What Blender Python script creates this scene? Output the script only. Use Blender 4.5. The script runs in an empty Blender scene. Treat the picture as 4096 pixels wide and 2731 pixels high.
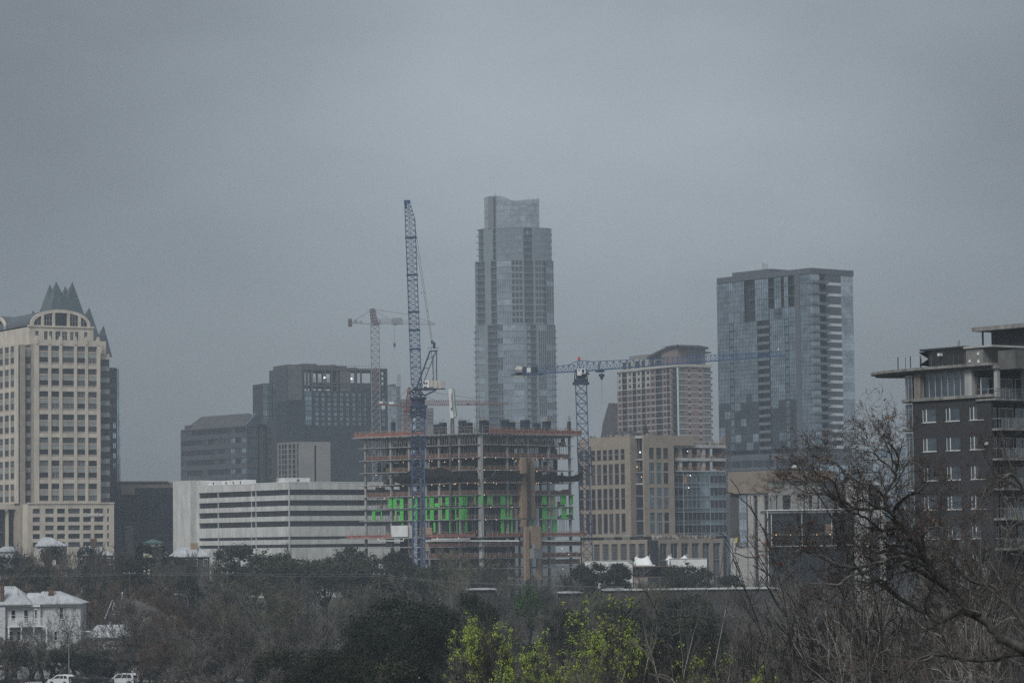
import bpy, math, random
import numpy as np
from mathutils import Vector, Matrix
rnd = random.Random(7)
C = bpy.context.scene.collection
sc = bpy.context.scene
R = math.radians

# ------------------------------------------------------------------ camera
FPX, PW, PH = 12000.0, 4096.0, 2731.0          # focal length in photo pixels
PITCH = math.atan(815.0 / FPX)
ROLL = -0.012
CAMZ = 30.0
cam_d = bpy.data.cameras.new('camera'); cam = bpy.data.objects.new('camera', cam_d); C.objects.link(cam)
cam_d.sensor_width = 36.0; cam_d.lens = FPX / PW * 36.0
cam_d.clip_start = 0.5; cam_d.clip_end = 20000
MR = (Matrix.Rotation(math.pi / 2 + PITCH, 3, 'X') @ Matrix.Rotation(ROLL, 3, 'Z'))
cam.matrix_world = Matrix.Translation((0, 0, CAMZ)) @ MR.to_4x4()
sc.camera = cam

# ------------------------------------------------------------------ sky, sun, exposure
sc.view_settings.view_transform = 'Standard'; sc.view_settings.look = 'None'
sc.view_settings.exposure = 0.6; sc.view_settings.gamma = 1.0
try: sc.view_settings.use_curve_mapping = False
except Exception: pass
SUN_EL, SUN_AZ = R(48), R(205)                 # high and behind the camera, veiled by cloud
world = bpy.data.worlds.new('World'); sc.world = world; world.use_nodes = True
nt = world.node_tree; nt.nodes.clear()
def N(t, **k):
 n = nt.nodes.new(t)
 for a, v in k.items(): setattr(n, a, v)
 return n
out = N('ShaderNodeOutputWorld'); bg = N('ShaderNodeBackground'); bg.inputs['Strength'].default_value = 0.1
sky = N('ShaderNodeTexSky', sky_type='NISHITA'); sky.sun_disc = False
sky.sun_elevation = SUN_EL; sky.sun_rotation = SUN_AZ; sky.air_density = 1.0; sky.dust_density = 4.0
tc = N('ShaderNodeTexCoord')
noi = N('ShaderNodeTexNoise'); noi.inputs['Scale'].default_value = 7.5; noi.inputs['Detail'].default_value = 4.0; noi.inputs['Roughness'].default_value = 0.5
mp = N('ShaderNodeMapping'); mp.inputs['Location'].default_value = (0.33, 0.0, 0.27); mp.inputs['Scale'].default_value = (1.0, 1.0, 2.2)
nt.links.new(tc.outputs['Generated'], mp.inputs['Vector']); nt.links.new(mp.outputs['Vector'], noi.inputs['Vector'])
nr = N('ShaderNodeMapRange'); nr.inputs['From Min'].default_value = 0.3; nr.inputs['From Max'].default_value = 0.7; nr.inputs['To Min'].default_value = 0.84; nr.inputs['To Max'].default_value = 1.14
nt.links.new(noi.outputs['Fac'], nr.inputs['Value'])
dist = N('ShaderNodeVectorMath', operation='DISTANCE'); dist.inputs[1].default_value = (0.03, 0.985, 0.165)   # thinner cloud ahead
nt.links.new(tc.outputs['Generated'], dist.inputs[0])
ramp = N('ShaderNodeValToRGB'); ramp.color_ramp.interpolation = 'EASE'; e = ramp.color_ramp.elements
e[0].position = 0.0; e[0].color = (1.0, 1.0, 1.0, 1); e[1].position = 0.21; e[1].color = (0.46, 0.46, 0.46, 1); q = e.new(0.6); q.color = (0.85, 0.85, 0.85, 1)
nt.links.new(dist.outputs['Value'], ramp.inputs['Fac'])
m1 = N('ShaderNodeMix', data_type='RGBA', blend_type='MULTIPLY'); m1.inputs[0].default_value = 1.0; m1.inputs[7].default_value = (2.50, 2.80, 3.02, 1)
nt.links.new(ramp.outputs['Color'], m1.inputs[6])
mul = N('ShaderNodeMix', data_type='RGBA', blend_type='MULTIPLY'); mul.inputs[0].default_value = 1.0
nt.links.new(m1.outputs[2], mul.inputs[6]); nt.links.new(nr.outputs['Result'], mul.inputs[7])
mx = N('ShaderNodeMix', data_type='RGBA'); mx.inputs[0].default_value = 0.94   # thick cloud over the clear sky
nt.links.new(sky.outputs['Color'], mx.inputs[6]); nt.links.new(mul.outputs[2], mx.inputs[7])
nt.links.new(mx.outputs[2], bg.inputs['Color']); nt.links.new(bg.outputs[0], out.inputs['Surface'])

sun_d = bpy.data.lights.new('sun', 'SUN'); sun_d.energy = 1.5; sun_d.angle = R(20); sun_d.color = (1.0, 0.995, 0.98)
sun = bpy.data.objects.new('sun', sun_d); C.objects.link(sun)
_dir = Vector((-math.sin(SUN_AZ) * -1 * math.cos(SUN_EL), math.cos(SUN_AZ) * math.cos(SUN_EL), math.sin(SUN_EL)))
sun.rotation_euler = _dir.to_track_quat('Z', 'Y').to_euler()
sun.location = (0, -20, 120)
cy = sc.cycles; cy.use_denoising = False      # the photograph is grainy too
cy.max_bounces = 6; cy.diffuse_bounces = 2; cy.glossy_bounces = 2; cy.volume_bounces = 0; cy.transmission_bounces = 4; cy.transparent_max_bounces = 8

# ------------------------------------------------------------------ pixel -> world
def ray(px, py):
 return MR @ Vector(((px - PW / 2) / FPX, -(py - PH / 2) / FPX, -1.0))
def P(px, py, d):
 v = ray(px, py); t = d / v.y
 return Vector((v.x * t, d, CAMZ + v.z * t))
def zoom(x0, y0, s):
 return lambda x, y: (x0 + x / s, y0 + y / s)
Z1 = zoom(0, 1050, 2.613); Z2 = zoom(0, 1600, 2.613); Z3 = zoom(440, 1400, 1.889); Z4 = zoom(1000, 1400, 2.614)
Z5 = zoom(1360, 1350, 1.568); Z6 = zoom(1380, 780, 1.705); Z7 = zoom(1850, 740, 1.6); Z8 = zoom(2020, 1350, 2.0276)
Y1 = zoom(2280, 1350, 1.6); Y2 = zoom(2800, 1030, 1.803); Y3 = zoom(2880, 1750, 2.489); Y4 = zoom(3440, 1250, 1.845)
Y5 = zoom(2900, 1700, 1.521); Y6 = zoom(0, 2000, 1.68); Y7 = zoom(1200, 2100, 1.96); Y8 = zoom(2000, 2100, 1.96)

def ground_z(x, y):
 pts = [(-400, 29), (0, 28), (75, 20), (150, 15), (250, 12), (400, 9), (480, 7.6), (560, 8), (700, 10), (900, 13), (1200, 14), (4000, 14)]
 for (a, za), (b, zb) in zip(pts, pts[1:]):
  if y <= b:
   t = max(0, (y - a) / (b - a)); t = t * t * (3 - 2 * t)
   return za + (zb - za) * t
 return 14

# ------------------------------------------------------------------ materials
MATS = {}
def mat(name, col, rough=0.8, noise=0.12, scale=0.6, metal=0.0, spec=0.4, streak=1.0, bump=0.0, emit=None, col2=None, per_object=0.0):
 if name in MATS: return MATS[name]
 m = bpy.data.materials.new(name); m.use_nodes = True; t = m.node_tree; b = t.nodes['Principled BSDF']
 b.inputs['Roughness'].default_value = rough; b.inputs['Metallic'].default_value = metal
 b.inputs['Specular IOR Level'].default_value = spec
 c2 = col2 or tuple(c * (1 - noise * 2.2) for c in col)
 c1 = col if col2 else tuple(min(1, c * (1 + noise)) for c in col)
 g = t.nodes.new('ShaderNodeNewGeometry'); mpn = t.nodes.new('ShaderNodeMapping')
 mpn.inputs['Scale'].default_value = (scale, scale, scale / streak)
 n = t.nodes.new('ShaderNodeTexNoise'); n.inputs['Scale'].default_value = 1.0; n.inputs['Detail'].default_value = 5.0; n.inputs['Roughness'].default_value = 0.6
 r = t.nodes.new('ShaderNodeMapRange'); r.inputs['From Min'].default_value = 0.33; r.inputs['From Max'].default_value = 0.67
 mixn = t.nodes.new('ShaderNodeMix'); mixn.data_type = 'RGBA'
 mixn.inputs[6].default_value = (*c1, 1); mixn.inputs[7].default_value = (*c2, 1)
 t.links.new(g.outputs['Position'], mpn.inputs['Vector']); t.links.new(mpn.outputs[0], n.inputs['Vector'])
 t.links.new(n.outputs['Fac'], r.inputs['Value']); t.links.new(r.outputs[0], mixn.inputs[0])
 last = mixn.outputs[2]
 if per_object:
  oi = t.nodes.new('ShaderNodeObjectInfo'); hs = t.nodes.new('ShaderNodeHueSaturation')
  rr = t.nodes.new('ShaderNodeMapRange'); rr.inputs['To Min'].default_value = 1 - per_object; rr.inputs['To Max'].default_value = 1 + per_object
  t.links.new(oi.outputs['Random'], rr.inputs['Value']); t.links.new(rr.outputs[0], hs.inputs['Value']); t.links.new(last, hs.inputs['Color'])
  last = hs.outputs[0]
 t.links.new(last, b.inputs['Base Color'])
 if bump:
  bn = t.nodes.new('ShaderNodeBump'); bn.inputs['Strength'].default_value = bump; bn.inputs['Distance'].default_value = 0.05
  t.links.new(n.outputs['Fac'], bn.inputs['Height']); t.links.new(bn.outputs[0], b.inputs['Normal'])
 if emit:
  b.inputs['Emission Color'].default_value = (*emit[0], 1); b.inputs['Emission Strength'].default_value = emit[1]; m.cycles.emission_sampling = 'NONE'
 MATS[name] = m
 return m
def glass(name, col, rough=0.12, metal=0.0, spec=0.6, wob=0.02, vary=0.12):
 """coated window glass: a dark body with a mirror-like face and a slight waviness"""
 if name in MATS: return MATS[name]
 m = mat(name, col, rough, 0.18, 0.25, metal, spec, per_object=vary)
 t = m.node_tree; b = t.nodes['Principled BSDF']
 n = t.nodes.new('ShaderNodeTexNoise'); n.inputs['Scale'].default_value = 0.35
 g = t.nodes.new('ShaderNodeNewGeometry'); t.links.new(g.outputs['Position'], n.inputs['Vector'])
 bn = t.nodes.new('ShaderNodeBump'); bn.inputs['Strength'].default_value = wob; bn.inputs['Distance'].default_value = 1.0
 t.links.new(n.outputs['Fac'], bn.inputs['Height']); t.links.new(bn.outputs[0], b.inputs['Normal'])
 return m

# ------------------------------------------------------------------ mesh collector
class MB:
 def __init__(s): s.v = []; s.f = []; s.m = []; s.np = []
 def quad(s, a, b, c, d, m=0):
  n = len(s.v); s.v += [tuple(a), tuple(b), tuple(c), tuple(d)]; s.f.append((n, n + 1, n + 2, n + 3)); s.m.append(m)
 def tri(s, a, b, c, m=0):
  n = len(s.v); s.v += [tuple(a), tuple(b), tuple(c)]; s.f.append((n, n + 1, n + 2)); s.m.append(m)
 def poly(s, pts, m=0):
  n = len(s.v); s.v += [tuple(p) for p in pts]; s.f.append(tuple(range(n, n + len(pts)))); s.m.append(m)
 def box(s, x0, x1, y0, y1, z0, z1, m=0):
  if x0 > x1: x0, x1 = x1, x0
  if y0 > y1: y0, y1 = y1, y0
  if z0 > z1: z0, z1 = z1, z0
  n = len(s.v)
  s.v += [(x0, y0, z0), (x1, y0, z0), (x1, y1, z0), (x0, y1, z0), (x0, y0, z1), (x1, y0, z1), (x1, y1, z1), (x0, y1, z1)]
  for f in ((0, 3, 2, 1), (4, 5, 6, 7), (0, 1, 5, 4), (1, 2, 6, 5), (2, 3, 7, 6), (3, 0, 4, 7)):
   s.f.append(tuple(n + i for i in f)); s.m.append(m)
  return s
 def prism(s, pts, z0, z1, m=0, top=None):
  """pts: plan polygon, counter-clockwise"""
  k = len(pts); n = len(s.v)
  zt = (lambda p: z1) if top is None else top
  s.v += [(p[0], p[1], z0) for p in pts] + [(p[0], p[1], zt(p)) for p in pts]
  for i in range(k):
   j = (i + 1) % k; s.f.append((n + i, n + j, n + k + j, n + k + i)); s.m.append(m)
  s.f.append(tuple(n + i for i in reversed(range(k)))); s.m.append(m)
  s.f.append(tuple(n + k + i for i in range(k))); s.m.append(m)
  return s
 def side(s, pts, y0, y1, m=0):
  """pts (x,z) outline pushed along y"""
  k = len(pts); n = len(s.v)
  s.v += [(p[0], y0, p[1]) for p in pts] + [(p[0], y1, p[1]) for p in pts]
  for i in range(k):
   j = (i + 1) % k; s.f.append((n + i, n + j, n + k + j, n + k + i)); s.m.append(m)
  s.f.append(tuple(n + i for i in range(k))); s.m.append(m)
  s.f.append(tuple(n + k + i for i in reversed(range(k)))); s.m.append(m)
  return s
 def tube(s, p, q, r, k=4, r2=None, m=0, cap=True):
  p = Vector(p); q = Vector(q); d = q - p
  if d.length < 1e-6: return s
  d.normalize(); u = d.cross(Vector((0, 0, 1)))
  if u.length < 1e-3: u = d.cross(Vector((1, 0, 0)))
  u.normalize(); w = d.cross(u); n = len(s.v); r2 = r if r2 is None else r2
  for c, rr in ((p, r), (q, r2)):
   for i in range(k):
    a = 2 * math.pi * (i + 0.5) / k
    s.v.append(tuple(c + u * (math.cos(a) * rr) + w * (math.sin(a) * rr)))
  for i in range(k):
   j = (i + 1) % k; s.f.append((n + i, n + j, n + k + j, n + k + i)); s.m.append(m)
  if cap:
   s.f.append(tuple(n + i for i in reversed(range(k)))); s.m.append(m)
   s.f.append(tuple(n + k + i for i in range(k))); s.m.append(m)
  return s
 def path(s, pts, rs, k=5, m=0):
  """one continuous tapered tube through pts"""
  n = len(s.v); L = len(pts); pts = [Vector(p) for p in pts]
  pu = None
  for i, p in enumerate(pts):
   d = (pts[min(i + 1, L - 1)] - pts[max(i - 1, 0)])
   if d.length < 1e-9: d = Vector((0, 0, 1))
   d.normalize()
   u = (pu - d * pu.dot(d)) if pu is not None else d.orthogonal()
   if u.length < 1e-4: u = d.orthogonal()
   u.normalize(); pu = u; w = d.cross(u)
   for j in range(k):
    a = 2 * math.pi * j / k
    s.v.append(tuple(p + (u * math.cos(a) + w * math.sin(a)) * rs[i]))
  for i in range(L - 1):
   for j in range(k):
    jj = (j + 1) % k
    s.f.append((n + i * k + j, n + i * k + jj, n + (i + 1) * k + jj, n + (i + 1) * k + j)); s.m.append(m)
  return s
 def lathe(s, prof, c=(0, 0, 0), k=12, m=0):
  n = len(s.v)
  for r, z in prof:
   for j in range(k):
    a = 2 * math.pi * j / k; s.v.append((c[0] + r * math.cos(a), c[1] + r * math.sin(a), c[2] + z))
  for i in range(len(prof) - 1):
   for j in range(k):
    jj = (j + 1) % k
    s.f.append((n + i * k + j, n + i * k + jj, n + (i + 1) * k + jj, n + (i + 1) * k + j)); s.m.append(m)
  return s
 def mesh(s, name, mats, smooth=False, off=None):
  me = bpy.data.meshes.new(name)
  v = s.v if off is None else [(a - off[0], b - off[1], c - off[2]) for a, b, c in s.v]
  me.from_pydata(v, [], s.f)
  for mm in (mats if isinstance(mats, (list, tuple)) else [mats]): me.materials.append(mm)
  if any(s.m): me.polygons.foreach_set('material_index', s.m)
  if smooth: me.polygons.foreach_set('use_smooth', [True] * len(s.f))
  me.update()
  return me

def tag(o, label=None, cat=None, group=None, kind=None):
 if label: o['label'] = label
 if cat: o['category'] = cat
 if group: o['group'] = group
 if kind: o['kind'] = kind
 return o
def thing(name, label, cat, loc=(0, 0, 0), rz=0.0, group=None):
 o = bpy.data.objects.new(name, None); C.objects.link(o)
 o.empty_display_size = 1.0
 o.location = loc; o.rotation_euler = (0, 0, rz)
 return tag(o, label, cat, group)
def put(name, me, parent=None, loc=(0, 0, 0), rz=0.0, kind=None, label=None):
 o = bpy.data.objects.new(name, me); C.objects.link(o)
 if parent is not None: o.parent = parent
 o.location = loc; o.rotation_euler = (0, 0, rz)
 return tag(o, label=label, kind=kind)
def part(name, mb, mats, parent, smooth=False, kind=None, label=None, world=False):
 """world=True: the collector holds world points; parent must be unrotated"""
 off = parent.location if world else None
 return put(name, mb.mesh(name, mats, smooth, off), parent, kind=kind, label=label)

# ------------------------------------------------------------------ building frame
class Bd:
 """a building with its near corner at the local origin: the right-hand face lies in y=0 and runs along +x,
       the left-hand face lies in x=0 and runs along +y (both recede from the camera)"""
 def __init__(s, name, label, cat, px, py, d, a, zg=None, group=None):
  p = P(px, py, d); s.a = R(a)
  s.zg = ground_z(p.x, p.y) if zg is None else zg
  s.O = Vector((p.x, p.y, s.zg)); s.D = Vector((math.cos(s.a), math.sin(s.a))); s.L_ = Vector((-math.sin(s.a), math.cos(s.a)))
  s.t = thing(name, label, cat, s.O, s.a, group)
 def loc(s, p):
  q = Vector((p[0] - s.O.x, p[1] - s.O.y)); return Vector((q.dot(s.D), q.dot(s.L_), p[2] - s.O.z))
 def R(s, px, py, y=0.0):
  v = ray(px, py); n = s.L_
  k = ((s.O.x + n.x * y) * n.x + (s.O.y + n.y * y) * n.y) / (v.x * n.x + v.y * n.y)
  q = s.loc((v.x * k, v.y * k, CAMZ + v.z * k)); return q.x, q.z
 def L(s, px, py, x=0.0):
  v = ray(px, py); n = s.D
  k = ((s.O.x + n.x * x) * n.x + (s.O.y + n.y * x) * n.y) / (v.x * n.x + v.y * n.y)
  q = s.loc((v.x * k, v.y * k, CAMZ + v.z * k)); return q.y, q.z
 def face(s, side, px, py, off=0.0):
  return s.R(px, py, off) if side == 'R' else s.L(px, py, off)
 def part(s, name, mb, mats, **k): return part(name, mb, mats, s.t, **k)
 def box(s, name, x0, x1, y0, y1, z0, z1, m, **k): return part(name, MB().box(x0, x1, y0, y1, z0, z1), m, s.t, **k)

def fbox(mb, side, off, u0, u1, n0, n1, z0, z1, m=0):
 """box on a face: u along the face, n inwards from the plane"""
 if side == 'R': mb.box(u0, u1, off + n0, off + n1, z0, z1, m)
 else: mb.box(off + n0, off + n1, u0, u1, z0, z1, m)
def fput(b, name, me, side, off, u, z, n=0.0, **k):
 if side == 'R': return put(name, me, b.t, (u, off + n, z), 0.0, **k)
 return put(name, me, b.t, (off + n, u, z), -math.pi / 2, **k)
def facade(b, side, off, u0, u1, z0, z1, us, zs, m, depth=0.35, name='wall', skip=None):
 """a wall with real openings; returns the openings"""
 mb = MB()
 def pt(u, n, z): return (u, off + n, z) if side == 'R' else (off + n, u, z)
 def q(ua, ub, za, zb):
  if ub - ua > 1e-4 and zb - za > 1e-4: mb.quad(pt(ua, 0, za), pt(ub, 0, za), pt(ub, 0, zb), pt(ua, 0, zb))
 us = sorted(us); zs = sorted(zs); last = u0; cells = []
 for i, (ua, ub) in enumerate(us):
  q(last, ua, z0, z1); last = ub; lz = z0
  for j, (za, zb) in enumerate(zs):
   if skip and skip(i, j): continue
   q(ua, ub, lz, za); lz = zb; cells.append((i, j, ua, ub, za, zb))
   mb.quad(pt(ua, 0, za), pt(ua, depth, za), pt(ua, depth, zb), pt(ua, 0, zb)); mb.quad(pt(ub, 0, za), pt(ub, depth, za), pt(ub, depth, zb), pt(ub, 0, zb))
   mb.quad(pt(ua, 0, za), pt(ub, 0, za), pt(ub, depth, za), pt(ua, depth, za)); mb.quad(pt(ua, 0, zb), pt(ub, 0, zb), pt(ub, depth, zb), pt(ua, depth, zb))
  q(ua, ub, lz, z1)
 q(last, u1, z0, z1)
 b.part(name, mb, m)
 return cells
WCACHE = {}
def window_mesh(w, h, nx, ny, bar, gm, fm, border=None, frame_d=0.08):
 key = (round(w, 2), round(h, 2), nx, ny, bar, gm.name, fm.name, border, frame_d)
 if key in WCACHE: return WCACHE[key]
 mb = MB(); hw = w / 2
 mb.quad((-hw, 0, 0), (hw, 0, 0), (hw, 0, h), (-hw, 0, h), 0)
 bd = bar if border is None else border
 def bx(x0, x1, z0, z1):
  y = -frame_d
  mb.quad((x0, y, z0), (x1, y, z0), (x1, y, z1), (x0, y, z1), 1)
  mb.quad((x0, y, z0), (x0, 0, z0), (x0, 0, z1), (x0, y, z1), 1); mb.quad((x1, y, z0), (x1, 0, z0), (x1, 0, z1), (x1, y, z1), 1)
  mb.quad((x0, y, z1), (x1, y, z1), (x1, 0, z1), (x0, 0, z1), 1); mb.quad((x0, y, z0), (x1, y, z0), (x1, 0, z0), (x0, 0, z0), 1)
 if bd:
  bx(-hw, -hw + bd, 0, h); bx(hw - bd, hw, 0, h); bx(-hw + bd, hw - bd, 0, bd); bx(-hw + bd, hw - bd, h - bd, h)
 if bar:
  for i in range(1, nx): x = -hw + w * i / nx; bx(x - bar / 2, x + bar / 2, 0, h)
  for i in range(1, ny): z = h * i / ny; bx(-hw, hw, z - bar / 2, z + bar / 2)
 me = mb.mesh('window', [gm, fm]); WCACHE[key] = me
 return me
def windows(b, side, off, cells, nx, ny, bar, gms, fm, n=0.3, name='window', border=None, kind=None):
 for (i, j, ua, ub, za, zb) in cells:
  gm = gms[rnd.randrange(len(gms))] if not callable(gms) else gms(i, j)
  me = window_mesh(ub - ua, zb - za, nx, ny, bar, gm, fm, border)
  fput(b, name, me, side, off, (ua + ub) / 2, za, n)
def lerp(a, b, t): return a + (b - a) * t
def rows(z_first_top, z_last_top, n, h):
 return [(lerp(z_first_top, z_last_top, k / (n - 1)) - h, lerp(z_first_top, z_last_top, k / (n - 1))) for k in range(n)]

# shared materials
M_lime = mat('limestone', (0.60, 0.535, 0.45), 0.85, 0.10, 0.35, streak=2.5)
M_limeD = mat('limestone_brown', (0.38, 0.33, 0.28), 0.85, 0.10, 0.4)
M_greyp = mat('grey_green_panel', (0.30, 0.32, 0.305), 0.6, 0.08, 0.4)
G_dark = glass('window_glass_dark', (0.014, 0.018, 0.022), 0.10, 0.0, 0.45)
G_mid = glass('window_glass_grey', (0.07, 0.08, 0.085), 0.12, 0.0, 0.6)
G_blind = glass('window_glass_with_blinds', (0.17, 0.18, 0.175), 0.25, 0.0, 0.5)
G_blue = glass('blue_coated_glass', (0.34, 0.41, 0.47), 0.06, 0.75, 0.6)
G_pale = glass('pale_coated_glass', (0.52, 0.60, 0.67), 0.07, 0.75, 0.6)
G_teal = glass('teal_coated_glass', (0.20, 0.27, 0.30), 0.08, 0.6, 0.6)
G_smoke = glass('smoked_glass', (0.03, 0.036, 0.045), 0.10, 0.3, 0.5)
M_alu = mat('aluminium_frame', (0.42, 0.44, 0.45), 0.45, 0.05, 1.0, 0.3)
M_fdark = mat('dark_frame', (0.035, 0.037, 0.04), 0.5, 0.05, 1.0)
M_white = mat('white_paint', (0.72, 0.73, 0.72), 0.6, 0.06, 0.5, streak=2)
M_conc = mat('concrete', (0.24, 0.24, 0.235), 0.9, 0.18, 0.5, streak=2, bump=0.1)
M_concL = mat('pale_concrete', (0.46, 0.46, 0.44), 0.9, 0.14, 0.4, streak=3)
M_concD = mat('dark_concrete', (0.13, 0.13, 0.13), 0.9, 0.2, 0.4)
M_roof = mat('roof_membrane', (0.22, 0.22, 0.22), 0.9, 0.1, 0.3)
# ------------------------------------------------------------------ ground
def build_ground():
 ys = [-410, -200, -60, 0, 20, 40, 60, 80, 110, 150, 200, 250, 300, 350, 400, 440, 480, 520, 560, 620, 700, 800, 900, 1050, 1200, 1600, 2440]
 xs = [-880, -500, -300, -200, -140, -100, -70, -40, -20, 0, 20, 40, 70, 100, 140, 200, 300, 500, 880]
 mb = MB(); n = len(xs)
 for y in ys:
  for x in xs: mb.v.append((x, y, ground_z(x, y)))
 for j in range(len(ys) - 1):
  for i in range(n - 1): k = j * n + i; mb.f.append((k, k + 1, k + n + 1, k + n)); mb.m.append(0)
 put('ground', mb.mesh('ground', mat('leaf_litter_ground', (.055, .048, .038), .95, .35, .15, col2=(.03, .034, .022)), True), kind='structure')
build_ground()
M_bronze = mat('bronze_frame', (0.16, 0.165, 0.165), 0.5, 0.05)
# ------------------------------------------------------------------ A  tan stone bank tower at the left edge
def build_bank():
 b = Bd('office_tower', 'tan stone office tower with arched roof gable and bank sign on its podium', 'building', *Z1(357, 2900), 1040, 31)
 gl = [G_dark, G_dark, G_mid, G_mid, G_blind]
 bays = [(410, 507), (537, 622), (653, 777), (807, 893), (922, 1015)]
 X = lambda zx, zy=1500, y=0: b.R(*Z1(zx, zy), y)[0]
 Zr = lambda zx, zy, y=0: b.R(*Z1(zx, zy), y)[1]
 us = [(X(l), X(r)) for l, r in bays]
 u0, u1 = 0.0, X(1050)
 ztop = Zr(372, 812); zpod = Zr(372, 2512)
 zt0, zt1, wh = Zr(410, 865), Zr(410, 865 + 120.6 * 13), Zr(410, 865) - Zr(410, 917)
 rw = rows(zt0, zt1, 14, wh)
 # front wall: piers with the bays open from top row to bottom row
 facade(b, 'R', 0, u0, u1, zpod, ztop, us, [(rw[-1][0] - 0.9, zt0)], M_lime, 0.55)
 cells = [(i, j, ua, ub, za, zb) for i, (ua, ub) in enumerate(us) for j, (za, zb) in enumerate(rw)]
 for (i, j, ua, ub, za, zb) in cells:
  nx = 4 if i == 2 else 3
  fput(b, 'window', window_mesh(ub - ua, zb - za, nx, 1, 0.12, gl[rnd.randrange(5)], M_fdark, 0.08), 'R', 0, (ua + ub) / 2, za, 0.5)
 fl = (zt0 - zt1) / 13
 SP = {}
 def spandrel(ua, ub, ztp, zbt, kind, side='R', off=0):
  w = ub - ua; key = (round(w, 2), kind, round(ztp - zbt, 2))
  if key not in SP:
   mb = MB(); h = ztp - zbt; hw = w / 2
   mb.box(-hw, hw, 0.0, 0.3, h * 0.66, h, 0)                   # brown strip under the sill
   mb.box(-hw, hw, -0.16 if kind else 0.06, 0.3, 0.08 * h, h * 0.66, 1)
   mb.box(-hw, hw, 0.05, 0.3, 0, h * 0.08, 0)
   SP[key] = mb.mesh('spandrel', [M_limeD, M_lime if kind else M_greyp])
  fput(b, 'spandrel', SP[key], side, off, (ua + ub) / 2, zbt, 0.3)
 for i, (ua, ub) in enumerate(us):
  for j in range(14):
   zb_ = rw[j][0]; zn = rw[j + 1][1] if j < 13 else rw[j][0] - 0.9
   spandrel(ua, ub, zb_, zn, j % 2 == 1)
 # pinnacles on the parapet
 for zx in (388, 520, 637, 790, 905, 1030):
  x = X(zx, 800); mb = MB(); mb.box(x - .55, x + .55, -0.15, 0.9, ztop - 1.2, ztop + 0.9); mb.box(x - .38, x + .38, 0.0, 0.75, ztop + 0.9, ztop + 1.7)
  b.part('pinnacle', mb, M_lime)
 depth_y = 58.0
 b.box('body', 0.3, u1 - 0.3, 0.62, depth_y, 0, ztop - 1.0, M_limeD)
 b.box('parapet', 0.02, u1 - 0.02, 0.05, 0.7, ztop - 0.01, ztop + 0.35, M_lime)
 # right-hand corner bays, set back twice
 xr0 = X(1053, 1500, 3.0); xr1 = X(1146, 1500, 3.0); zr = Zr(1050, 955, 3.0)
 b.box('corner_body', u1 - 0.6, xr1 - 0.35, 3.5, depth_y - 3, 0, zr - 0.5, M_limeD)
 tw = Zr(1060, 1012, 3) - Zr(1060, 1084, 3); t0, t1 = Zr(1060, 1012, 3), Zr(1060, 1012 + 120.6 * 12, 3)
 rr = rows(t0, t1, 13, tw)
 for za, zb in rr:
  put('window', window_mesh(xr1 - xr0, zb - za, 5, 2, 0.08, gl[rnd.randrange(4)], M_bronze, 0.08), b.t, ((xr0 + xr1) / 2, 3.3, za))
 for k in range(13):
  za = rr[k][0]; zn = rr[k + 1][1] if k < 12 else za - 0.6
  b.box('spandrel', xr0 - 0.1, xr1, 3.0, 3.45, zn, za, M_greyp)
 b.box('corner_cap', xr0 - 0.5, xr1, 3.0, 12, rr[0][1], zr, M_lime)
 b.box('corner_pier', X(1075, 900, 2.4), X(1108, 900, 2.4), 2.4, 6, Zr(1080, 960, 2.4), Zr(1080, 822, 2.4), M_lime)
 # left notch: glass corner block
 s = 3.2
 n0 = X(245, 1500, s)                       # its corner
 zn0 = Zr(300, 905, s)
 tw = Zr(300, 985, s) - Zr(300, 1058, s); t0, t1 = Zr(300, 985, s), Zr(300, 985 + 120.6 * 12, s)
 rr = rows(t0, t1, 13, tw)
 ye = b.L(*Z1(195, 1500), n0)[0]            # left face of the notch runs back to here
 b.box('notch_body', n0 + 0.4, 0.4, s + 0.4, depth_y, 0, zn0 - 0.4, M_limeD)
 for za, zb in rr:
  put('window', window_mesh(-n0, zb - za, 4, 2, 0.08, gl[rnd.randrange(4)], M_bronze, 0.08), b.t, (n0 / 2, s + 0.25, za))
  put('window', window_mesh(ye - s, zb - za, 3, 1, 0.1, gl[rnd.randrange(2)], M_fdark, 0.1), b.t, (n0 + 0.25, (s + ye) / 2, za), -math.pi / 2)
 for k in range(14):
  za = rr[k][0] if k < 13 else 0;
  ztp = zn0 if k == 0 else rr[k - 1][0]; zbt = rr[k][1] if k < 13 else zpod - 1
  mb = MB(); mb.box(n0, 0.0, s, s + 0.4, zbt, ztp); mb.box(n0, n0 + 0.4, s + 0.4, ye, zbt, ztp)
  b.part('spandrel', mb, M_greyp)
 # left-hand face beyond the notch
 xo = b.L(0, 0, 0)[0] * 0 + n0 - 2.2
 y0 = b.L(*Z1(193, 1500), xo)[0]; yE = y0 + 50
 Ly = lambda zx: b.L(*Z1(zx, 1500), xo)[0]
 zLt = b.L(*Z1(150, 845), xo)[1]
 w1 = (Ly(148), Ly(108)); w2 = (Ly(92), Ly(48)); w3 = (Ly(30), Ly(-14)); step = w3[0] - w2[0]
 usL = [w1, w2, w3] + [(w3[0] + step * k, w3[1] + step * k) for k in (1, 2, 3)]
 t0 = b.L(*Z1(148, 872), xo)[1]; t1 = b.L(*Z1(148, 872 + 120.6 * 13), xo)[1]; wh2 = t0 - b.L(*Z1(148, 924), xo)[1]
 rr = rows(t0, t1, 14, wh2)
 facade(b, 'L', xo, y0, yE, zpod, zLt, usL, [(rr[-1][0] - 0.9, t0)], M_lime, 0.28)
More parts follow.
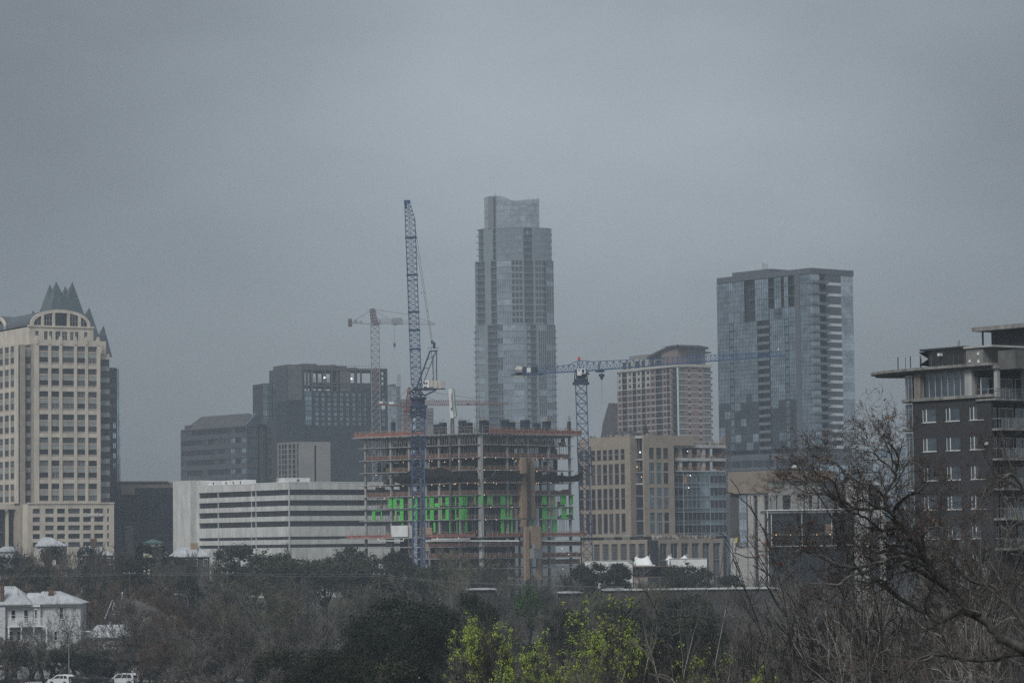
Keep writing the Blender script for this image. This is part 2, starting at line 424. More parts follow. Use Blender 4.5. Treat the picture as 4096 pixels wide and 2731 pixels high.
 for i, (ua, ub) in enumerate(usL):
  for j, (za, zb) in enumerate(rr):
   fput(b, 'window', window_mesh(ub - ua, zb - za, 2, 1, 0.12, gl[rnd.randrange(4)], M_fdark, 0.08), 'L', xo, (ua + ub) / 2, za, 0.24)
   zn = rr[j + 1][1] if j < 13 else za - 0.9
   spandrel(ua, ub, za, zn, j % 2 == 1, 'L', xo)
 b.box('wing_body', xo + 0.62, n0 + 0.3, y0 + 0.01, yE, 0, zLt - 0.6, M_limeD)
 # penthouse with the arched gable and the crossing vault
 sp = 3.6
 xa, xb = X(305, 700, sp), X(977, 700, sp)
 zp0, zp1 = ztop - 1.3, Zr(650, 680, sp)
 pw = [(370, 405), (462, 500), (515, 550), (580, 635), (650, 705), (735, 770), (785, 822), (880, 915)]
 usP = [(X(l, 760, sp), X(r, 760, sp)) for l, r in pw]
 cells = facade(b, 'R', sp, xa, xb, zp0, zp1, usP, [(Zr(650, 825, sp), Zr(650, 722, sp))], M_lime, 0.3, 'penthouse_wall')
 windows(b, 'R', sp, cells, 2, 3, 0.09, [G_dark, G_mid], M_alu, 0.28)
 b.box('cornice', xa - 0.25, xb + 0.25, sp - 0.3, sp + 1, zp1 + 0.01, zp1 + 0.6, M_lime)
 b.box('penthouse_body', xa + 0.02, xb - 0.02, sp + 0.32, depth_y - 4, zp0, zp1, M_lime)
 # left penthouse face
 yP1 = depth_y - 4
 cellsL = facade(b, 'L', xa, sp, yP1, zp0, zp1, [(b.L(*Z1(r, 760), xa)[0], b.L(*Z1(l, 760), xa)[0]) for l, r in ((252, 272), (207, 226), (178, 197), (148, 163), (118, 134), (88, 103), (58, 74), (26, 42), (0, 14))],
     [(b.L(*Z1(150, 815), xa)[1], b.L(*Z1(150, 730), xa)[1])], M_lime, 0.3, 'penthouse_wall')
 windows(b, 'L', xa, cellsL, 1, 2, 0.09, [G_dark], M_alu, 0.28)
 # arch
 ax0, ax1 = X(322, 640, sp), X(946, 660, sp); zs = zp1 + 0.62; cxm = (ax0 + ax1) / 2; rh = Zr(640, 492, sp) - zs; rw_ = (ax1 - ax0) / 2
 def arch(k, f=1.0, dz=0.0):
  return [(cxm - rw_ * f * math.cos(math.pi * i / k), zs + dz + (rh - (1 - f) * rw_) * math.sin(math.pi * i / k) ** 0.85) for i in range(k + 1)]
 K = 20; o, n_ = arch(K), arch(K, 0.9)
 mb = MB()
 for i in range(K):
  a, c = o[i], o[i + 1]; d, e_ = n_[i], n_[i + 1]
  mb.quad((a[0], sp, a[1]), (c[0], sp, c[1]), (e_[0], sp, e_[1]), (d[0], sp, d[1]))
  mb.quad((a[0], sp, a[1]), (c[0], sp, c[1]), (c[0], sp + .9, c[1]), (a[0], sp + .9, a[1])); mb.quad((d[0], sp, d[1]), (e_[0], sp, e_[1]), (e_[0], sp + .9, e_[1]), (d[0], sp + .9, d[1]))
 def zarch(x, f=0.9):
  t = max(-1, min(1, (x - cxm) / (rw_ * f))); return zs + (rh - (1 - f) * rw_) * (1 - t * t) ** 0.425
 for zx in (447, 563, 718, 833):
  x = X(zx, 600, sp); mb.box(x - 0.5, x + 0.5, sp + 0.02, sp + 0.6, zs, zarch(x, 0.93))
 b.part('arched_gable', mb, M_lime)
 mb = MB()
 mb.poly([(p[0], sp + 0.5, p[1]) for p in n_], 0); b.part('arch_window', mb, G_dark)
 mb = MB()
 for zx in (400, 490, 520, 760, 790, 880):
  x = X(zx, 600, sp); mb.box(x - .07, x + .07, sp + .4, sp + .48, zs, zarch(x))
 for z in (0.3, 0.6):
  zz = zs + rh * z; hw = rw_ * 0.9 * (1 - z ** 2.3) ** 0.5
  mb.box(cxm - hw, X(565, 600, sp), sp + .4, sp + .46, zz - .06, zz + .06); mb.box(X(718, 600, sp), cxm + hw, sp + .4, sp + .46, zz - .06, zz + .06)
 b.part('arch_glazing_bars', mb, M_alu)
 # vault roofs
 M_vault = mat('slate_grey_metal_roof', (0.10, 0.115, 0.13), 0.45, 0.1, 0.5, 0.3)
 mb = MB(); yv = depth_y - 3
 for i in range(K):
  a, c = o[i], o[i + 1]
  mb.quad((a[0], sp + .9, a[1]), (c[0], sp + .9, c[1]), (c[0], yv, c[1]), (a[0], yv, a[1]))
 # crossing vault towards the left face
 ry = 12.0; ym = sp + 24 + ry
 pr = [(ym - ry * math.cos(math.pi * i / K), zs + rh * 0.97 * math.sin(math.pi * i / K) ** 0.85) for i in range(K + 1)]
 for i in range(K):
  a, c = pr[i], pr[i + 1]
  mb.quad((xa + 1.2, a[0], a[1]), (xa + 1.2, c[0], c[1]), (cxm, c[0], c[1]), (cxm, a[0], a[1]))
 b.part('vault_roof', mb, M_vault)
 mb = MB()
 for i in range(K):
  a, c = pr[i], pr[i + 1]
  for dx in (xa + 0.2, xa + 1.2):
   mb.quad((dx, a[0], a[1] - .9), (dx, c[0], c[1] - .9), (dx, c[0], c[1]), (dx, a[0], a[1]))
  mb.quad((xa + .2, a[0], a[1]), (xa + .2, c[0], c[1]), (xa + 1.2, c[0], c[1]), (xa + 1.2, a[0], a[1]))
 b.part('arched_gable', mb, M_lime)
 # podium
 py = -2.6
 pX = lambda zx, zy=1250: b.R(*Z2(zx, zy), py)[0]; pZ = lambda zx, zy: b.R(*Z2(zx, zy), py)[1]
 x0, x1 = pX(292), pX(1192); zt = pZ(700, 1083)
 wc = [(342, 418), (474, 563), (598, 680), (714, 836), (869, 951), (985, 1080), (1120, 1140)]
 rws = [(pZ(700, 1183 + 87.5 * k), pZ(700, 1132 + 87.5 * k)) for k in range(5)]
 cells = facade(b, 'R', py, x0, x1, 0, zt, [(pX(l), pX(r)) for l, r in wc], rws, M_lime, 0.45, 'podium_wall')
 for (i, j, ua, ub, za, zb) in cells:
  fput(b, 'window', window_mesh(ub - ua, zb - za, 4 if i != 6 else 1, 1, 0.1, (G_dark, G_mid)[rnd.randrange(2)], M_fdark, 0.1), 'R', py, (ua + ub) / 2, za, 0.4)
 b.box('podium_body', x0 + 0.1, x1 - 0.1, py + 0.5, 30, 0, zt - 0.3, M_limeD)
 b.box('podium_cornice', x0 - 0.1, x1 + 0.1, py - 0.25, py + 0.6, zt + 0.01, zt + 0.5, M_lime)
 facade(b, 'L', x0, py, 14, 0, zt, [], [], M_lime, 0.2, 'podium_wall')
 # glazed entrance with stone fins, left
 ey = 8.0
 eX = lambda zx, zy=1300: b.R(*Z2(zx, zy), ey)[0]; eZ = lambda zx, zy: b.R(*Z2(zx, zy), ey)[1]
 zt2 = eZ(100, 1082); zb2 = eZ(100, 1140)
 b.box('canopy', eX(-160), x0 - .05, ey - 1.2, ey + 3, zb2, zt2, M_lime)
 for k in range(4):
  for i, (l, r) in enumerate(((-60, 58), (88, 182), (215, 262))):
   xa_, xb_ = eX(l), min(eX(r), x0 - .1); zc = zb2 * (1 - (k + 1) / 4);
   put('window', window_mesh(xb_ - xa_, zb2 / 4 - 0.05, 3, 2, 0.08, G_smoke, M_fdark, 0.08), b.t, ((xa_ + xb_) / 2, ey + 0.6, zc))
 for l, r in ((60, 86), (184, 212)):
  b.box('stone_fin', eX(l), eX(r), ey - 0.4, ey + 0.5, 0, zb2 - 0.6, M_lime)
 # sign letters across the podium
 lx0, lz0 = b.R(*Z2(884, 1213), py); lx1, _ = b.R(*Z2(1078, 1213), py)
 def letters(txt, size, x, z, w):
  cu = bpy.data.curves.new('lettering', 'FONT'); cu.body = txt; cu.size = size; cu.extrude = 0.06
  o = bpy.data.objects.new('lettering_curve', cu); C.objects.link(o)
  bpy.context.view_layer.update()
  me = bpy.data.meshes.new_from_object(o.evaluated_get(bpy.context.evaluated_depsgraph_get())); bpy.data.objects.remove(o)
  n = len(me.vertices); co = np.empty(n * 3); me.vertices.foreach_get('co', co); co = co.reshape(-1, 3)
  sx = w / (co[:, 0].max() - co[:, 0].min()); new = np.stack([(co[:, 0] - co[:, 0].min()) * sx, -co[:, 2], co[:, 1]], 1)
  me.vertices.foreach_set('co', new.ravel()); me.materials.clear(); me.materials.append(M_sign); me.update()
  put('sign_lettering', me, b.t, (x, py - 0.25, z))
 M_sign = mat('white_sign_lettering', (0.8, 0.8, 0.78), 0.5, 0.02)
 W = lx1 - lx0
 letters('ComericA', 1.75, lx0, lz0, W * 0.73); letters('Bank', 1.15, lx0 + W * 0.76, lz0 + 0.1, W * 0.24)
build_bank()

# ------------------------------------------------------------------ B  faceted glass tower behind it
def build_crown_tower():
 d = 1600; c = P(*Z1(648, 2900), d); s = d / FPX / 2.613
 t = thing('glass_tower', 'teal glass skyscraper with folded crown of pointed peaks rising behind tan tower', 'building', (c.x, d, 14))
 Zz = lambda zy: P(*Z1(648, zy), d).z - 14
 def shard(mb, ax, ay, lx, rx, by, dd, dp=1.0):
  """one folded glass peak: apex (ax, ay), its base from lx to rx at row by, carried down to the tower shoulder"""
  k = (990 - ay) / (by - ay); q = lambda x, y: ((x - 648) * s, Zz(y)); T = q(ax, ay); l, r = q(ax + (lx - ax) * k, 990), q(ax + (rx - ax) * k, 990); w = (r[0] - l[0]) / 2 * dp; A = (T[0], dd, T[1])
  B = [(l[0], dd + w * .2, l[1]), ((l[0] + r[0]) / 2 - w * .2, dd - w, l[1]), (r[0], dd - w * .1, l[1]), ((l[0] + r[0]) / 2 + w * .2, dd + w, l[1])]
  for i in range(4): mb.tri(B[i], B[(i + 1) % 4], A)
 G_frost = glass('crown_glass', (0.05, 0.07, 0.075), 0.3, 0.1, 0.4)
 for nm, m_, L in (('crown_peak', G_frost, ((510, 215, 388, 640, 525, 5), (600, 200, 438, 770, 525, -3), (670, 235, 520, 800, 525, 6), (768, 205, 590, 886, 525, -2))), ('shoulder_peak', G_frost, ((335, 485, 312, 372, 545, 4), (935, 470, 790, 1003, 670, 2))), ('lower_peak', glass('dark_crown_glass', (0.04, 0.052, 0.06), 0.25, 0.2, 0.5), ((1080, 655, 905, 1167, 970, 3),))):
  for q in L: mb = MB(); shard(mb, *q); part(nm, mb, m_, t)
 r = 520 * s
 a0 = R(-14); mb = MB()
 pl = [(math.cos(a0 + R(45 + 90 * k)) * r * 1.25, math.sin(a0 + R(45 + 90 * k)) * r * 1.25) for k in range(4)]
 mb.prism(pl, 0, Zz(1100)); part('shaft', mb, G_teal, t)
build_crown_tower()

# dark slab tower right beside it, with a pale edge mast strip
def build_dark_slab():
 b = Bd('slab_tower', 'dark narrow glass slab tower seen edge-on beside tan tower', 'building', *Z1(1143, 2900), 1120, 31)
 zt = b.R(*Z1(1180, 1098))[1]; x1 = b.R(*Z1(1226, 1500))[0]
 b.box('body', 0.3, x1, 0.35, 26, 0, zt, mat('dark_cladding', (0.035, 0.04, 0.05), 0.4, 0.1))
 z0 = b.R(*Z1(1180, 1250))[1]; fl = (b.R(*Z1(1180, 1250))[1] - b.R(*Z1(1180, 1355))[1])
 for k in range(9):
  put('window', window_mesh(x1 * (0.85 if k < 4 else 0.42), fl * 0.6, 2, 1, 0.1, G_mid if k < 4 else G_pale, M_fdark, 0.1), b.t, (x1 * (0.5 if k < 4 else 0.68), 0.3, z0 - fl * (k + 0.6)))
 mb = MB(); x2 = b.R(*Z1(1240, 1500))[0]; x3 = b.R(*Z1(1266, 1500))[0]
 zA = b.R(*Z1(1240, 1415))[1]; zB = b.R(*Z2(1250, 1310))[1]; zC = b.R(*Z2(1240, 945))[1]
 mb.box(x1 + 0.1, x2, 0.5, 1.5, zC, zA); mb.box(x2 + 0.3, x3, 0.8, 1.8, zB, zA)
 b.part('glass_fin', mb, G_pale)
build_dark_slab()

# ------------------------------------------------------------------ C  low dark glass office
def build_low_glass():
 b = Bd('glass_office', 'low dark glass office block with brown parapet left of white striped building', 'building', *Z3(88, 1470), 1120, 20)
 X = lambda zx, zy=1200: b.R(*Z3(zx, zy))[0]; Z = lambda zx, zy: b.R(*Z3(zx, zy))[1]
 x1 = X(478); zt = Z(90, 990); zg = Z(300, 1040)
 Mb = mat('brown_stone_parapet', (0.19, 0.16, 0.135), 0.85, 0.1)
 b.box('body', 0.05, x1 + 12, 0.4, 30, 0, zg, M_fdark)
 b.box('parapet', 0, x1 + 12, 0.0, 30, zg, Z(90, 1000), Mb)
 b.box('roof_fascia', -0.4, X(440), -0.5, 30.2, Z(90, 1000) + .01, zt, M_concD)
 b.box('stone_corner', 0, X(188), -0.02, 0.5, Z(90, 1090), zg - .01, Mb)
 zb = Z(300, 1440); nf = 9; cols = [(92, 213), (218, 300), (300, 390), (390, 478)]
 for k in range(nf):
  for i, (l, r) in enumerate(cols):
   za, zb_ = lerp(zb, zg, k / nf), lerp(zb, zg, (k + 1) / nf)
   if i == 0 and k == nf - 1: continue
   put('window', window_mesh(X(r) - X(l), zb_ - za, 3, 1, 0.1, (G_dark, G_smoke)[rnd.random() < 0.4], M_fdark, 0.1), b.t, ((X(l) + X(r)) / 2, 0.3, za))
 b.box('stone_pylon', X(104), X(160), -4, -1.5, 0, Z(130, 1325), mat('brown_stone_pylon', (0.17, 0.15, 0.14), 0.9, 0.1))
build_low_glass()

# ------------------------------------------------------------------ D  white office with ribbon windows
def build_striped():
 b = Bd('striped_office', 'pale office building with long dark ribbon windows and flat white bands', 'building', *Z4(412, 2300), 1000, 36)
 L = lambda zx, zy: b.L(*Z3(zx, zy)); Rr = lambda zx, zy: b.R(*Z4(zx, zy))
 M = mat('pale_precast_band', (0.60, 0.60, 0.575), 0.85, 0.11, 0.5, streak=4)
 yl = L(672, 1200)[0]; xr = 46.0
 zt = L(674, 1030)[1]
 bands = [(1080, 1120), (1157, 1197), (1232, 1272), (1307, 1347), (1420, 1442), (1476, 1500)]
 zb = [(L(674, b2)[1], L(674, a2)[1]) for a2, b2 in bands]
 yj = [0.0, L(1100, 1200)[0], L(1066, 1200)[0], L(815, 1200)[0], yl]
 facade(b, 'L', 0, 0, yl, 0, zt, [(0.35, yj[1] - .12), (yj[1] + .12, yj[2] - 0.03), (yj[2] + .03, yj[3] - .12), (yj[3] + .12, yl)], zb, M, 0.5)
 seg = lambda a, c, n: [(lerp(a, c, i / n), lerp(a, c, (i + 1) / n)) for i in range(n)]
 for za, z1 in zb:
  for a, c, n in ((0.35, yj[1] - .12, 4), (yj[1] + .12, yj[2] - .03, 1), (yj[2] + .03, yj[3] - .12, 7), (yj[3] + .12, yl, 4)):
   for ua, ub in seg(a, c, n):
    fput(b, 'window', window_mesh(ub - ua, z1 - za, 3, 1, 0.05, (G_dark, G_dark, G_dark, G_smoke)[rnd.randrange(4)], M_fdark, 0.03), 'L', 0, (ua + ub) / 2, za, 0.45)
 facade(b, 'R', 0, 0, xr, 0, zt, [(0.35, xr - .2)], zb, M, 0.5)
 for za, z1 in zb:
  for ua, ub in seg(0.35, xr - .2, 10):
   fput(b, 'window', window_mesh(ub - ua, z1 - za, 3, 1, 0.05, (G_dark, G_dark, G_smoke)[rnd.randrange(3)], M_fdark, 0.03), 'R', 0, (ua + ub) / 2, za, 0.45)
 b.box('body', 0.52, xr - .02, 0.52, yl + 10, 0, zt - 0.4, M_concD)
 b.box('coping', -0.05, xr, -0.05, 0.4, zt + 0.002, zt + 0.25, M_white); b.box('coping', -0.05, 0.4, 0.41, yl, zt + 0.002, zt + 0.25, M_white)
 b.box('roof', 0.45, xr, 0.45, yl + 9.9, zt - 0.39, zt - 0.1, M_white)
 mb = MB()                                                           # joints between the precast panels
 zz_ = [0] + [v for z in sorted(zb) for v in z] + [zt]
 for k in range(0, len(zz_), 2):
  for i in range(1, 11): y = lerp(0, yl, i / 11); mb.box(-.004, 0, y - .03, y + .03, zz_[k], zz_[k + 1])
  for i in range(1, 11): x = lerp(0, xr, i / 11); mb.box(x - .03, x + .03, -.004, 0, zz_[k], zz_[k + 1])
 b.part('panel_joint', mb, mat('grey_joint', (.26, .255, .24), .9, .1))
 # stair tower at the far end of the left face
 xt = -2.4
 yt0 = b.L(*Z3(610, 1200), xt)[0]; y2 = b.L(*Z3(476, 1200), xt)[0]; zt2 = b.L(*Z3(612, 983), xt)[1]
 b.box('stair_tower', xt, 6, yt0, y2, 0, zt2, M)
 b.box('link_wall', 0.1, 4, yl - 0.05, yt0, 0, zt2 - 1.0, M)
 # roof plant
 Mw = mat('white_plant_unit', (0.68, 0.69, 0.68), 0.6, 0.08)
 for (l, r, tp, dx) in ((675, 800, 988, 4), (845, 1008, 982, 3)):
  ya, yb = b.L(*Z3(l, 1000), dx)[0], b.L(*Z3(r, 1000), dx)[0]; z = b.L(*Z3((l + r) / 2, tp), dx)[1]
  mb = MB(); mb.box(dx, dx + 5, yb, ya, zt - .3, z, 0); n = 3
  for i in range(n):
   yy = lerp(yb, ya, (i + 0.3) / n); mb.box(dx - 0.04, dx, yy, yy + 0.9, zt + 0.3, z - 0.5, 1)
  b.part('roof_plant', mb, [Mw, M_concD])
 xa, ya = 1.5, 3.0
 x0p = b.R(*Z4(300, 1335), 3)[0]; x1p = b.R(*Z4(625, 1335), 3)[0]; zp = b.R(*Z4(420, 1333), 3)[1]
 mb = MB(); mb.box(0.6, x1p, 3, 9, zt - .3, zp, 0); mb.box(0.6, 3.0, 9, b.L(*Z4(300, 1340), 0.6)[0], zt - .3, zp - .01, 0)
 xx = b.R(*Z4(490, 1340), 3)[0]; mb.box(xx, xx + 1.0, 2.95, 3, zt + 0.3, zp - 0.5, 1)
 b.part('roof_plant', mb, [Mw, M_concD])
build_striped()

# ------------------------------------------------------------------ E  brown office with sloping roof
def build_brown_office():
 b = Bd('brown_office', 'brown banded office block with sloped dark roof behind white striped building', 'building', *Z3(1038, 1450), 1300, 38)
 L = lambda zx, zy, x=0: b.L(*Z3(zx, zy), x); Rr = lambda zx, zy, y=0: b.R(*Z3(zx, zy), y)
 Mb = mat('brown_granite', (0.082, 0.088, 0.098), 0.7, 0.08, 0.3); Mr = mat('dark_standing_seam_roof', (0.075, 0.075, 0.08), 0.6, 0.1, 0.4)
 steps = [(535, 835), (548, 678), (562, 570)]
 ye = [L(s, 900)[0] for s, _ in steps]; zs = [L(s, z)[1] for s, z in steps]
 zc = Rr(1038, 555)[1]
 # rows of ribbon windows with brown spandrels
 tops = [575 + 78 * k - (0 if k else 0) for k in range(6)]
 zr = [(L(1030, 640 + 78 * k - 22)[1], L(1030, 640 + 78 * k - 62)[1]) for k in range(6)]
 yE = ye[0]
 cells = facade(b, 'L', 0, 0, yE, 0, zr[0][1] + 0.6, [(0.5 + i * (yE - 1) / 12, 0.5 + (i + 1) * (yE - 1) / 12 - 0.25) for i in range(12)], zr, Mb, 0.3)
 cells = [c for c in cells if not (c[1] >= 5 and c[3] > ye[1]) ]
 for (i, j, ua, ub, za, zb) in cells:
  g = G_blue if (i in (0, 2) and j < 5) else (G_smoke if rnd.random() < 0.6 else G_mid)
  fput(b, 'window', window_mesh(ub - ua, zb - za, 3, 1, 0.12, g, M_fdark, 0.1), 'L', 0, (ua + ub) / 2, za, 0.28)
 b.box('body', 0.32, Rr(1115, 900)[0], 0.32, yE, 0, zr[0][1] + 0.5, Mb)
 zt = zr[0][1] + 0.6; zridge = L(1110, 470, 4)[1]
 y1r = L(690, 505, 5)[0]
 mb = MB()                                                     # sloped roof, stepping in at its far end
 A = [(0, 0, zt), (0, y1r + 6, zt), (5, y1r, zridge), (5, 6, zridge), (16, 0, zt), (16, y1r + 6, zt)]
 mb.quad(A[0], A[1], A[2], A[3]); mb.tri(A[0], A[3], A[4]); mb.quad(A[3], A[2], A[5], A[4]); mb.tri(A[1], A[5], A[2]); b.part('roof', mb, Mr)
 b.box('roof_step', 0.2, 15, y1r + 2, ye[2], zt - 0.5, zs[2], Mb)
 # right-hand glass bay with gable
 x1 = Rr(1120, 900)[0]
 zr2 = [(Rr(1075, 625 + 78 * k)[1], Rr(1075, 580 + 78 * k)[1]) for k in range(6)]
 cells = facade(b, 'R', 0, 0, x1, 0, zr2[0][1] + 1.2, [(0.3, x1 - .3)], zr2, Mb, 0.3)
 windows(b, 'R', 0, cells, 4, 1, 0.15, [G_blue, G_teal], M_fdark, 0.28)
 mb = MB(); zg = zr2[0][1] + 1.21; xm = x1 * 0.9; mb.side([(0, zg), (x1 + 3, zg), (x1 + 3, zg + 1), (xm, Rr(1112, 470)[1])], -0.02, 1.0); b.part('gable', mb, G_teal)
 # rounded second wing
 xs, xe = x1 + 0.4, Rr(1262, 900)[0]
 zt2 = Rr(1150, 540)[1]
 mb = MB(); mb.box(xs + .5, xe - .02, 0.4, 18, 0, zt2 - 1.3)
 prof = [(xs + .5, 0.4)]; b.part('wing_body', mb, Mb)
 mb = MB(); k = 8
 pts = [(xs + 4 - 4 * math.cos(math.pi / 2 * i / k), 4 - 4 * math.sin(math.pi / 2 * i / k)) for i in range(k + 1)]
 mb.prism([(xs + 4, 6), (xs, 6)] + pts, 0, zt2 - 0.9); b.part('rounded_corner', mb, mat('dark_granite', (0.05, 0.045, 0.045), 0.5, 0.1))
 zr3 = [(a - 0.3, c - 0.3) for a, c in zr2]
 cells = facade(b, 'R', -0.6, xs + 4, xe, 0, zt2, [(xs + 4.6, xe - 3.0)], zr3, Mb, 0.3)
 windows(b, 'R', -0.6, cells, 4, 1, 0.15, [G_blue, G_teal], M_fdark, 0.28)
build_brown_office()

# ------------------------------------------------------------------ F  small beige block with blank end wall
def build_beige():
 b = Bd('beige_block', 'small beige block with blank end wall split by dark slot above striped building', 'building', *Z4(525, 2200), 1180, 36)
 L = lambda zx, zy: b.L(*Z4(zx, zy)); Rr = lambda zx, zy: b.R(*Z4(zx, zy))
 M = mat('beige_precast', (0.33, 0.325, 0.315), 0.9, 0.05, 0.2); Mg = mat('grey_precast_grid', (0.21, 0.21, 0.215), 0.9, 0.08, 0.3)
 zt = Rr(525, 955)[1]; x1 = Rr(842, 1200)[0]; xa, xb = Rr(674, 1200)[0], Rr(699, 1200)[0]
 yl = L(285, 1200)[0]
 us = [(L(r, 1200)[0], L(l, 1200)[0]) for l, r in ((300, 322), (333, 354), (360, 385), (405, 430), (447, 474), (492, 517))]
 zr = [(L(500, 1022 + 54 * k)[1], L(500, 978 + 54 * k)[1]) for k in range(7)]
 cells = facade(b, 'L', 0, 0, yl, 0, zt, us, zr, Mg, 0.2)
 windows(b, 'L', 0, cells, 2, 1, 0.1, [G_smoke, G_mid, G_dark], M_fdark, 0.18)
 b.box('blank_panel', 0.0, xa, 0, 0.6, 0, zt, M); b.box('blank_panel', xb, x1, 0, 0.6, 0, zt + .02, M)
 b.box('dark_slot', xa, xb, 0.4, 0.62, 0, Rr(685, 995)[1], M_fdark); b.box('slot_head', xa, xb, 0.05, 0.6, Rr(685, 995)[1], zt - .02, M)
 b.box('body', 0.55, x1, 0.63, yl, 0, zt - 0.6, Mg)
build_beige()

# ------------------------------------------------------------------ G  dark hotel, top floors still open frame
def build_hotel():
 b = Bd('hotel_tower', 'wide dark tower under construction with open steel frame at its top floors', 'building', *Z4(392, 2600), 1500, 27)
 L = lambda zx, zy, x=0: b.L(*Z4(zx, zy), x); Rr = lambda zx, zy, y=0: b.R(*Z4(zx, zy), y)
 X = lambda zx, zy=600: Rr(zx, zy)[0]; Z = lambda zy, zx=900: Rr(zx, zy)[1]
 Md = mat('dark_brick_cladding', (0.026, 0.034, 0.044), 0.85, 0.1, 0.2); Mc = mat('weathered_grey_wall', (0.125, 0.13, 0.138), 0.9, 0.14, 0.3, streak=0.5)
 Mf = mat('steel_frame', (0.085, 0.08, 0.08), 0.7, 0.1)
 xe = X(1440); zt = Z(185, 900); zlow = Z(800)
 z_open0 = Z(345); z_open1 = Z(205)
 # main wall with a grid of windows
 cols = [(683, 718), (748, 783), (812, 847), (877, 910), (942, 975), (1005, 1038), (1070, 1103), (1133, 1165), (1195, 1215), (1380, 1412)]
 rws = [(Z(482 + 51 * k), Z(444 + 51 * k)) for k in range(7)]
 cells = facade(b, 'R', 0, X(650), xe - 1.8, 0, Z(425), [(X(l), X(r)) for l, r in cols], rws, Md, 0.5)
 windows(b, 'R', 0, cells, 2, 2, 0.12, [G_teal, G_blue, G_blue], M_fdark, 0.2)
 b.box('body', 0.6, xe - 2.0, 0.62, 24, 0, Z(430), Md)
 # left part: concrete shear wall and teal strip
 b.box('shear_wall', X(400), X(545), -0.05, 1.0, Z(520, 450), Z(165, 420), Mc)
 b.box('lower_wall', 0.0, X(574), -0.15, 0.6, 0, Z(535, 480), Md)
 b.box('upper_corner', 0.0, X(400), 0.0, 22, Z(535, 480), Z(190, 390), mat('dark_grey_cladding', (0.06, 0.066, 0.074), 0.9, 0.1))
 b.box('infill_wall', X(545), X(650), 0.3, 0.7, 0, Z(430), Md)
 for k in range(7):
  put('window', window_mesh(X(648) - X(578 if k > 1 else 548), Z(444) - Z(495) - .1, 3, 1, 0.1, (G_teal, G_blue)[k % 2], M_fdark, 0.1), b.t, ((X(648) + X(578 if k > 1 else 548)) / 2, 0.2, Z(482 + 51 * k)))
 # open frame
 mb = MB(); zz = [Z(425), Z(372), z_open0, Z(290), Z(248), z_open1, Z(188)]
 for zx in (548, 603, 655, 793, 860, 920, 1050, 1105, 1168, 1275):
  for yy in (0.2, 19): mb.box(X(zx) - .4, X(zx) + .4, yy, yy + .8, zz[0] if yy < 5 else zz[0], zz[-1])
 for z in (zz[1], zz[-1]): mb.box(X(545), X(1290), 0.1, 21.5, z - .55, z)
 for yy in (0.05, 20):
  for z in (zz[2], zz[5]): mb.box(X(545), X(1290), yy, yy + .5, z - 0.3, z + 0.3)
 for zx in range(555, 650, 9): mb.box(X(zx) - .06, X(zx) + .06, 0.6, 0.8, zz[2], zz[5])
 for zx in range(675, 860, 12): mb.box(X(zx) - .07, X(zx) + .07, 0.6, 0.8, zz[1], zz[3])
 b.part('steel_frame', mb, Mf)
 b.box('core_wall', X(862), X(945), 1.4, 3, zz[0], zz[-1] - .1, Md); b.box('core_wall', X(948), X(1046), 0.3, 1.5, zz[0], Z(205), Mc)
 b.box('closed_corner', X(1285), X(1345), 0.1, 2.5, Z(425), zt, mat('red_brown_cladding', (0.085, 0.06, 0.06), 0.9, 0.1))
 b.box('set_back_floor', X(1060), X(1285), 0.25, 6, zz[0], Z(352), Md)
 for i, (l, r) in enumerate(((668, 700), (704, 735), (738, 770), (775, 800), (803, 835))):
  put('window', window_mesh(X(r) - X(l), Z(338) - Z(370), 2, 1, 0.1, (G_pale, G_blue, G_mid)[i % 3], M_fdark, 0.1), b.t, ((X(l) + X(r)) / 2, 0.9, Z(370)))
 # end bay: ladder of openings
 mb = MB(); mb.box(X(1345), X(1378), 0.05, 2, Z(425), zt); mb.box(X(1414), xe, 0.05, 2, 0, zt); mb.box(X(1378), X(1414), 0.1, 2, zt - 1.2, zt - .01)
 for k in range(5): z = Z(262 + 52 * k, 1400); mb.box(X(1378), X(1414), 0.1, 2, z - 0.9, z)
 b.part('end_bay', mb, Md)
 # roof clutter
 mb = MB();
 for (l, r, tp) in ((400, 520, 158), (520, 580, 160), (580, 740, 143), (742, 860, 155), (862, 918, 152), (920, 1000, 162), (1000, 1075, 156), (1085, 1160, 175), (1160, 1440, 198)):
  mb.box(X(l), X(r) - 0.3, 1 + rnd.random() * 6, 14 + rnd.random() * 6, zt - 1.2 - rnd.random(), Z(tp))
 b.part('roof_plant', mb, Mf)
 mb = MB()
 for i in range(30): x = lerp(1, xe - 1, i / 29); mb.tube((x, 0.4, zt - .5), (x, 0.4, zt + 1.3), 0.06)
 mb.tube((1, .4, zt + 1.2), (xe - 1, .4, zt + 1.2), 0.06); b.part('guard_rail', mb, Mf)
 Ml = mat('lit_lamp', (1, 1, 0.9), 0.5, 0, emit=((1, 0.97, 0.85), 1.6))
 for zx, zy in ((780, 290), (1062, 297)):
  mb = MB(); x = X(zx); z = Z(zy); mb.box(x - .3, x + .3, -0.5, 0.1, z - .3, z + .3); b.part('site_lamp', mb, Ml)
 # left teal wing
 yl = L(245, 400)[0]
 mb = MB(); mb.box(0.02, 10, 0.02, yl, 0, Z(190, 392) - .3); b.part('left_wing', mb, Md)
 x0 = Rr(135, 500, 12)[0]; x1 = Rr(355, 500, 12)[0]; zw = Rr(250, 347, 12)[1]
 n = 30; fl = zw / n
 b.box('teal_wing_core', x0 + .2, x1, 12.4, 26, 0, zw - .2, M_fdark)
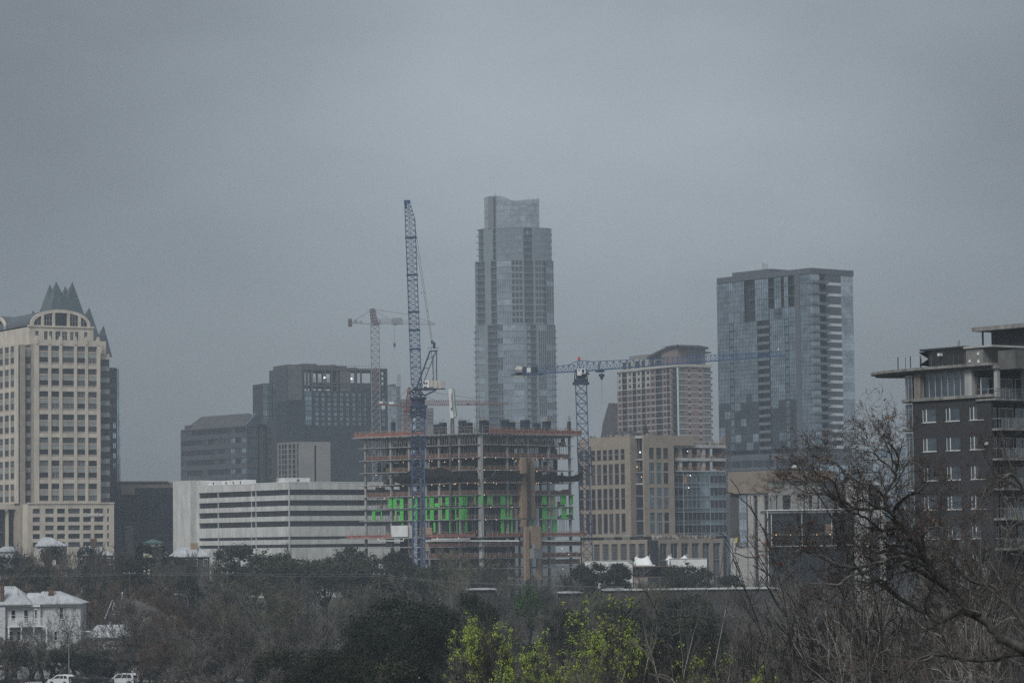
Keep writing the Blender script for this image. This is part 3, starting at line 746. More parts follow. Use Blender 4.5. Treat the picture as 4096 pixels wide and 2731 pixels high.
 for k in range(8, n):
  for l, r in ((135, 230), (236, 352)):
   xa_, xb_ = Rr(l, 500, 12)[0], Rr(r, 500, 12)[0]
   put('window', window_mesh(xb_ - xa_, fl, 4, 1, 0.12, (G_teal, G_teal, G_blue)[rnd.randrange(3)], M_fdark, 0.1), b.t, ((xa_ + xb_) / 2, 12.1, k * fl))
build_hotel()

# ------------------------------------------------------------------ H  far teal glass block and pale blocks
def build_far():
 b = Bd('teal_block', 'distant teal glass block under construction with thin mast behind dark tower', 'building', *Z4(1430, 2600), 1750, 25)
 X = lambda zx: b.R(*Z4(zx, 600))[0]; Z = lambda zy: b.R(*Z4(1500, zy))[1]
 x1 = X(1568); zt = Z(380); n = 13
 b.box('body', 0.1, x1 - .1, 0.4, 20, 0, zt - .2, M_fdark)
 for k in range(n):
  for i in range(4):
   h = (zt - Z(860)) / n
   put('window', window_mesh(x1 / 4, h, 3, 1, 0.14, (G_teal, G_blue)[rnd.random() < .4], M_alu, 0.12), b.t, (x1 * (i + .5) / 4, 0.2, Z(860) + k * h))
 mb = MB()
 for l, r, t in ((1490, 1508, 355), (1512, 1530, 352), (1440, 1460, 365)): mb.box(X(l), X(r), 0.5, 5, zt - .3, Z(t))
 b.part('roof_plant', mb, M_concD)
 mb = MB(); x = X(1553); z0, z1 = zt - 1, Z(255)
 for dx in (-.7, .7): mb.tube((x + dx, -1, z0 - 30), (x + dx, -1, z1), 0.16)
 for k in range(40): z = lerp(z0 - 30, z1, k / 39); mb.tube((x - .7, -1, z), (x + .7, -1, z), 0.1)
 b.part('hoist_mast', mb, M_fdark)
 b = Bd('pale_block', 'distant pale blocky building between the two central cranes', 'building', *Z5(545, 800), 1650, 25)
 X = lambda zx: b.R(*Z5(zx, 500))[0]; Z = lambda zy: b.R(*Z5(560, zy))[1]
 cells = facade(b, 'R', 0, 0, X(587), 0, Z(440), [(X(550 + 12 * k), X(558 + 12 * k)) for k in range(3)], [(Z(475 + 22 * k), Z(462 + 22 * k)) for k in range(4)], mat('pale_far_wall', (0.22, 0.22, 0.22), .9), .3)
 windows(b, 'R', 0, cells, 1, 1, 0, [G_smoke], M_fdark, .28)
 b.box('body', 0.02, X(587) - .02, 0.32, 15, 0, Z(440) - .1, M_concD)
 b = Bd('pale_block', 'distant plain grey building half hidden behind the red crane mast', 'building', *Z5(375, 800), 1800, 25)
 X = lambda zx: b.R(*Z5(zx, 500))[0]; Z = lambda zy: b.R(*Z5(400, zy))[1]
 cells = facade(b, 'R', 0, 0, X(445), 0, Z(385), [(X(382 + 15 * k), X(391 + 15 * k)) for k in range(4)], [(Z(420 + 25 * k), Z(405 + 25 * k)) for k in range(5)], MATS['pale_far_wall'], .3)
 windows(b, 'R', 0, cells, 1, 1, 0, [G_smoke], M_fdark, .28)
 b.box('body', 0.02, X(445) - .02, 0.32, 15, 0, Z(385) - .1, M_concD)
build_far()
# ------------------------------------------------------------------ lattice helpers
def lattice(mb, p, q, w0, w1, n, rc, rd, ref=(0, 1, 0), xb=True, wd=None):
 """square-section lattice from p to q"""
 p = Vector(p); q = Vector(q); d = (q - p).normalized(); v = Vector(ref); v = (v - d * v.dot(d)).normalized(); u = d.cross(v)
 def cs(t):
  c = p.lerp(q, t); h = lerp(w0, w1, t) / 2; k = h if wd is None else wd / 2
  return [c + u * (h * a) + v * (k * b_) for a, b_ in ((-1, -1), (1, -1), (1, 1), (-1, 1))]
 S = [cs(i / n) for i in range(n + 1)]
 for i in range(n):
  for k in range(4):
   k2 = (k + 1) % 4
   mb.tube(S[i][k], S[i + 1][k], rc, 4, cap=False)
   mb.tube(S[i][k], S[i + 1][k2], rd, 3, cap=False)
   if xb: mb.tube(S[i][k2], S[i + 1][k], rd, 3, cap=False)
   mb.tube(S[i + 1][k], S[i + 1][k2], rd, 3, cap=False)
 return mb
def tri_jib(mb, p, q, w, h0, h1, n, rc, rd, inv=False):
 """triangular jib: two bottom chords, one top chord, zigzag lacing"""
 p = Vector(p); q = Vector(q); d = (q - p).normalized(); u = d.cross(Vector((0, 0, 1))).normalized()
 bot = [[p.lerp(q, i / n) + u * (s * w / 2) for i in range(n + 1)] for s in (-1, 1)]
 top = [p.lerp(q, (i + 0.5) / n) + Vector((0, 0, lerp(h0, h1, (i + .5) / n))) for i in range(n)]
 for i in range(n):
  for s in (0, 1):
   mb.tube(bot[s][i], bot[s][i + 1], rc, 4, cap=False); mb.tube(bot[s][i], top[i], rd, 3, cap=False); mb.tube(top[i], bot[s][i + 1], rd, 3, cap=False)
  mb.tube(bot[0][i], bot[1][i], rd, 3, cap=False)
  if i < n - 1: mb.tube(top[i], top[i + 1], rc, 4, cap=False)
 return mb
M_blue = mat('blue_crane_paint', (0.05, 0.105, 0.215), 0.5, 0.12, 0.4)
M_blueD = mat('dark_blue_steel', (0.028, 0.045, 0.085), 0.5, 0.12, 0.4)
M_red = mat('red_crane_paint', (0.19, 0.055, 0.052), 0.5, 0.1, 0.4)
M_rust = mat('faded_red_paint', (0.12, 0.085, 0.085), 0.6, 0.1, 0.4)
M_galv = mat('galvanised_steel', (0.30, 0.31, 0.32), 0.5, 0.1, 0.5, 0.3)
M_cable = mat('steel_cable', (0.07, 0.075, 0.08), 0.5, 0.05)
M_black = mat('black_plate', (0.015, 0.016, 0.02), 0.5, 0.05)

# ------------------------------------------------------------------ M  concrete frame under construction
Zm1 = zoom(1400, 1680, 3.484); Zm2 = zoom(1850, 1650, 3.484); Zm3 = zoom(1360, 2050, 4.523); Zm4 = zoom(1850, 2050, 4.276)
class Pl:
 """a vertical working plane through p (u=0) towards q; n points away from the camera"""
 def __init__(s, p, q, org):
  s.p = Vector((p.x, p.y)); s.d = (Vector((q.x, q.y)) - s.p).normalized(); s.n = Vector((-s.d.y, s.d.x)); s.org = org
  if s.n.y < 0: s.n = -s.n
  s.len = (Vector((q.x, q.y)) - s.p).length
 def at(s, px, py, n=0.0):
  v = ray(px, py); o = s.p + s.n * n
  k = o.dot(s.n) / (v.x * s.n.x + v.y * s.n.y); w = Vector((v.x * k, v.y * k))
  return (w - s.p).dot(s.d), CAMZ + v.z * k
 def w(s, u, n, z):
  q = s.p + s.d * u + s.n * n
  return (q.x - s.org.x, q.y - s.org.y, z - s.org.z)
 def box(s, mb, u0, u1, n0, n1, z0, z1, m=0):
  k = len(mb.v)
  mb.v += [s.w(u0, n0, z0), s.w(u1, n0, z0), s.w(u1, n1, z0), s.w(u0, n1, z0), s.w(u0, n0, z1), s.w(u1, n0, z1), s.w(u1, n1, z1), s.w(u0, n1, z1)]
  for f in ((0, 3, 2, 1), (4, 5, 6, 7), (0, 1, 5, 4), (1, 2, 6, 5), (2, 3, 7, 6), (3, 0, 4, 7)):
   mb.f.append(tuple(k + i for i in f)); mb.m.append(m)
def build_frame():
 B = P(*Z5(885, 1500), 866); A = P(*Z5(150, 1500), 893); Cc = P(*Z5(1462, 1500), 892)
 org = Vector((B.x, B.y, 13.0))
 t = thing('construction_frame', 'open concrete high-rise frame under construction with bright green wall sheathing', 'building', org)
 PLl, PRr = Pl(B, A, org), Pl(B, Cc, org)
 def pl_for(px): return (PLl, PRr)[px > B_px]
 B_px = Z5(885, 1500)[0]
 zc = lambda y5: PRr.at(*Z5(885, y5))[1]
 lv = [zc(y) for y in (596, 666, 746, 826, 906, 981, 1058, 1136)]          # top deck, then the slabs below
 zpod = zc(1246); zl = [zc(1305), zc(1380), zc(1445), zc(1510)]
 DEPTH = 30.0
 M_slab = mat('slab_edge_concrete', (0.32, 0.32, 0.31), 0.9, 0.25, 0.8)
 def plan(ext_l, ext_r, front, back=DEPTH):
  def pt(pl, u, n): return Vector(pl.w(u, n, org.z))[:2]
  a = pt(PLl, PLl.len + ext_l, -front); b_ = Vector(pt(PLl, 0, -front)) * 0.5 + Vector(pt(PRr, 0, -front)) * 0.5; c = pt(PRr, PRr.len + ext_r, -front)
  return [a, tuple(b_), c, pt(PRr, PRr.len + ext_r - 5, back), pt(PLl, PLl.len + ext_l - 5, back)]
 for k, z in enumerate(lv):
  mb = MB(); top = (k == 0)
  mb.prism(plan(3.0 if top else 1.3, 3.0 if top else 0.6, 1.2 if top else 0.35), z - org.z - (0.35 if top else 0.24), z - org.z)
  part('floor_slab', mb, M_slab, t)
 for k, z in enumerate([zpod] + zl):
  mb = MB(); mb.prism(plan(7.0 if k == 0 else 3.0, 4.5, 2.6 if k == 0 else 1.6), z - org.z - 0.3, z - org.z); part('floor_slab', mb, M_slab, t)
 M_colg = mat('column_concrete', (0.32, 0.32, 0.31), .9, .2, .6, streak=2)
 # columns: front row and two rows behind
 colsx = [165, 325, 440, 545, 628, 757, 885, 1053, 1185, 1312, 1447]
 levels = [lv[0] - .35] + lv[1:] + [zpod] + zl + [org.z]
 for zx in colsx:
  pl = pl_for(Z5(zx, 0)[0]) if zx != 885 else PRr
  for n, w in ((0.5, 0.62 if zx != 885 else 0.95), (10.5, 0.5), (20.5, 0.5)):
   u = pl.at(*Z5(zx, 1300), 0.5)[0]
   mb = MB()
   u2 = u + (n - 0.5) * (0.25 if pl is PRr else 0.3) * (-1)
   if pl is PLl: u2 = u - (n - .5) * 0.2
   pl.box(mb, u2 - w / 2, u2 + w / 2, n - w / 2 - (0.25 if zx == 885 and n < 1 else 0), n + w / 2, org.z, lv[0] - 0.36)
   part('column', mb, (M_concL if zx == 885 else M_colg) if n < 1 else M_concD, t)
 # service core that blocks the view through the middle
 M_core = mat('shade_dark_core_concrete', (0.05, 0.05, 0.052), 0.95, 0.2, 0.3)  # shade inside the floors put into the core's dark colour
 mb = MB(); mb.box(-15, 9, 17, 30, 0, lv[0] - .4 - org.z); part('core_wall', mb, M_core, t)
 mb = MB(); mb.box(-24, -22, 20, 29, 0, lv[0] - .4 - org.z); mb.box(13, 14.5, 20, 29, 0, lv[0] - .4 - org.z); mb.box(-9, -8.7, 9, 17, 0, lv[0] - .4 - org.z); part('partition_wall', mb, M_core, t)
 # shoring posts under the top decks
 mb = MB()
 for pl in (PLl, PRr):
  for zt_, zb_, stp, rows_ in ((lv[0] - .36, lv[1], 0.85, (0.0, 2.5, 5, 8, 12)), (lv[1] - .25, lv[2], 1.25, (0.9, 3.2, 7, 11))):
   for n in rows_:
    u = 0.5 + rnd.random()
    while u < pl.len - 0.3:
     pl.box(mb, u - .045, u + .045, n - .045, n + .045, zb_, zt_)
     if rnd.random() < 0.35 and zt_ > lv[1]:
      a = pl.w(u, n, zb_ + .5); c = pl.w(u + stp * (1 if rnd.random() < .5 else -1), n, zt_ - .3); mb.tube(a, c, .035, 3, cap=False)
     u += stp * rnd.uniform(.7, 1.4)
  for k in range(26):                                             # timber joists seen edge-on beneath the deck
   u = pl.len * (k + .5) / 26; pl.box(mb, u - .07, u + .07, -1.0, 12, lv[0] - .62, lv[0] - .36)
  for n in (0.3, 3, 6): pl.box(mb, 0.3, pl.len + 1.5, n, n + .12, lv[0] - .85, lv[0] - .63)
 part('shoring', mb, mat('shoring_steel', (0.34, 0.34, 0.335), 0.6, 0.2, 1.0), t)
 # studs on the lower floors, pipes
 mb = MB()
 for pl in (PLl, PRr):
  for k in (5, 6, 7):
   zt_ = lv[k] - .25; zb_ = lv[k + 1] if k < 7 else zpod
   u = 1.0
   while u < pl.len - 1:
    if rnd.random() < 0.8: pl.box(mb, u - .03, u + .03, 0.9, 1.0, zb_, zt_)
    if rnd.random() < 0.5: pl.box(mb, u + .2, u + .26, 5.0, 5.1, zb_, zt_)
    u += rnd.uniform(.3, .75)
 part('wall_studs', mb, mat('stud_steel', (0.36, 0.37, 0.38), 0.5, 0.15, 1.0, 0.2), t)
 # red safety netting and timber rails along slab edges
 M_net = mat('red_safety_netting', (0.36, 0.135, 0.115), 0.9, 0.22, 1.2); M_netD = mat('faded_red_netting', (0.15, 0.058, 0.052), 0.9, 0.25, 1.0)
 M_wood = mat('raw_timber', (0.37, 0.28, 0.20), 0.85, 0.2, 1.5)
 def rail(pl, u0, u1, n, z, h=1.15, step=2.2, net=None, nh=0.9, wood=True):
  mb = MB(); k = max(1, int(round((u1 - u0) / step)))
  for i in range(k + 1):
   u = lerp(u0, u1, i / k); pl.box(mb, u - .055, u + .055, n - .05, n + .05, z, z + h + 0.12)
  for hh in (h, h * .55): pl.box(mb, u0, u1, n - .035, n + .035, z + hh - .05, z + hh + .05)
  if wood: part('guard_rail', mb, M_wood, t)
  if net is not None:
   mb = MB(); segs = max(2, int((u1 - u0) / 1.2))
   for i in range(segs):
    a0, a1 = lerp(u0, u1, i / segs), lerp(u0, u1, (i + 1) / segs); s0 = nh * (0.93 + .1 * math.sin(a0 * 1.9)); s1 = nh * (0.93 + .1 * math.sin(a1 * 1.9))
    mb.quad(pl.w(a0, n + .08, z), pl.w(a1, n + .08 + .05 * math.sin(i), z), pl.w(a1, n + .08, z + s1), pl.w(a0, n + .08, z + s0))
   part('safety_netting', mb, net, t)
 uL = lambda zx, n=0: PLl.at(*Z5(zx, 700), n)[0]; uR = lambda zx, n=0: PRr.at(*Z5(zx, 700), n)[0]
 rail(PLl, uL(540, -1), uL(90, -1), -1.0, lv[0], 1.55, net=M_net, nh=1.2); rail(PLl, 0.3, uL(548, -1), -1.0, lv[0], 1.9)
 rail(PRr, 0.3, uR(940, -1), -1.0, lv[0], 1.9); rail(PRr, uR(942, -1), uR(1518, -1), -1.0, lv[0], 1.7, net=M_net, nh=1.35)
 for pl in (PLl, PRr):
  for k, (f0, f1) in ((1, (0.02, .8)), (2, (0.02, 0.98)), (3, (.05, .8)), (4, (0.0, 0.55)), (5, (0.02, .99)), (6, (0.02, 0.9)), (7, (0.0, .5))):
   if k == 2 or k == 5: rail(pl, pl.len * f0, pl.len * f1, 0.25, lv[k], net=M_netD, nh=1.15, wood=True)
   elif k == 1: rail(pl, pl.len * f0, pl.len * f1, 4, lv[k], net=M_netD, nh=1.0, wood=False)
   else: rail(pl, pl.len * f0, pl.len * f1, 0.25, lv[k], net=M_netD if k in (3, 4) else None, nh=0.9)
 pU = lambda zx: PLl.at(*Z5(zx, 1240), -2.2)[0]; pV = lambda zx: PRr.at(*Z5(zx, 1240), -2.2)[0]
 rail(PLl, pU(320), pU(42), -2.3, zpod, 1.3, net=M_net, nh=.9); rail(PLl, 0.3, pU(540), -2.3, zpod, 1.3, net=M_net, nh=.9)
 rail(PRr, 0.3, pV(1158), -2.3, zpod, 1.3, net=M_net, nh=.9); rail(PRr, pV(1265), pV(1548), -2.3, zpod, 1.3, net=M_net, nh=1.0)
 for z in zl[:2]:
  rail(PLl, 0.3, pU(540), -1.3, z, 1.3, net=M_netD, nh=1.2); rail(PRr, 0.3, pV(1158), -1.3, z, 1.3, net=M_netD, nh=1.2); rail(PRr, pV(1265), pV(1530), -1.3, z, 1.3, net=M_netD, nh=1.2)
  mb = MB()
  for pl, a, c in ((PRr, 1, pV(1158)), (PRr, pV(1270), pV(1540)), (PLl, 1, pU(545))):
   k = int((c - a) / 4.6)
   for i in range(k + 1): u = lerp(a, c, i / max(k, 1)); pl.box(mb, u - .1, u + .1, -1.5, -1.35, z, z + 1.7)
  part('steel_stanchions', mb, M_galv, t)
 # green sheathing, each board its own piece
 M_green = mat('green_sheathing', (0.09, 0.54, 0.09), 0.75, 0.12, 2.0, per_object=0.1); M_gd = mat('green_sheathing_print', (0.02, 0.13, 0.03), 0.8, 0.1)
 M_osb = mat('oriented_strand_board', (0.37, 0.265, 0.175), 0.85, 0.22, 3.0)
 def sheet(za, x0, y0, x1, y1, m=M_green, n=0.12, th=0.14, name='sheathing_panel', prt=True):
  pa, pb = za(x0, y1), za(x1, y0); pl = pl_for((pa[0] + pb[0]) / 2)
  u0, z0 = pl.at(*pa, n); u1, z1 = pl.at(*pb, n); mb = MB(); pl.box(mb, min(u0, u1), max(u0, u1), n, n + th, min(z0, z1), max(z0, z1), 0)
  if m is M_green and prt:
   w = abs(u1 - u0); h = abs(z1 - z0);
   for i in range(max(1, int(w / 0.62))):
    for j in range(max(1, int(h / 0.75))):
     uu = min(u0, u1) + (i + .5 + .3 * ((j % 2) - .5)) * w / max(1, int(w / .62)); zz = min(z0, z1) + (j + .5) * h / max(1, int(h / .75))
     pl.box(mb, uu - .11, uu + .11, n - .012, n, zz - .1, zz + .1, 1)
  part(name, mb, [m, M_gd], t)
 g1 = [(533, 1090, 583, 1218), (597, 1090, 650, 1240), (650, 1078, 695, 1100), (695, 1078, 742, 1240), (840, 1080, 860, 1230), (905, 1070, 938, 1220), (860, 1200, 905, 1215),
          (1055, 1065, 1070, 1210), (1070, 1065, 1117, 1085), (1117, 1062, 1165, 1215), (1165, 1065, 1245, 1080), (1180, 1160, 1245, 1205), (1268, 1065, 1282, 1190), (1330, 1052, 1378, 1192), (1378, 1055, 1468, 1072),
          (1465, 1060, 1478, 1190), (1478, 1056, 1530, 1072), (1530, 1045, 1632, 1185), (1632, 1050, 1740, 1064),
          (305, 1255, 350, 1400), (350, 1255, 440, 1272), (433, 1272, 442, 1400),
          (632, 1245, 648, 1418), (648, 1245, 697, 1266), (697, 1240, 742, 1418), (648, 1388, 697, 1418), (740, 1240, 832, 1256), (832, 1230, 860, 1412), (905, 1225, 938, 1410), (860, 1385, 905, 1411),
          (1055, 1235, 1070, 1408), (1070, 1230, 1117, 1252), (1117, 1225, 1165, 1406), (1070, 1378, 1117, 1407), (1165, 1230, 1255, 1250), (1255, 1375, 1378, 1402), (1265, 1228, 1282, 1375), (1332, 1220, 1378, 1376), (1378, 1225, 1468, 1245),
          (1465, 1220, 1480, 1392), (1480, 1360, 1532, 1392), (1480, 1215, 1532, 1238), (1532, 1210, 1632, 1392)]
 for r in g1: sheet(Zm1, *r, prt=(r[2] - r[0] > 30 and r[3] - r[1] > 40))
 g2 = [(0, 1145, 62, 1285), (68, 1145, 148, 1165), (170, 1150, 182, 1282), (232, 1148, 277, 1280), (350, 1148, 390, 1280), (410, 1145, 422, 1295), (422, 1140, 525, 1160), (535, 1135, 598, 1280), (665, 1150, 680, 1280),
          (1113, 1138, 1173, 1278), (1262, 1150, 1277, 1292), (1277, 1143, 1365, 1162), (1365, 1150, 1372, 1280), (1382, 1135, 1447, 1278), (1508, 1150, 1541, 1280),
          (0, 1315, 66, 1498), (538, 1310, 598, 1490), (598, 1310, 665, 1335), (598, 1455, 698, 1488), (665, 1335, 680, 1455),
          (1115, 1310, 1175, 1488), (1175, 1318, 1245, 1335), (1175, 1455, 1262, 1488), (1263, 1320, 1277, 1488), (1277, 1315, 1365, 1335), (1386, 1310, 1447, 1490), (1447, 1320, 1515, 1335), (1447, 1452, 1515, 1490), (1515, 1315, 1541, 1490)]
 for r in g2: sheet(Zm2, *r, prt=(r[2] - r[0] > 30 and r[3] - r[1] > 40))
 g4 = [(48, 140, 78, 330), (662, 120, 712, 385), (835, 115, 860, 380), (1195, 112, 1215, 228), (1378, 125, 1415, 375), (1555, 118, 1612, 372)]
 for r in g4: sheet(Zm4, *r, n=0.3, prt=False)
 for r in [(1112, 165, 1142, 225), (1692, 160, 1722, 355), (1975, 150, 2005, 365), (2108, 145, 2120, 350), (2270, 150, 2300, 355)]: sheet(Zm3, *r, n=0.3, prt=False)
 for r in [(157, 1155, 172, 1280), (390, 1150, 410, 1280), (681, 1148, 695, 1280), (1240, 1148, 1262, 1280), (1245, 1322, 1263, 1452), (681, 1318, 697, 1450)]: sheet(Zm2, *r, m=M_osb, name='timber_panel')
 for r in [(625, 1258, 634, 1395), (828, 1078, 843, 1228), (828, 1240, 843, 1380), (1250, 1070, 1268, 1192), (1250, 1238, 1266, 1370)]: sheet(Zm1, *r, m=M_osb, name='timber_panel', n=0.1)
 # strand board enclosures and the white board on the podium deck
 for za, r, n in ((Zm3, (1545, 268, 1665, 430), -1.2), (Zm3, (1440, 275, 1535, 430), 0.5), (Zm3, (1530, 470, 1600, 690), -1.3), (Zm4, (1345, 785, 2010, 885), 1.5)): sheet(za, *r, m=M_osb, n=n, name='strand_board_panel')
 sheet(Zm3, 928, 228, 1222, 436, m=M_white, n=-1.8, th=0.4, name='white_hoarding'); sheet(Zm3, 1235, 228, 1305, 450, m=M_concL, n=-1.0, th=.4, name='concrete_panel')
 sheet(Zm3, 830, 190, 895, 640, m=M_concL, n=3.0, th=0.5, name='concrete_panel')
 # dark debris nets slung out below the fifth slab
 M_dn = mat('black_debris_net', (0.022, 0.021, 0.021), 0.95, 0.2, 1.0)
 def net(za, pts):
  """pts: (x, y_upper, y_lower) - hung from the slab edge and pulled outwards"""
  mb = MB(); prev = None
  for x, yu, yl in pts:
   px = za(x, yu)[0]; pl = pl_for(px)
   a = Vector(pl.w(*(lambda q: (q[0], -2.6, q[1]))(pl.at(*za(x, yu), -2.6)))); m_ = Vector(pl.w(*(lambda q: (q[0], -1.9, q[1] - .25))(pl.at(*za(x, (yu + yl) / 2), -1.9)))); c = Vector(pl.w(*(lambda q: (q[0], -0.4, q[1]))(pl.at(*za(x, yl), -0.4))))
   if prev: mb.quad(prev[0], a, m_, prev[1]); mb.quad(prev[1], m_, c, prev[2])
   prev = (a, m_, c)
  part('debris_net', mb, M_dn, t)
 net(Zm1, [(560, 780, 784), (640, 782, 870), (720, 760, 892), (790, 725, 892), (880, 680, 888), (1010, 655, 885), (1150, 690, 878), (1270, 652, 872), (1380, 700, 868), (1500, 722, 864), (1620, 720, 858), (1740, 705, 855)])
 net(Zm2, [(60, 800, 955), (150, 860, 958), (240, 935, 958)]); net(Zm2, [(345, 935, 956), (420, 870, 956), (480, 800, 955), (560, 815, 955), (680, 806, 955), (820, 850, 955), (905, 840, 850)])
 net(Zm2, [(1015, 930, 960), (1090, 885, 965), (1165, 848, 965), (1290, 870, 965), (1370, 868, 965), (1470, 885, 968), (1540, 880, 965), (1620, 850, 955), (1690, 830, 836)])
 # net outriggers
 mb = MB()
 for za, p, q in ((Zm1, (1630, 695), (1745, 795)), (Zm2, (62, 800), (225, 940)), (Zm2, (478, 790), (358, 942)), (Zm2, (1165, 850), (1015, 935)), (Zm2, (1595, 820), (1530, 935)), (Zm1, (147, 690), (190, 870)), (Zm1, (298, 790), (280, 860))):
  pl = pl_for(za(*p)[0]); u0, z0 = pl.at(*za(*p), -2.6); u1, z1 = pl.at(*za(*q), -0.3); mb.tube(pl.w(u0, -2.6, z0), pl.w(u1, -.3, z1), 0.07)
 part('net_strut', mb, M_galv, t)
 # site lights strung under the slabs
 M_lamp = mat('lit_bulb', (1, .8, .5), 0.5, 0, emit=((1.0, 0.58, 0.25), 1.5))
 me = MB().lathe([(0.0, -.1), (.06, -.07), (.075, 0), (.055, .08), (.03, .13), (0, .13)], k=6).mesh('site_lamp', M_lamp)
 L1 = [(742, 588), (1105, 566), (1142, 570), (1320, 582), (1427, 550), (1515, 572), (1616, 541), (1716, 538), (361, 764), (780, 752), (815, 756), (1102, 734), (1130, 737), (1000, 752), (420, 926), (740, 918), (893, 912), (1140, 902), (1250, 896), (1308, 914), (1452, 892), (1470, 886), (1637, 880), (484, 1090), (887, 1077)]
 L2 = [(48, 646), (148, 641), (313, 626), (463, 631), (703, 638), (745, 667), (1037, 651), (1133, 638), (1378, 638), (215, 820), (305, 800), (491, 803), (680, 807), (1037, 818), (68, 985), (176, 983), (217, 992), (311, 972), (433, 973), (471, 988), (1028, 987), (1055, 978), (1232, 978), (304, 1146), (395, 1317), (691, 1316), (325, 1490), (470, 1491)]
 for za, Ls in ((Zm1, L1), (Zm2, L2)):
  for x, y in Ls:
   pl = pl_for(za(x, y)[0]); n = -0.6; u, z = pl.at(*za(x, y), n); put('site_lamp', me, t, pl.w(u, n, z))
 for x, y in ((1760, 460), (2140, 455), (690, 483), (1153, 477), (1766, 711)):
  pl = pl_for(Zm3(x, y)[0]); u, z = pl.at(*Zm3(x, y), -2.7); put('site_lamp', me, t, pl.w(u, -2.7, z))
 for x, y in ((1703, 611), (1816, 713), (1718, 956)):
  u, z = PRr.at(*Zm4(x, y), -2.7); put('site_lamp', me, t, PRr.w(u, -2.7, z))
 # white drain pipes under the podium deck
 mb = MB()
 for za, p, q in ((Zm3, (722, 508), (1158, 508)), (Zm3, (1540, 508), (2352, 506)), (Zm3, (1655, 478), (2352, 470)), (Zm4, (0, 481), (970, 482)), (Zm4, (1350, 484), (2010, 484)), (Zm4, (1350, 440), (1400, 480)), (Zm4, (1560, 440), (1600, 482)), (Zm4, (755, 445), (795, 482))):
  pl = pl_for(za(*p)[0]); pl2 = pl_for(za(*q)[0]); u0, z0 = pl.at(*za(*p), -1.9); u1, z1 = pl.at(*za(*q), -1.9); mb.tube(pl.w(u0, -1.9, z0), pl.w(u1, -1.9, z1), 0.17, 6)
 part('drain_pipe', mb, M_white, t)
 # hoist: two strand-board shafts, mast, cage
 def shaft(za, x0, y0, x1, y1, n0, n1):
  u0, z1 = PRr.at(*za(x0, y0), n0); u1, _ = PRr.at(*za(x1, y0), n0); _, z0 = PRr.at(*za(x0, y1), n0); mb = MB(); PRr.box(mb, u0, u1, n0, n1, z0, z1); part('hoist_shaft', mb, M_osb, t)
 shaft(Zm2, 822, 618, 895, 1470, -0.9, 1.2); shaft(Zm2, 944, 616, 1005, 1470, -0.9, 1.2)
 shaft(Zm4, 1030, 110, 1100, 232, -0.9, 1.0); shaft(Zm4, 1076, 232, 1140, 1150, -3.6, -2.7); shaft(Zm4, 1180, 230, 1345, 560, -3.5, -2.7); shaft(Zm4, 1285, 560, 1350, 1150, -3.5, -2.7)
 mb = MB(); u, z1 = PRr.at(*Zm2(930, 600), -1.6);
 lattice(mb, PRr.w(u, -1.6, org.z), PRr.w(u, -1.6, z1), 1.0, 1.0, 42, 0.09, 0.05); part('hoist_mast', mb, M_fdark, t)
 mb = MB(); u0, z1 = PRr.at(*Zm4(1190, 612), -4.6); u1, z0 = PRr.at(*Zm4(1330, 778), -4.6)
 PRr.box(mb, u0, u1, -5.4, -3.6, z0, z1)
 for k in range(9): u = lerp(u0, u1, k / 8); PRr.box(mb, u - .04, u + .04, -5.47, -5.4, z0, z1)
 for k in range(6): z = lerp(z0, z1, k / 5); PRr.box(mb, u0, u1, -5.46, -5.41, z - .04, z + .04)
 PRr.box(mb, u0 + .6, u0 + 1.4, -5.2, -4, z1, z1 + 1.6); part('hoist_cage', mb, M_galv, t)
 # column forms and starter bars on the top deck
 M_form = mat('dark_blue_formwork', (0.028, 0.042, 0.07), 0.7, 0.15, 1.0); M_bar = mat('rusty_rebar', (0.10, 0.075, 0.06), 0.9, 0.2)
 def form(za, x0, y0, x1, n=4.0, cap=False):
  pl = pl_for(za(x0, y0)[0]); ua, z1 = pl.at(*za(x0, y0), n); ub, _ = pl.at(*za(x1, y0), n); u0, u1 = min(ua, ub), max(ua, ub)
  mb = MB(); pl.box(mb, u0, u1, n, n + (u1 - u0), lv[0], z1)
  for k in range(3): z = lerp(lv[0], z1, (k + .5) / 3); pl.box(mb, u0 - .1, u1 + .1, n - .1, n + (u1 - u0) + .1, z - .08, z + .08)
  part('column_form', mb, M_form, t)
  mb = MB()
  for k in range(6):
   uu = lerp(u0, u1, k / 5); mb.tube(pl.w(uu, n + .3, z1 - .2), pl.w(uu + rnd.uniform(-.1, .1), n + .3, z1 + rnd.uniform(.6, 1.3)), 0.035, 3)
  part('starter_bars', mb, M_bar, t)
  if cap: mb = MB(); pl.box(mb, u0 - .3, u1 + .3, n - .3, n + 1.2, z1 + 0.01, z1 + .3); part('timber_cap', mb, M_wood, t)
 for x0, y0, x1, c in ((232, 110, 292, 1), (300, 112, 370, 0), (590, 98, 652, 0), (662, 135, 735, 1), (870, 100, 940, 0), (1037, 145, 1090, 0), (1170, 120, 1232, 1), (25, 140, 90, 0)): form(Zm2, x0, y0, x1, 4.0, c)
 for x0, y0, x1, c in ((1165, 60, 1232, 0), (1240, 35, 1300, 0), (1510, 5, 1572, 0), (1595, 35, 1655, 0), (572, 25, 605, 0)): form(Zm1, x0, y0, x1, 5.0, c)
 mb = MB(); u0, z1 = PRr.at(*Zm2(1480, 122), 1.0); u1, _ = PRr.at(*Zm2(1512, 122), 1); PRr.box(mb, u0, u1, 1, 1.7, lv[0], z1)
 for k in range(5): uu = lerp(u0, u1, k / 4); mb.tube(PRr.w(uu, 1.3, z1), PRr.w(uu, 1.3, z1 + 1.7), .04, 3)
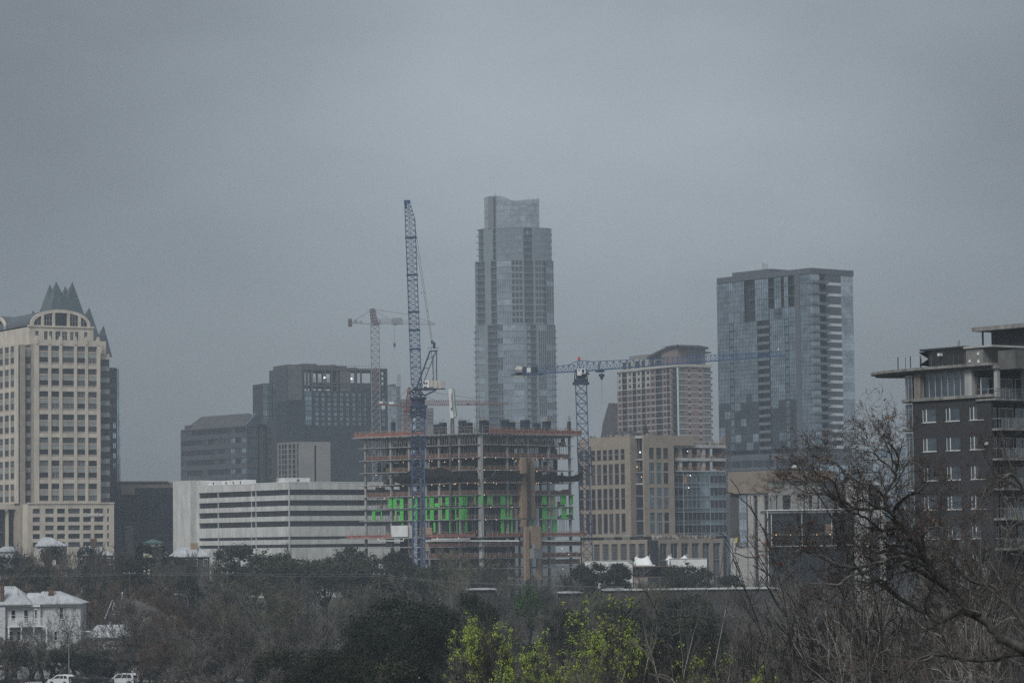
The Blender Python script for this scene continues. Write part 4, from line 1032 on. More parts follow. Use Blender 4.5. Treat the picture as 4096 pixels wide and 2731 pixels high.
 mb.tube(PRr.w(u0, 1.3, z1 - .4), PRr.w(u0 - 2.6, 1.3, lv[0]), .05); mb.tube(PRr.w(u0, 1.3, z1 - .9), PRr.w(u0 - 1.6, 1.3, lv[0]), .05); part('rebar_column', mb, M_bar, t)
 mb = MB()
 for k in range(70):                                                 # loose rebar mats
  pl = PRr if rnd.random() < .5 else PLl; u = rnd.uniform(0, 10); n = rnd.uniform(1, 8); a = pl.w(u, n, lv[0]); mb.tube(a, (a[0] + rnd.uniform(-.2, .2), a[1], a[2] + rnd.uniform(1.2, 3.1)), .035, 3, cap=False)
 part('rebar_mat', mb, M_bar, t)
 mb = MB()                                                           # stacked materials, ducts and shaft walls inside the floors
 for k in range(1, 8):
  zb_ = lv[k] - org.z
  zt_ = lv[k - 1] - org.z - .3
  for q in range(26):
   x = rnd.uniform(-32, 24); y = rnd.uniform(12, 28) + abs(x) * .35; w = rnd.uniform(.5, 3.2); h = (zt_ - zb_) * rnd.choice((.35, .5, .8, 1, 1)); mb.box(x, x + w, y, y + rnd.uniform(.3, 1.5), zb_, zb_ + h)
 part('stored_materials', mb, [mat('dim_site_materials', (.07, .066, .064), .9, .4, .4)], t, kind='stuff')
 # site clutter on the deck edges
 mb = MB()
 for k in range(26):
  pl = (PRr, PLl)[k % 2]; u = rnd.uniform(.5, pl.len - 1); z = rnd.choice(lv[2:] + [zpod]); w = rnd.uniform(.3, 1.0); n = rnd.uniform(.8, 3); pl.box(mb, u, u + w, n, n + .6, z, z + rnd.uniform(.3, 1.1))
 part('site_clutter', mb, [mat('mixed_site_materials', (0.34, 0.32, 0.29), .9, .5, .35)], t, kind='stuff')
 return t, PLl, PRr, lv, zpod, org, pl_for
FR_T, PLl, PRr, FR_LV, FR_ZPOD, FR_ORG, FR_PL = build_frame()

# workers on the decks: one continuous body each, clothes as children
def person(label, at, h=1.78, face=0.0, lean=0.0, shirt=None, helmet=None, arm=(0.2, 0.3)):
 t = thing('person', label, 'person', at, face, 'workers on the construction decks')
 M_skin = mat('skin', (0.35, 0.22, 0.16), 0.6, 0.05); M_tr = mat('dark_work_trousers', (0.03, 0.035, 0.05), 0.9, .1)
 vs = [(0, 0, .95), (0, 0, 1.15), (0, -.01, 1.38), (0, -.02, 1.5), (0, -.03, 1.62), (0, -.03, 1.76),
          (.2, -.01, 1.42), (.27, -.02, 1.14), (.24, -.2 - arm[0], 1.0), (-.2, -.01, 1.42), (-.28, -.02, 1.14), (-.24, -.2 - arm[1], 1.0),
          (.1, 0, .9), (.12, -.02, .5), (.12, .02, .08), (.12, -.14, .04), (-.1, 0, .9), (-.12, .02, .5), (-.12, .04, .08), (-.12, -.12, .04)]
 rs = [.15, .15, .17, .07, .1, .1, .08, .06, .045, .08, .06, .045, .1, .075, .05, .045, .1, .075, .05, .045]
 ed = [(0, 1), (1, 2), (2, 3), (3, 4), (4, 5), (2, 6), (6, 7), (7, 8), (2, 9), (9, 10), (10, 11), (0, 12), (12, 13), (13, 14), (14, 15), (0, 16), (16, 17), (17, 18), (18, 19)]
 ln = lambda v: (v[0], v[1] - max(0, v[2] - .95) * math.sin(lean), v[2] - max(0, v[2] - .95) * (1 - math.cos(lean)))
 me = bpy.data.meshes.new('body'); me.from_pydata([tuple(c * h / 1.82 for c in ln(v)) for v in vs], ed, []); me.update()
 o = bpy.data.objects.new('body', me); C.objects.link(o); o.parent = t
 m = o.modifiers.new('skin', 'SKIN')
 for sv, r in zip(me.skin_vertices[0].data, rs): sv.radius = (r * h / 1.82, r * h / 1.82)
 me.skin_vertices[0].data[0].use_root = True
 me.materials.append(M_tr)
 s = o.modifiers.new('sub', 'SUBSURF'); s.levels = 1; s.render_levels = 1
 k = h / 1.82
 mb = MB(); prof = [(.19, .88), (.2, 1.05), (.215, 1.3), (.19, 1.46), (.08, 1.53)]
 mb.lathe([(r * k, 0) for r, z in prof], k=10); n = 10
 for i, (r, z) in enumerate(prof):
  for j in range(n):
   x, y, _ = mb.v[i * n + j]; mb.v[i * n + j] = ln((x, y * .72, z * k))
 part('jacket', mb, shirt, t, True)
 hc = ln((0, -.03 * k, 1.70 * k)); mb = MB(); mb.lathe([(.15 * k, 0), (.145 * k, .06 * k), (.1 * k, .13 * k), (0, .155 * k)], hc, 10); part('helmet', mb, helmet, t, True)
 mb = MB(); mb.lathe([(0, -.13 * k), (.07 * k, -.11 * k), (.105 * k, 0), (.1 * k, .06 * k)], (hc[0], hc[1] - .005, hc[2]), 10); mb.tube((hc[0], hc[1] - .1 * k, hc[2] - .03 * k), (hc[0], hc[1] - .13 * k, hc[2] - .05 * k), .018 * k); part('head', mb, M_skin, t, True)
M_or = mat('orange_workwear', (0.75, 0.16, 0.05), .8, .05); M_hv = mat('lime_vest', (0.5, 0.6, 0.1), .8, .05)
def on_deck(pl, u, n, z): w = pl.w(u, n, z); return (w[0] + FR_ORG.x, w[1] + FR_ORG.y, w[2] + FR_ORG.z)
u, _ = PLl.at(*Zm4(238, 330), -1.2); person('worker in orange jacket on the podium deck left of the tall pale column', on_deck(PLl, u, -1.2, FR_ZPOD), 1.75, .4, .2, M_or, M_white)
u, _ = PLl.at(*Zm4(172, 340), -0.8); person('worker in orange stooping low beside the upright orange worker', on_deck(PLl, u, -.8, FR_ZPOD), 1.7, -1.0, .9, M_or, MATS['red_crane_paint'])
u, _ = PRr.at(*Zm4(1478, 330), -0.7); person('worker with white helmet and lime vest between green panels right of hoist', on_deck(PRr, u, -.7, FR_ZPOD + 0.9), 1.8, .6, .5, M_hv, M_white)
mbp = MB(); uu, zz = PRr.at(*Zm4(1478, 330), -.7)
PRr.box(mbp, uu - 1.1, uu + 1.1, -1.1, -.2, FR_ZPOD + .82, FR_ZPOD + .9)
for a in (-1, 1):
 for n in (-1.05, -.3): PRr.box(mbp, uu + a - .05, uu + a + .05, n, n + .1, FR_ZPOD, FR_ZPOD + .82)
tt = thing('work_platform', 'low timber trestle platform under the worker in lime vest', 'platform', FR_ORG); part('trestle', mbp, MATS['raw_timber'], tt)

# white concrete placing boom on the top deck
def build_pump():
 u, z0 = PLl.at(*Z5(706, 595), 6.0); base = Vector(on_deck(PLl, u, 6.0, FR_LV[0])); d = base.y
 t = thing('concrete_boom', 'white folded concrete placing boom with green hose standing on the unfinished deck', 'boom', base)
 W = lambda x, y, dy=0: P(*Z5(x, y), d + dy)
 mb = MB(); lattice(mb, base, W(704, 505), 1.0, .8, 8, .1, .05); part('boom_mast', mb, M_fdark, t, world=True)
 def arm(x0, y0, x1, y1, w0, w1, dy):
  p, q = W(x0, y0, dy), W(x1, y1, dy); mb = MB(); s = (q - p).normalized(); u = s.cross(Vector((0, 1, 0))).normalized(); k = len(mb.v)
  for c, w in ((p, w0), (q, w1)):
   for a, b_ in ((-1, -1), (1, -1), (1, 1), (-1, 1)): mb.v.append(tuple(c + u * (a * w / 2) + Vector((0, b_ * .3, 0))))
  for f in ((0, 1, 2, 3), (4, 7, 6, 5), (0, 4, 5, 1), (1, 5, 6, 2), (2, 6, 7, 3), (3, 7, 4, 0)): mb.f.append(tuple(i for i in f)); mb.m.append(0)
  part('boom_arm', mb, M_white, t, world=True)
 arm(690, 322, 703, 536, 0.95, 1.0, 0); arm(700, 322, 722, 500, 0.95, .5, .9); arm(689, 345, 697, 440, .5, .6, -.8)
 mb = MB(); mb.path([W(706, 320, .5), W(716, 326, .5), W(719, 360, .5), W(722, 420, .5), W(732, 490, .5), W(718, 505, .5)], [.16] * 6, 6); part('boom_hose', mb, mat('green_hose', (0.10, 0.26, 0.14), .6, .1), t, True, world=True)
build_pump()

# ------------------------------------------------------------------ K  blue luffing crane in front of the frame
def build_luffer():
 d = 842; W = lambda x, y, dy=0: P(*Z6(x, y), d + dy); W5 = lambda x, y, dy=0: P(*Z5(x, y), d + dy)
 cx = W5(492, 1300); g = 12.0
 t = thing('luffing_crane', 'tall dark blue luffing crane with steep lattice boom in front of concrete frame', 'crane', (cx.x, d, g))
 top = W(498, 1450); mast_top = Vector((W5(490, 440).x, d, W5(490, 440).z))
 mb = MB(); lattice(mb, (cx.x, d, g), mast_top, 3.4, 3.4, 26, .2, .09, wd=3.4)
 for k in range(5): z = lerp(mast_top.z, W5(492, 640).z, k / 4)
 part('mast', mb, M_blue, t, world=True)
 # second outer collar section near the slab line
 mb = MB(); lattice(mb, (mast_top.x, d, W5(490, 690).z), (mast_top.x, d, W5(490, 620).z), 4.0, 4.0, 2, .2, .12, wd=4.0); lattice(mb, (mast_top.x, d, W5(490, 505).z), (mast_top.x, d, W5(490, 430).z), 4.2, 4.2, 2, .2, .12, wd=4.2); part('climbing_frame', mb, M_blueD, t, world=True)
 # slewing platform
 z1 = W(500, 1355).z; mb = MB(); c = mast_top
 mb.lathe([(2.6, 0), (2.6, .6), (1.9, .9), (1.9, 2.2), (2.4, 2.4), (2.4, 3.0)], (c.x, d, c.z), 14); part('slewing_ring', mb, M_blueD, t, world=True)
 mb = MB(); a = W(455, 1330); e_ = W(655, 1316);
 lattice(mb, (c.x - 1.5, d, c.z + 3), (c.x + .5, d, a.z), 3.0, 2.6, 3, .22, .12)
 mb.tube(W(480, 1328, -1.4), W(625, 1326, -1.4), .28); mb.tube(W(480, 1328, 1.4), W(625, 1326, 1.4), .28); mb.tube(W(460, 1326, -1.4), W(480, 1328, -1.4), .2)
 for dy in (-1.4, 1.4): mb.tube(W(540, 1368, dy), W(620, 1330, dy), .3); mb.tube(W(500, 1350, dy), W(545, 1366, dy), .3)
 mb.box(W(456, 1).x, W(670, 1).x, d - 1.7, d + 1.7, W(1, 1331).z, W(1, 1324).z); part('machinery_deck', mb, M_blueD, t, world=True)
 mb = MB(); mb.box(W(522, 1).x, W(563, 1).x, d - 1.6, d + 1.6, W(1, 1321).z, W(1, 1273).z, 0)
 for x in (528, 541): mb.box(W(x, 1).x, W(x + 9, 1).x, d - 1.63, d - 1.6, W(1, 1300).z, W(1, 1284).z, 1)
 mb.box(W(527, 1).x, W(545, 1).x, d - 1.63, d - 1.6, W(1, 1320).z, W(1, 1312).z, 1)
 part('machine_house', mb, [M_white, M_black], t, world=True)
 M_cw = mat('stained_white_ballast', (0.50, 0.48, 0.43), .9, .2, .8, streak=3)
 for k in range(4):
  mb = MB(); x0, x1 = 566 + k * 26, 566 + k * 26 + 24.6
  mb.box(W(x0, 1).x, W(x1, 1).x, d - 1.9, d + 1.9, W(1, 1318 if k < 1 else 1327).z, W(1, 1275 if k < 3 else 1277).z, 0); part('counterweight', mb, M_cw, t, world=True)
 # A-frame
 mb = MB()
 for dy in (-1.5, 1.5):
  mb.tube(W(487, 1318, dy), W(580, 1065, dy), .30); mb.tube(W(580, 1065, dy), W(628, 1062, dy), .25); mb.tube(W(625, 1065, dy), W(625, 1274, dy), .20)
  mb.tube(W(520, 1318, dy), W(618, 1068, dy), .16); mb.tube(W(540, 1180, dy), W(575, 1180, dy), .14); mb.tube(W(590, 1068, dy), W(604, 1270, dy), .1); mb.tube(W(560, 1125, dy), W(625, 1080, dy), .1)
 for x, y in ((487, 1318), (580, 1065), (628, 1062), (540, 1180), (625, 1274)): mb.tube(W(x, y, -1.5), W(x, y, 1.5), .16)
 for x, y0, y1 in ((598, 1100, 1272), (606, 1100, 1272)): mb.tube(W(x, y0), W(x, y1), .05, 3)
 for k in range(24): y = lerp(1100, 1272, k / 23); mb.tube(W(598, y), W(606, y), .04, 3)
 part('a_frame', mb, M_blueD, t, world=True)
 mb = MB()
 for p, q in (((540, 1185), (565, 1270)), ((590, 1180), (598, 1240))): mb.tube(W(*p), W(*q), .12)
 part('a_frame_brace', mb, M_white, t, world=True)
 mb = MB(); mb.box(W(589, 1).x, W(606, 1).x, d - .8, d + .8, W(1, 1052).z, W(1, 1012).z); mb.tube(W(588, 992), W(592, 1015), .25); mb.tube(W(600, 992), W(600, 1015), .25)
 mb.tube(W(572, 1042, -1.5), W(634, 1042, -1.5), .06, 3)
 for x in (572, 590, 615, 634): mb.tube(W(x, 1065, -1.5), W(x, 1030, -1.5), .05, 3)
 part('sheave_block', mb, M_blueD, t, world=True)
 # boom
 mb = MB(); p = W(490, 1330); q1 = W(444, 170); q = W(425, 55)
 lattice(mb, p, W(487, 1290), 1.4, 2.75, 1, .16, .08, wd=2.0)
 lattice(mb, W(487, 1290), q1, 2.85, 2.7, 30, .13, .05, wd=2.2); lattice(mb, q1, q, 2.7, 1.5, 4, .13, .05, wd=1.6)
 for y, dx in ((292, 0), (545, 0), (797, 0), (922, 0), (1050, 0)):
  xx = lerp(487, 444, (1290 - y) / 1120); lattice(mb, W(xx + .4, y + 5), W(xx, y - 3), 2.95, 2.95, 1, .2, .1, wd=2.3)
 mb.box(W(402, 1).x, W(445, 1).x, d - .9, d + .9, W(1, 62).z, W(1, 42).z); mb.tube(W(415, 62), W(420, 95), .3); part('boom', mb, M_blue, t, world=True)
 mb = MB()
 for dy in (-.8, .8):
  mb.tube(W(472, 172, dy), W(596, 995, dy), .055, 3); mb.tube(W(478, 300, dy), W(588, 995, dy), .055, 3)
 mb.tube(W(405, 60), W(468, 1310), .04, 3); mb.tube(W(432, 60, .3), W(520, 1310, .3), .04, 3)
 for x, y in ((512, 432), (545, 668), (564, 790), (522, 668)): mb.tube(W(x - 2, y - 5), W(x + 2, y + 5), .14, 4)
 part('pendant_lines', mb, M_cable, t, world=True)
 mb = MB()
 for x, y in ((458, 300), (445, 590), (477, 585), (490, 925), (480, 1175)):
  mb.box(W(x - 14, y).x, W(x + 14, y).x, d - 1.1, d - .9, W(x, y).z, W(x, y).z + .25)
 part('service_platform', mb, M_blueD, t, world=True)
build_luffer()

# ------------------------------------------------------------------ O  blue flat-top crane on the right
def build_right_crane():
 d = 905; g = 12.0; W = lambda x, y, dy=0: P(*Z8(x, y), d + dy)
 mt = W(616, 372); mb0 = P(*Z5(1540, 1400), d)
 t = thing('tower_crane', 'blue tower crane with long horizontal jib and white cab above tan building', 'crane', (mb0.x, d, g))
 base = Vector((mb0.x, d, g)); top = Vector((mt.x, d, mt.z)); ax = (top.x - base.x)
 mb = MB(); top.x = base.x + 0.3 * ax; base.x = top.x - 0.0
 top = Vector((mt.x, d, mt.z)); base = Vector((mt.x + 1.4, d, g)); lattice(mb, base, top, 3.3, 3.3, 22, .18, .085, wd=3.3); part('mast', mb, M_blue, t, world=True)
 mb = MB(); lattice(mb, (mt.x + .6, d, P(*Y1(75, 700), d).z), (mt.x + 1.0, d, P(*Y1(75, 880), d).z), 3.9, 3.9, 3, .18, .1, wd=3.9); part('outer_mast_section', mb, M_blueD, t, world=True)
 mb = MB(); c = (mt.x, d, mt.z); mb.box(mt.x - 2.5, mt.x + 2.5, d - 2.5, d + 2.5, mt.z - .3, mt.z + .3)
 mb.lathe([(1.9, .3), (2.1, .6), (2.1, 1.2), (1.5, 1.5), (1.5, 3.4), (1.9, 3.7), (1.9, 4.2)], c, 12)
 for a in (-1, 1):
  for q in (-1, 1): mb.tube((mt.x + a * 2.0, d + q * 1.6, mt.z + .3), (mt.x + a * 1.7, d + q * 1.4, mt.z + 4), .14)
 part('slewing_ring', mb, M_blueD, t, world=True)
 # cab
 mb = MB(); mb.box(W(580, 1).x, W(614, 1).x, d - 2.6, d - .6, W(1, 318).z, W(1, 265).z, 0); mb.side([(W(614, 1).x, W(1, 305).z), (W(648, 1).x, W(1, 303).z), (W(652, 1).x, W(1, 285).z), (W(640, 1).x, W(1, 264).z), (W(614, 1).x, W(1, 264).z)], d - 2.6, d - .6, 0)
 mb.box(W(618, 1).x, W(637, 1).x, d - 2.65, d - 2.6, W(1, 298).z, W(1, 269).z, 1); mb.box(W(589, 1).x, W(600, 1).x, d - 2.65, d - 2.6, W(1, 282).z, W(1, 270).z, 1)
 part('cab', mb, [M_white, G_dark], t, world=True)
 mb = MB(); mb.box(W(648, 1).x, W(672, 1).x, d - 1.2, d + .6, W(1, 300).z, W(1, 288).z); mb.tube(W(655, 300), W(662, 318), .25); mb.tube(W(670, 292), W(684, 296), .3); part('trolley_winch', mb, M_blueD, t, world=True)
 # jib: swings towards the camera on its right end
 tipd = 848 - d; ctrd = 922 - d
 jb = W(652, 268, -2); root = Vector((W(640, 271).x, d, W(640, 271).z)); tip = P(*Z8(2255, 147), 848)
 mb = MB(); h0 = W(1, 196).z - W(1, 264).z; n = 46
 tri_jib(mb, root, root.lerp(tip, .28), 1.9, h0 + .2, h0 * .86, 8, .15, .085); tri_jib(mb, root.lerp(tip, .28), root.lerp(tip, .62), 1.8, h0 * .84, h0 * .78, 14, .13, .075); tri_jib(mb, root.lerp(tip, .62), tip, 1.6, h0 * .72, h0 * .5, 18, .11, .065)
 part('jib', mb, M_blue, t, world=True)
 # A-shaped top
 mb = MB(); apex = W(600, 188); ap2 = W(632, 186);
 for dy in (-1, 1):
  for p, q in (((583, 268), (590, 190)), ((640, 268), (628, 188)), ((590, 190), (628, 188)), ((600, 265), (606, 192)), ((590, 200), (615, 262)), ((625, 200), (612, 262))): mb.tube(W(*p, dy), W(*q, dy), .16)
 mb.tube(W(628, 188), W(715, 195), .13); mb.tube(W(590, 190), W(495, 228), .13); part('tower_head', mb, M_blue, t, world=True)
 mb = MB(); mb.lathe([(0, 1.3), (.4, 1.2), (.42, .4), (.3, 0)], tuple(W(600, 190)), 8); part('warning_beacon', mb, mat('red_beacon', (.5, .06, .04), .5, .05, emit=((1, .15, .08), .04)), t, world=True)
 # counter jib
 L_ = P(*Z8(70, 298), 922); mb = MB(); r2 = Vector((W(584, 275).x, d, W(584, 275).z))
 tri_jib(mb, r2, P(*Z8(275, 291), 914), 1.9, W(1, 205).z - W(1, 262).z, W(1, 240).z - W(1, 291).z, 7, .15, .085)
 p = P(*Z8(290, 292), 914.3); u = (L_ - p).normalized(); s = u.cross(Vector((0, 0, 1)))
 for k in (-1, 1): mb.tube(p + s * k, L_ + s * k, .22)
 part('counter_jib', mb, M_blue, t, world=True)
 mb = MB(); a, b_ = p, L_; k0 = len(mb.v)
 for q in (a, b_):
  for ss, zz in ((-1.2, -.35), (1.2, -.35), (1.2, -.1), (-1.2, -.1)): mb.v.append(tuple(q + s * ss + Vector((0, 0, zz))))
 for f in ((0, 1, 2, 3), (4, 7, 6, 5), (0, 4, 5, 1), (1, 5, 6, 2), (2, 6, 7, 3), (3, 7, 4, 0)): mb.f.append(tuple(k0 + i for i in f)); mb.m.append(0)
 part('counter_jib_deck', mb, M_blueD, t, world=True)
 V = lambda x, y: P(*Z8(x, y), 919)
 mb = MB(); mb.side([(V(76, 1).x, V(1, 263).z), (V(132, 1).x, V(1, 263).z), (V(132, 1).x, V(1, 237).z), (V(92, 1).x, V(1, 236).z), (V(80, 1).x, V(1, 252).z)], 917.6, 920.6); part('machine_house', mb, mat('cream_housing', (0.62, 0.58, 0.48), .7, .08), t, world=True)
 mb = MB(); mb.box(V(74, 1).x, V(136, 1).x, 917.3, 920.9, V(1, 290).z, V(1, 264).z); part('sign_board', mb, mat('dark_blue_sign', (0.015, 0.025, 0.06), .5, .05), t, world=True)
 cu = bpy.data.curves.new('lettering', 'FONT'); cu.body = 'JE DUNN'; cu.size = 1.3; cu.extrude = .02; o = bpy.data.objects.new('tmp_text', cu); C.objects.link(o); bpy.context.view_layer.update()
 me = bpy.data.meshes.new_from_object(o.evaluated_get(bpy.context.evaluated_depsgraph_get())); bpy.data.objects.remove(o)
 co = np.empty(len(me.vertices) * 3); me.vertices.foreach_get('co', co); co = co.reshape(-1, 3); w = V(132, 1).x - V(82, 1).x
 co = np.stack([(co[:, 0] - co[:, 0].min()) * w / (co[:, 0].max() - co[:, 0].min()), -co[:, 2], co[:, 1]], 1); me.vertices.foreach_set('co', co.ravel()); me.materials.clear(); me.materials.append(M_white); me.update()
 put('sign_lettering', me, t, Vector((V(82, 1).x, 917.25, V(1, 286).z)) - t.location)
 mb = MB(); mb.box(V(174, 1).x, V(206, 1).x, 918, 920.5, V(1, 284).z, V(1, 250).z); part('electric_cabinet', mb, M_white, t, world=True)
 mb = MB(); mb.box(V(140, 1).x, V(172, 1).x, 918, 920, V(1, 291).z, V(1, 240).z); mb.lathe([(.2, 0), (1.3, .1), (1.3, 1.7), (.2, 1.8)], tuple(V(235, 286)), 10); mb.tube(V(262, 285), V(262, 225), .2)
 for k in range(6): mb.tube(V(140 + 25 * k, 290), V(140 + 25 * k, 268), .05, 3)
 mb.tube(V(140, 268), V(290, 268), .05, 3); part('winch', mb, M_blueD, t, world=True)
 mb = MB(); mb.box(V(78, 1).x, V(102, 1).x, 918, 920.5, V(1, 327).z, V(1, 307).z); mb.box(V(106, 1).x, V(130, 1).x, 918, 920.5, V(1, 325).z, V(1, 306).z); mb.box(V(133, 1).x, V(156, 1).x, 918, 920.5, V(1, 322).z, V(1, 305).z); part('counterweight', mb, M_concL, t, world=True)
 # trolley, hook, rope, and a small flag at the tip
 tr = root.lerp(tip, .085); mb = MB(); mb.box(tr.x - 1.3, tr.x + 1.3, tr.y - 1.1, tr.y + 1.1, tr.z - .7, tr.z - .15); mb.tube((tr.x - .3, tr.y, tr.z), (tr.x - .3, tr.y, tr.z + 2.2), .25); part('trolley', mb, M_blueD, t, world=True)
 hk = P(*Z8(784, 322), tr.y); mb = MB(); mb.lathe([(0, -.8), (.35, -.6), (.5, .1), (.9, .3), (.9, .9), (.2, 1.1)], tuple(hk), 8); part('hook_block', mb, M_blueD, t, world=True)
 lo = P(*Z8(786, 540), tr.y); mb = MB()
 for dx in (-.4, .4): mb.tube((hk.x + dx, tr.y, hk.z + .9), (tr.x + dx, tr.y, tr.z - .7), .035, 3)
 mb.tube((hk.x, tr.y, hk.z - .8), (hk.x, tr.y, lo.z), .05, 3); part('hoist_rope', mb, M_cable, t, world=True)
 f = tip.lerp(root, .02); mb = MB(); zf = lambda x, y: P(*Z8(x, y), f.y)
 mb.tube(zf(2222, 148), zf(2222, 78), .05); part('flag_pole', mb, M_galv, t, world=True)
 mb = MB(); mb.prism([(0, 0), (0, 0), (0, 0)], 0, 0) if False else None
 a, b_, c_ = zf(2221, 76), zf(2220, 102), zf(2208, 102); mb.tri(a, b_, c_); mb.tri(a + Vector((0, .04, 0)), b_ + Vector((0, .04, 0)), c_ + Vector((0, .04, 0))); part('flag', mb, mat('cream_flag', (.75, .7, .58), .9, .05), t, world=True)
 mb = MB(); mb.box(zf(2224, 1).x, zf(2231, 1).x, f.y - .02, f.y + .02, zf(1, 96).z, zf(1, 88).z); part('flag', mb, M_red, t, world=True)
build_right_crane()

# ------------------------------------------------------------------ I  far faded crane over the dark hotel
def build_far_crane():
 d = 1420; W = lambda x, y, dy=0: P(*Z6(x, y), d + dy); g = 14
 b0 = W(212, 1568)
 t = thing('tower_crane', 'faded grey and red tower crane standing in front of the dark hotel frame', 'crane', (b0.x, d, g))
 mb = MB(); lattice(mb, (b0.x + .5, d, g), (W(203, 890).x, d, W(203, 890).z), 3.9, 3.9, 40, .16, .09, wd=3.9); part('mast', mb, M_galv, t, world=True)
 mb = MB(); lattice(mb, W(203, 880), W(186, 778), 3.0, 2.2, 5, .25, .13, wd=2.5); mb.box(W(186, 1).x, W(222, 1).x, d - 2, d + 2, W(1, 888).z, W(1, 876).z); part('tower_head', mb, M_rust, t, world=True)
 mb = MB(); tri_jib(mb, W(215, 878), W(320, 880), 1.5, 2.6, 2.6, 8, .1, .06); part('jib', mb, M_galv, t, world=True)
 mb = MB(); tri_jib(mb, W(320, 880), W(395, 881), 1.5, 2.8, 2.8, 7, .16, .1); mb.box(W(322, 1).x, W(346, 1).x, d - 1, d + 1, W(1, 889).z, W(1, 881).z); part('jib_section', mb, M_rust, t, world=True)
 mb = MB(); tri_jib(mb, W(395, 881), W(606, 884), 1.5, 2.2, .6, 12, .1, .05); mb.box(W(592, 1).x, W(608, 1).x, d - .8, d + .8, W(1, 886).z, W(1, 880).z); part('jib_tip', mb, M_galv, t, world=True)
 mb = MB(); mb.tube(W(40, 872, -1), W(190, 882, -1), .3); mb.tube(W(40, 872, 1), W(190, 882, 1), .3); mb.box(W(52, 1).x, W(76, 1).x, d - 1, d + 1, W(1, 872).z, W(1, 852).z); mb.box(W(90, 1).x, W(108, 1).x, d - 1, d + 1, W(1, 875).z, W(1, 860).z)
 for k in range(12): mb.tube(W(50 + 11 * k, 872 + .7 * k), W(50 + 11 * k, 862 + .7 * k), .07, 3)
 part('counter_jib', mb, M_galv, t, world=True)
 mb = MB(); mb.box(W(15, 1).x, W(40, 1).x, d - 1.5, d + 1.5, W(1, 897).z, W(1, 845).z); part('counterweight', mb, M_rust, t, world=True)
 mb = MB(); mb.box(W(222, 1).x, W(236, 1).x, d - 2, d, W(1, 878).z, W(1, 856).z); part('cab', mb, M_galv, t, world=True)
 mb = MB()
 for p, q in (((186, 780), (330, 862)), ((196, 780), (430, 815)), ((430, 815), (600, 872)), ((180, 782), (75, 850))): mb.tube(W(*p), W(*q), .09, 3)
 mb.tube(W(337, 889), W(337, 1012), .06, 3); mb.tube(W(337, 1030), W(337, 1060), .06, 3); part('pendant_lines', mb, M_cable, t, world=True)
 mb = MB(); h = W(337, 1022); mb.lathe([(0, -1.2), (.5, -.8), (.6, .6), (.2, 1.2)], tuple(h), 7); part('hook_block', mb, M_rust, t, world=True)
build_far_crane()
# ------------------------------------------------------------------ J  small red crane
def build_red_crane():
 d = 1230; W = lambda x, y, dy=0: P(*Z5(x, y), d + dy); g = 14
 c = W(428, 600)
 t = thing('tower_crane', 'red tower crane with white counterweight boxes behind the blue luffing crane', 'crane', (c.x, d, g))
 mb = MB(); lattice(mb, (c.x + .3, d, g), W(428, 470), 3.0, 3.0, 20, .2, .11, wd=3.0); part('mast', mb, M_red, t, world=True)
 mb = MB(); lattice(mb, W(428, 470), W(430, 432), 3.0, 1.8, 2, .25, .13); lattice(mb, W(430, 430), W(434, 312), 2.6, .7, 6, .18, .1); mb.box(W(402, 1).x, W(452, 1).x, d - 2, d + 2, W(1, 462).z, W(1, 450).z); part('tower_head', mb, M_red, t, world=True)
 mb = MB(); tri_jib(mb, W(450, 425), W(860, 422), 1.6, 2.0, 1.8, 36, .14, .085); tri_jib(mb, W(860, 422), W(1060, 419), 1.4, 1.7, .8, 18, .11, .06); part('jib', mb, M_red, t, world=True)
 mb = MB(); mb.tube(W(225, 420, -1), W(420, 428, -1), .32); mb.tube(W(225, 420, 1), W(420, 428, 1), .32); part('counter_jib', mb, M_red, t, world=True)
 mb = MB(); mb.box(W(242, 1).x, W(265, 1).x, d - 1, d + 1, W(1, 416).z, W(1, 404).z); mb.box(W(304, 1).x, W(336, 1).x, d - 1, d + 1, W(1, 421).z, W(1, 408).z); part('winch_cover', mb, M_white, t, world=True)
 mb = MB(); mb.box(W(256, 1).x, W(280, 1).x, d - 1.2, d + 1.2, W(1, 453).z, W(1, 428).z); part('counterweight', mb, M_concL, t, world=True)
 mb = MB(); mb.box(W(268, 1).x, W(300, 1).x, d - 1, d + 1, W(1, 417).z, W(1, 404).z); part('motor_box', mb, mat('blue_motor', (.15, .2, .28), .5, .1), t, world=True)
 mb = MB()
 for p, q in (((433, 314), (340, 410)), ((435, 314), (640, 352)), ((640, 352), (845, 382)), ((435, 316), (620, 405))): mb.tube(W(*p), W(*q), .09, 3)
 part('pendant_lines', mb, M_red, t, world=True)
 mb = MB(); mb.box(W(790, 1).x, W(812, 1).x, d - 1, d + 1, W(1, 433).z, W(1, 423).z); part('trolley', mb, M_fdark, t, world=True)
build_red_crane()
N1 = zoom(1890, 760, 3.734); P1 = zoom(2440, 1360, 3.734); Q1 = zoom(2340, 1720, 2.703); H1 = zoom(0, 2120, 2.566)
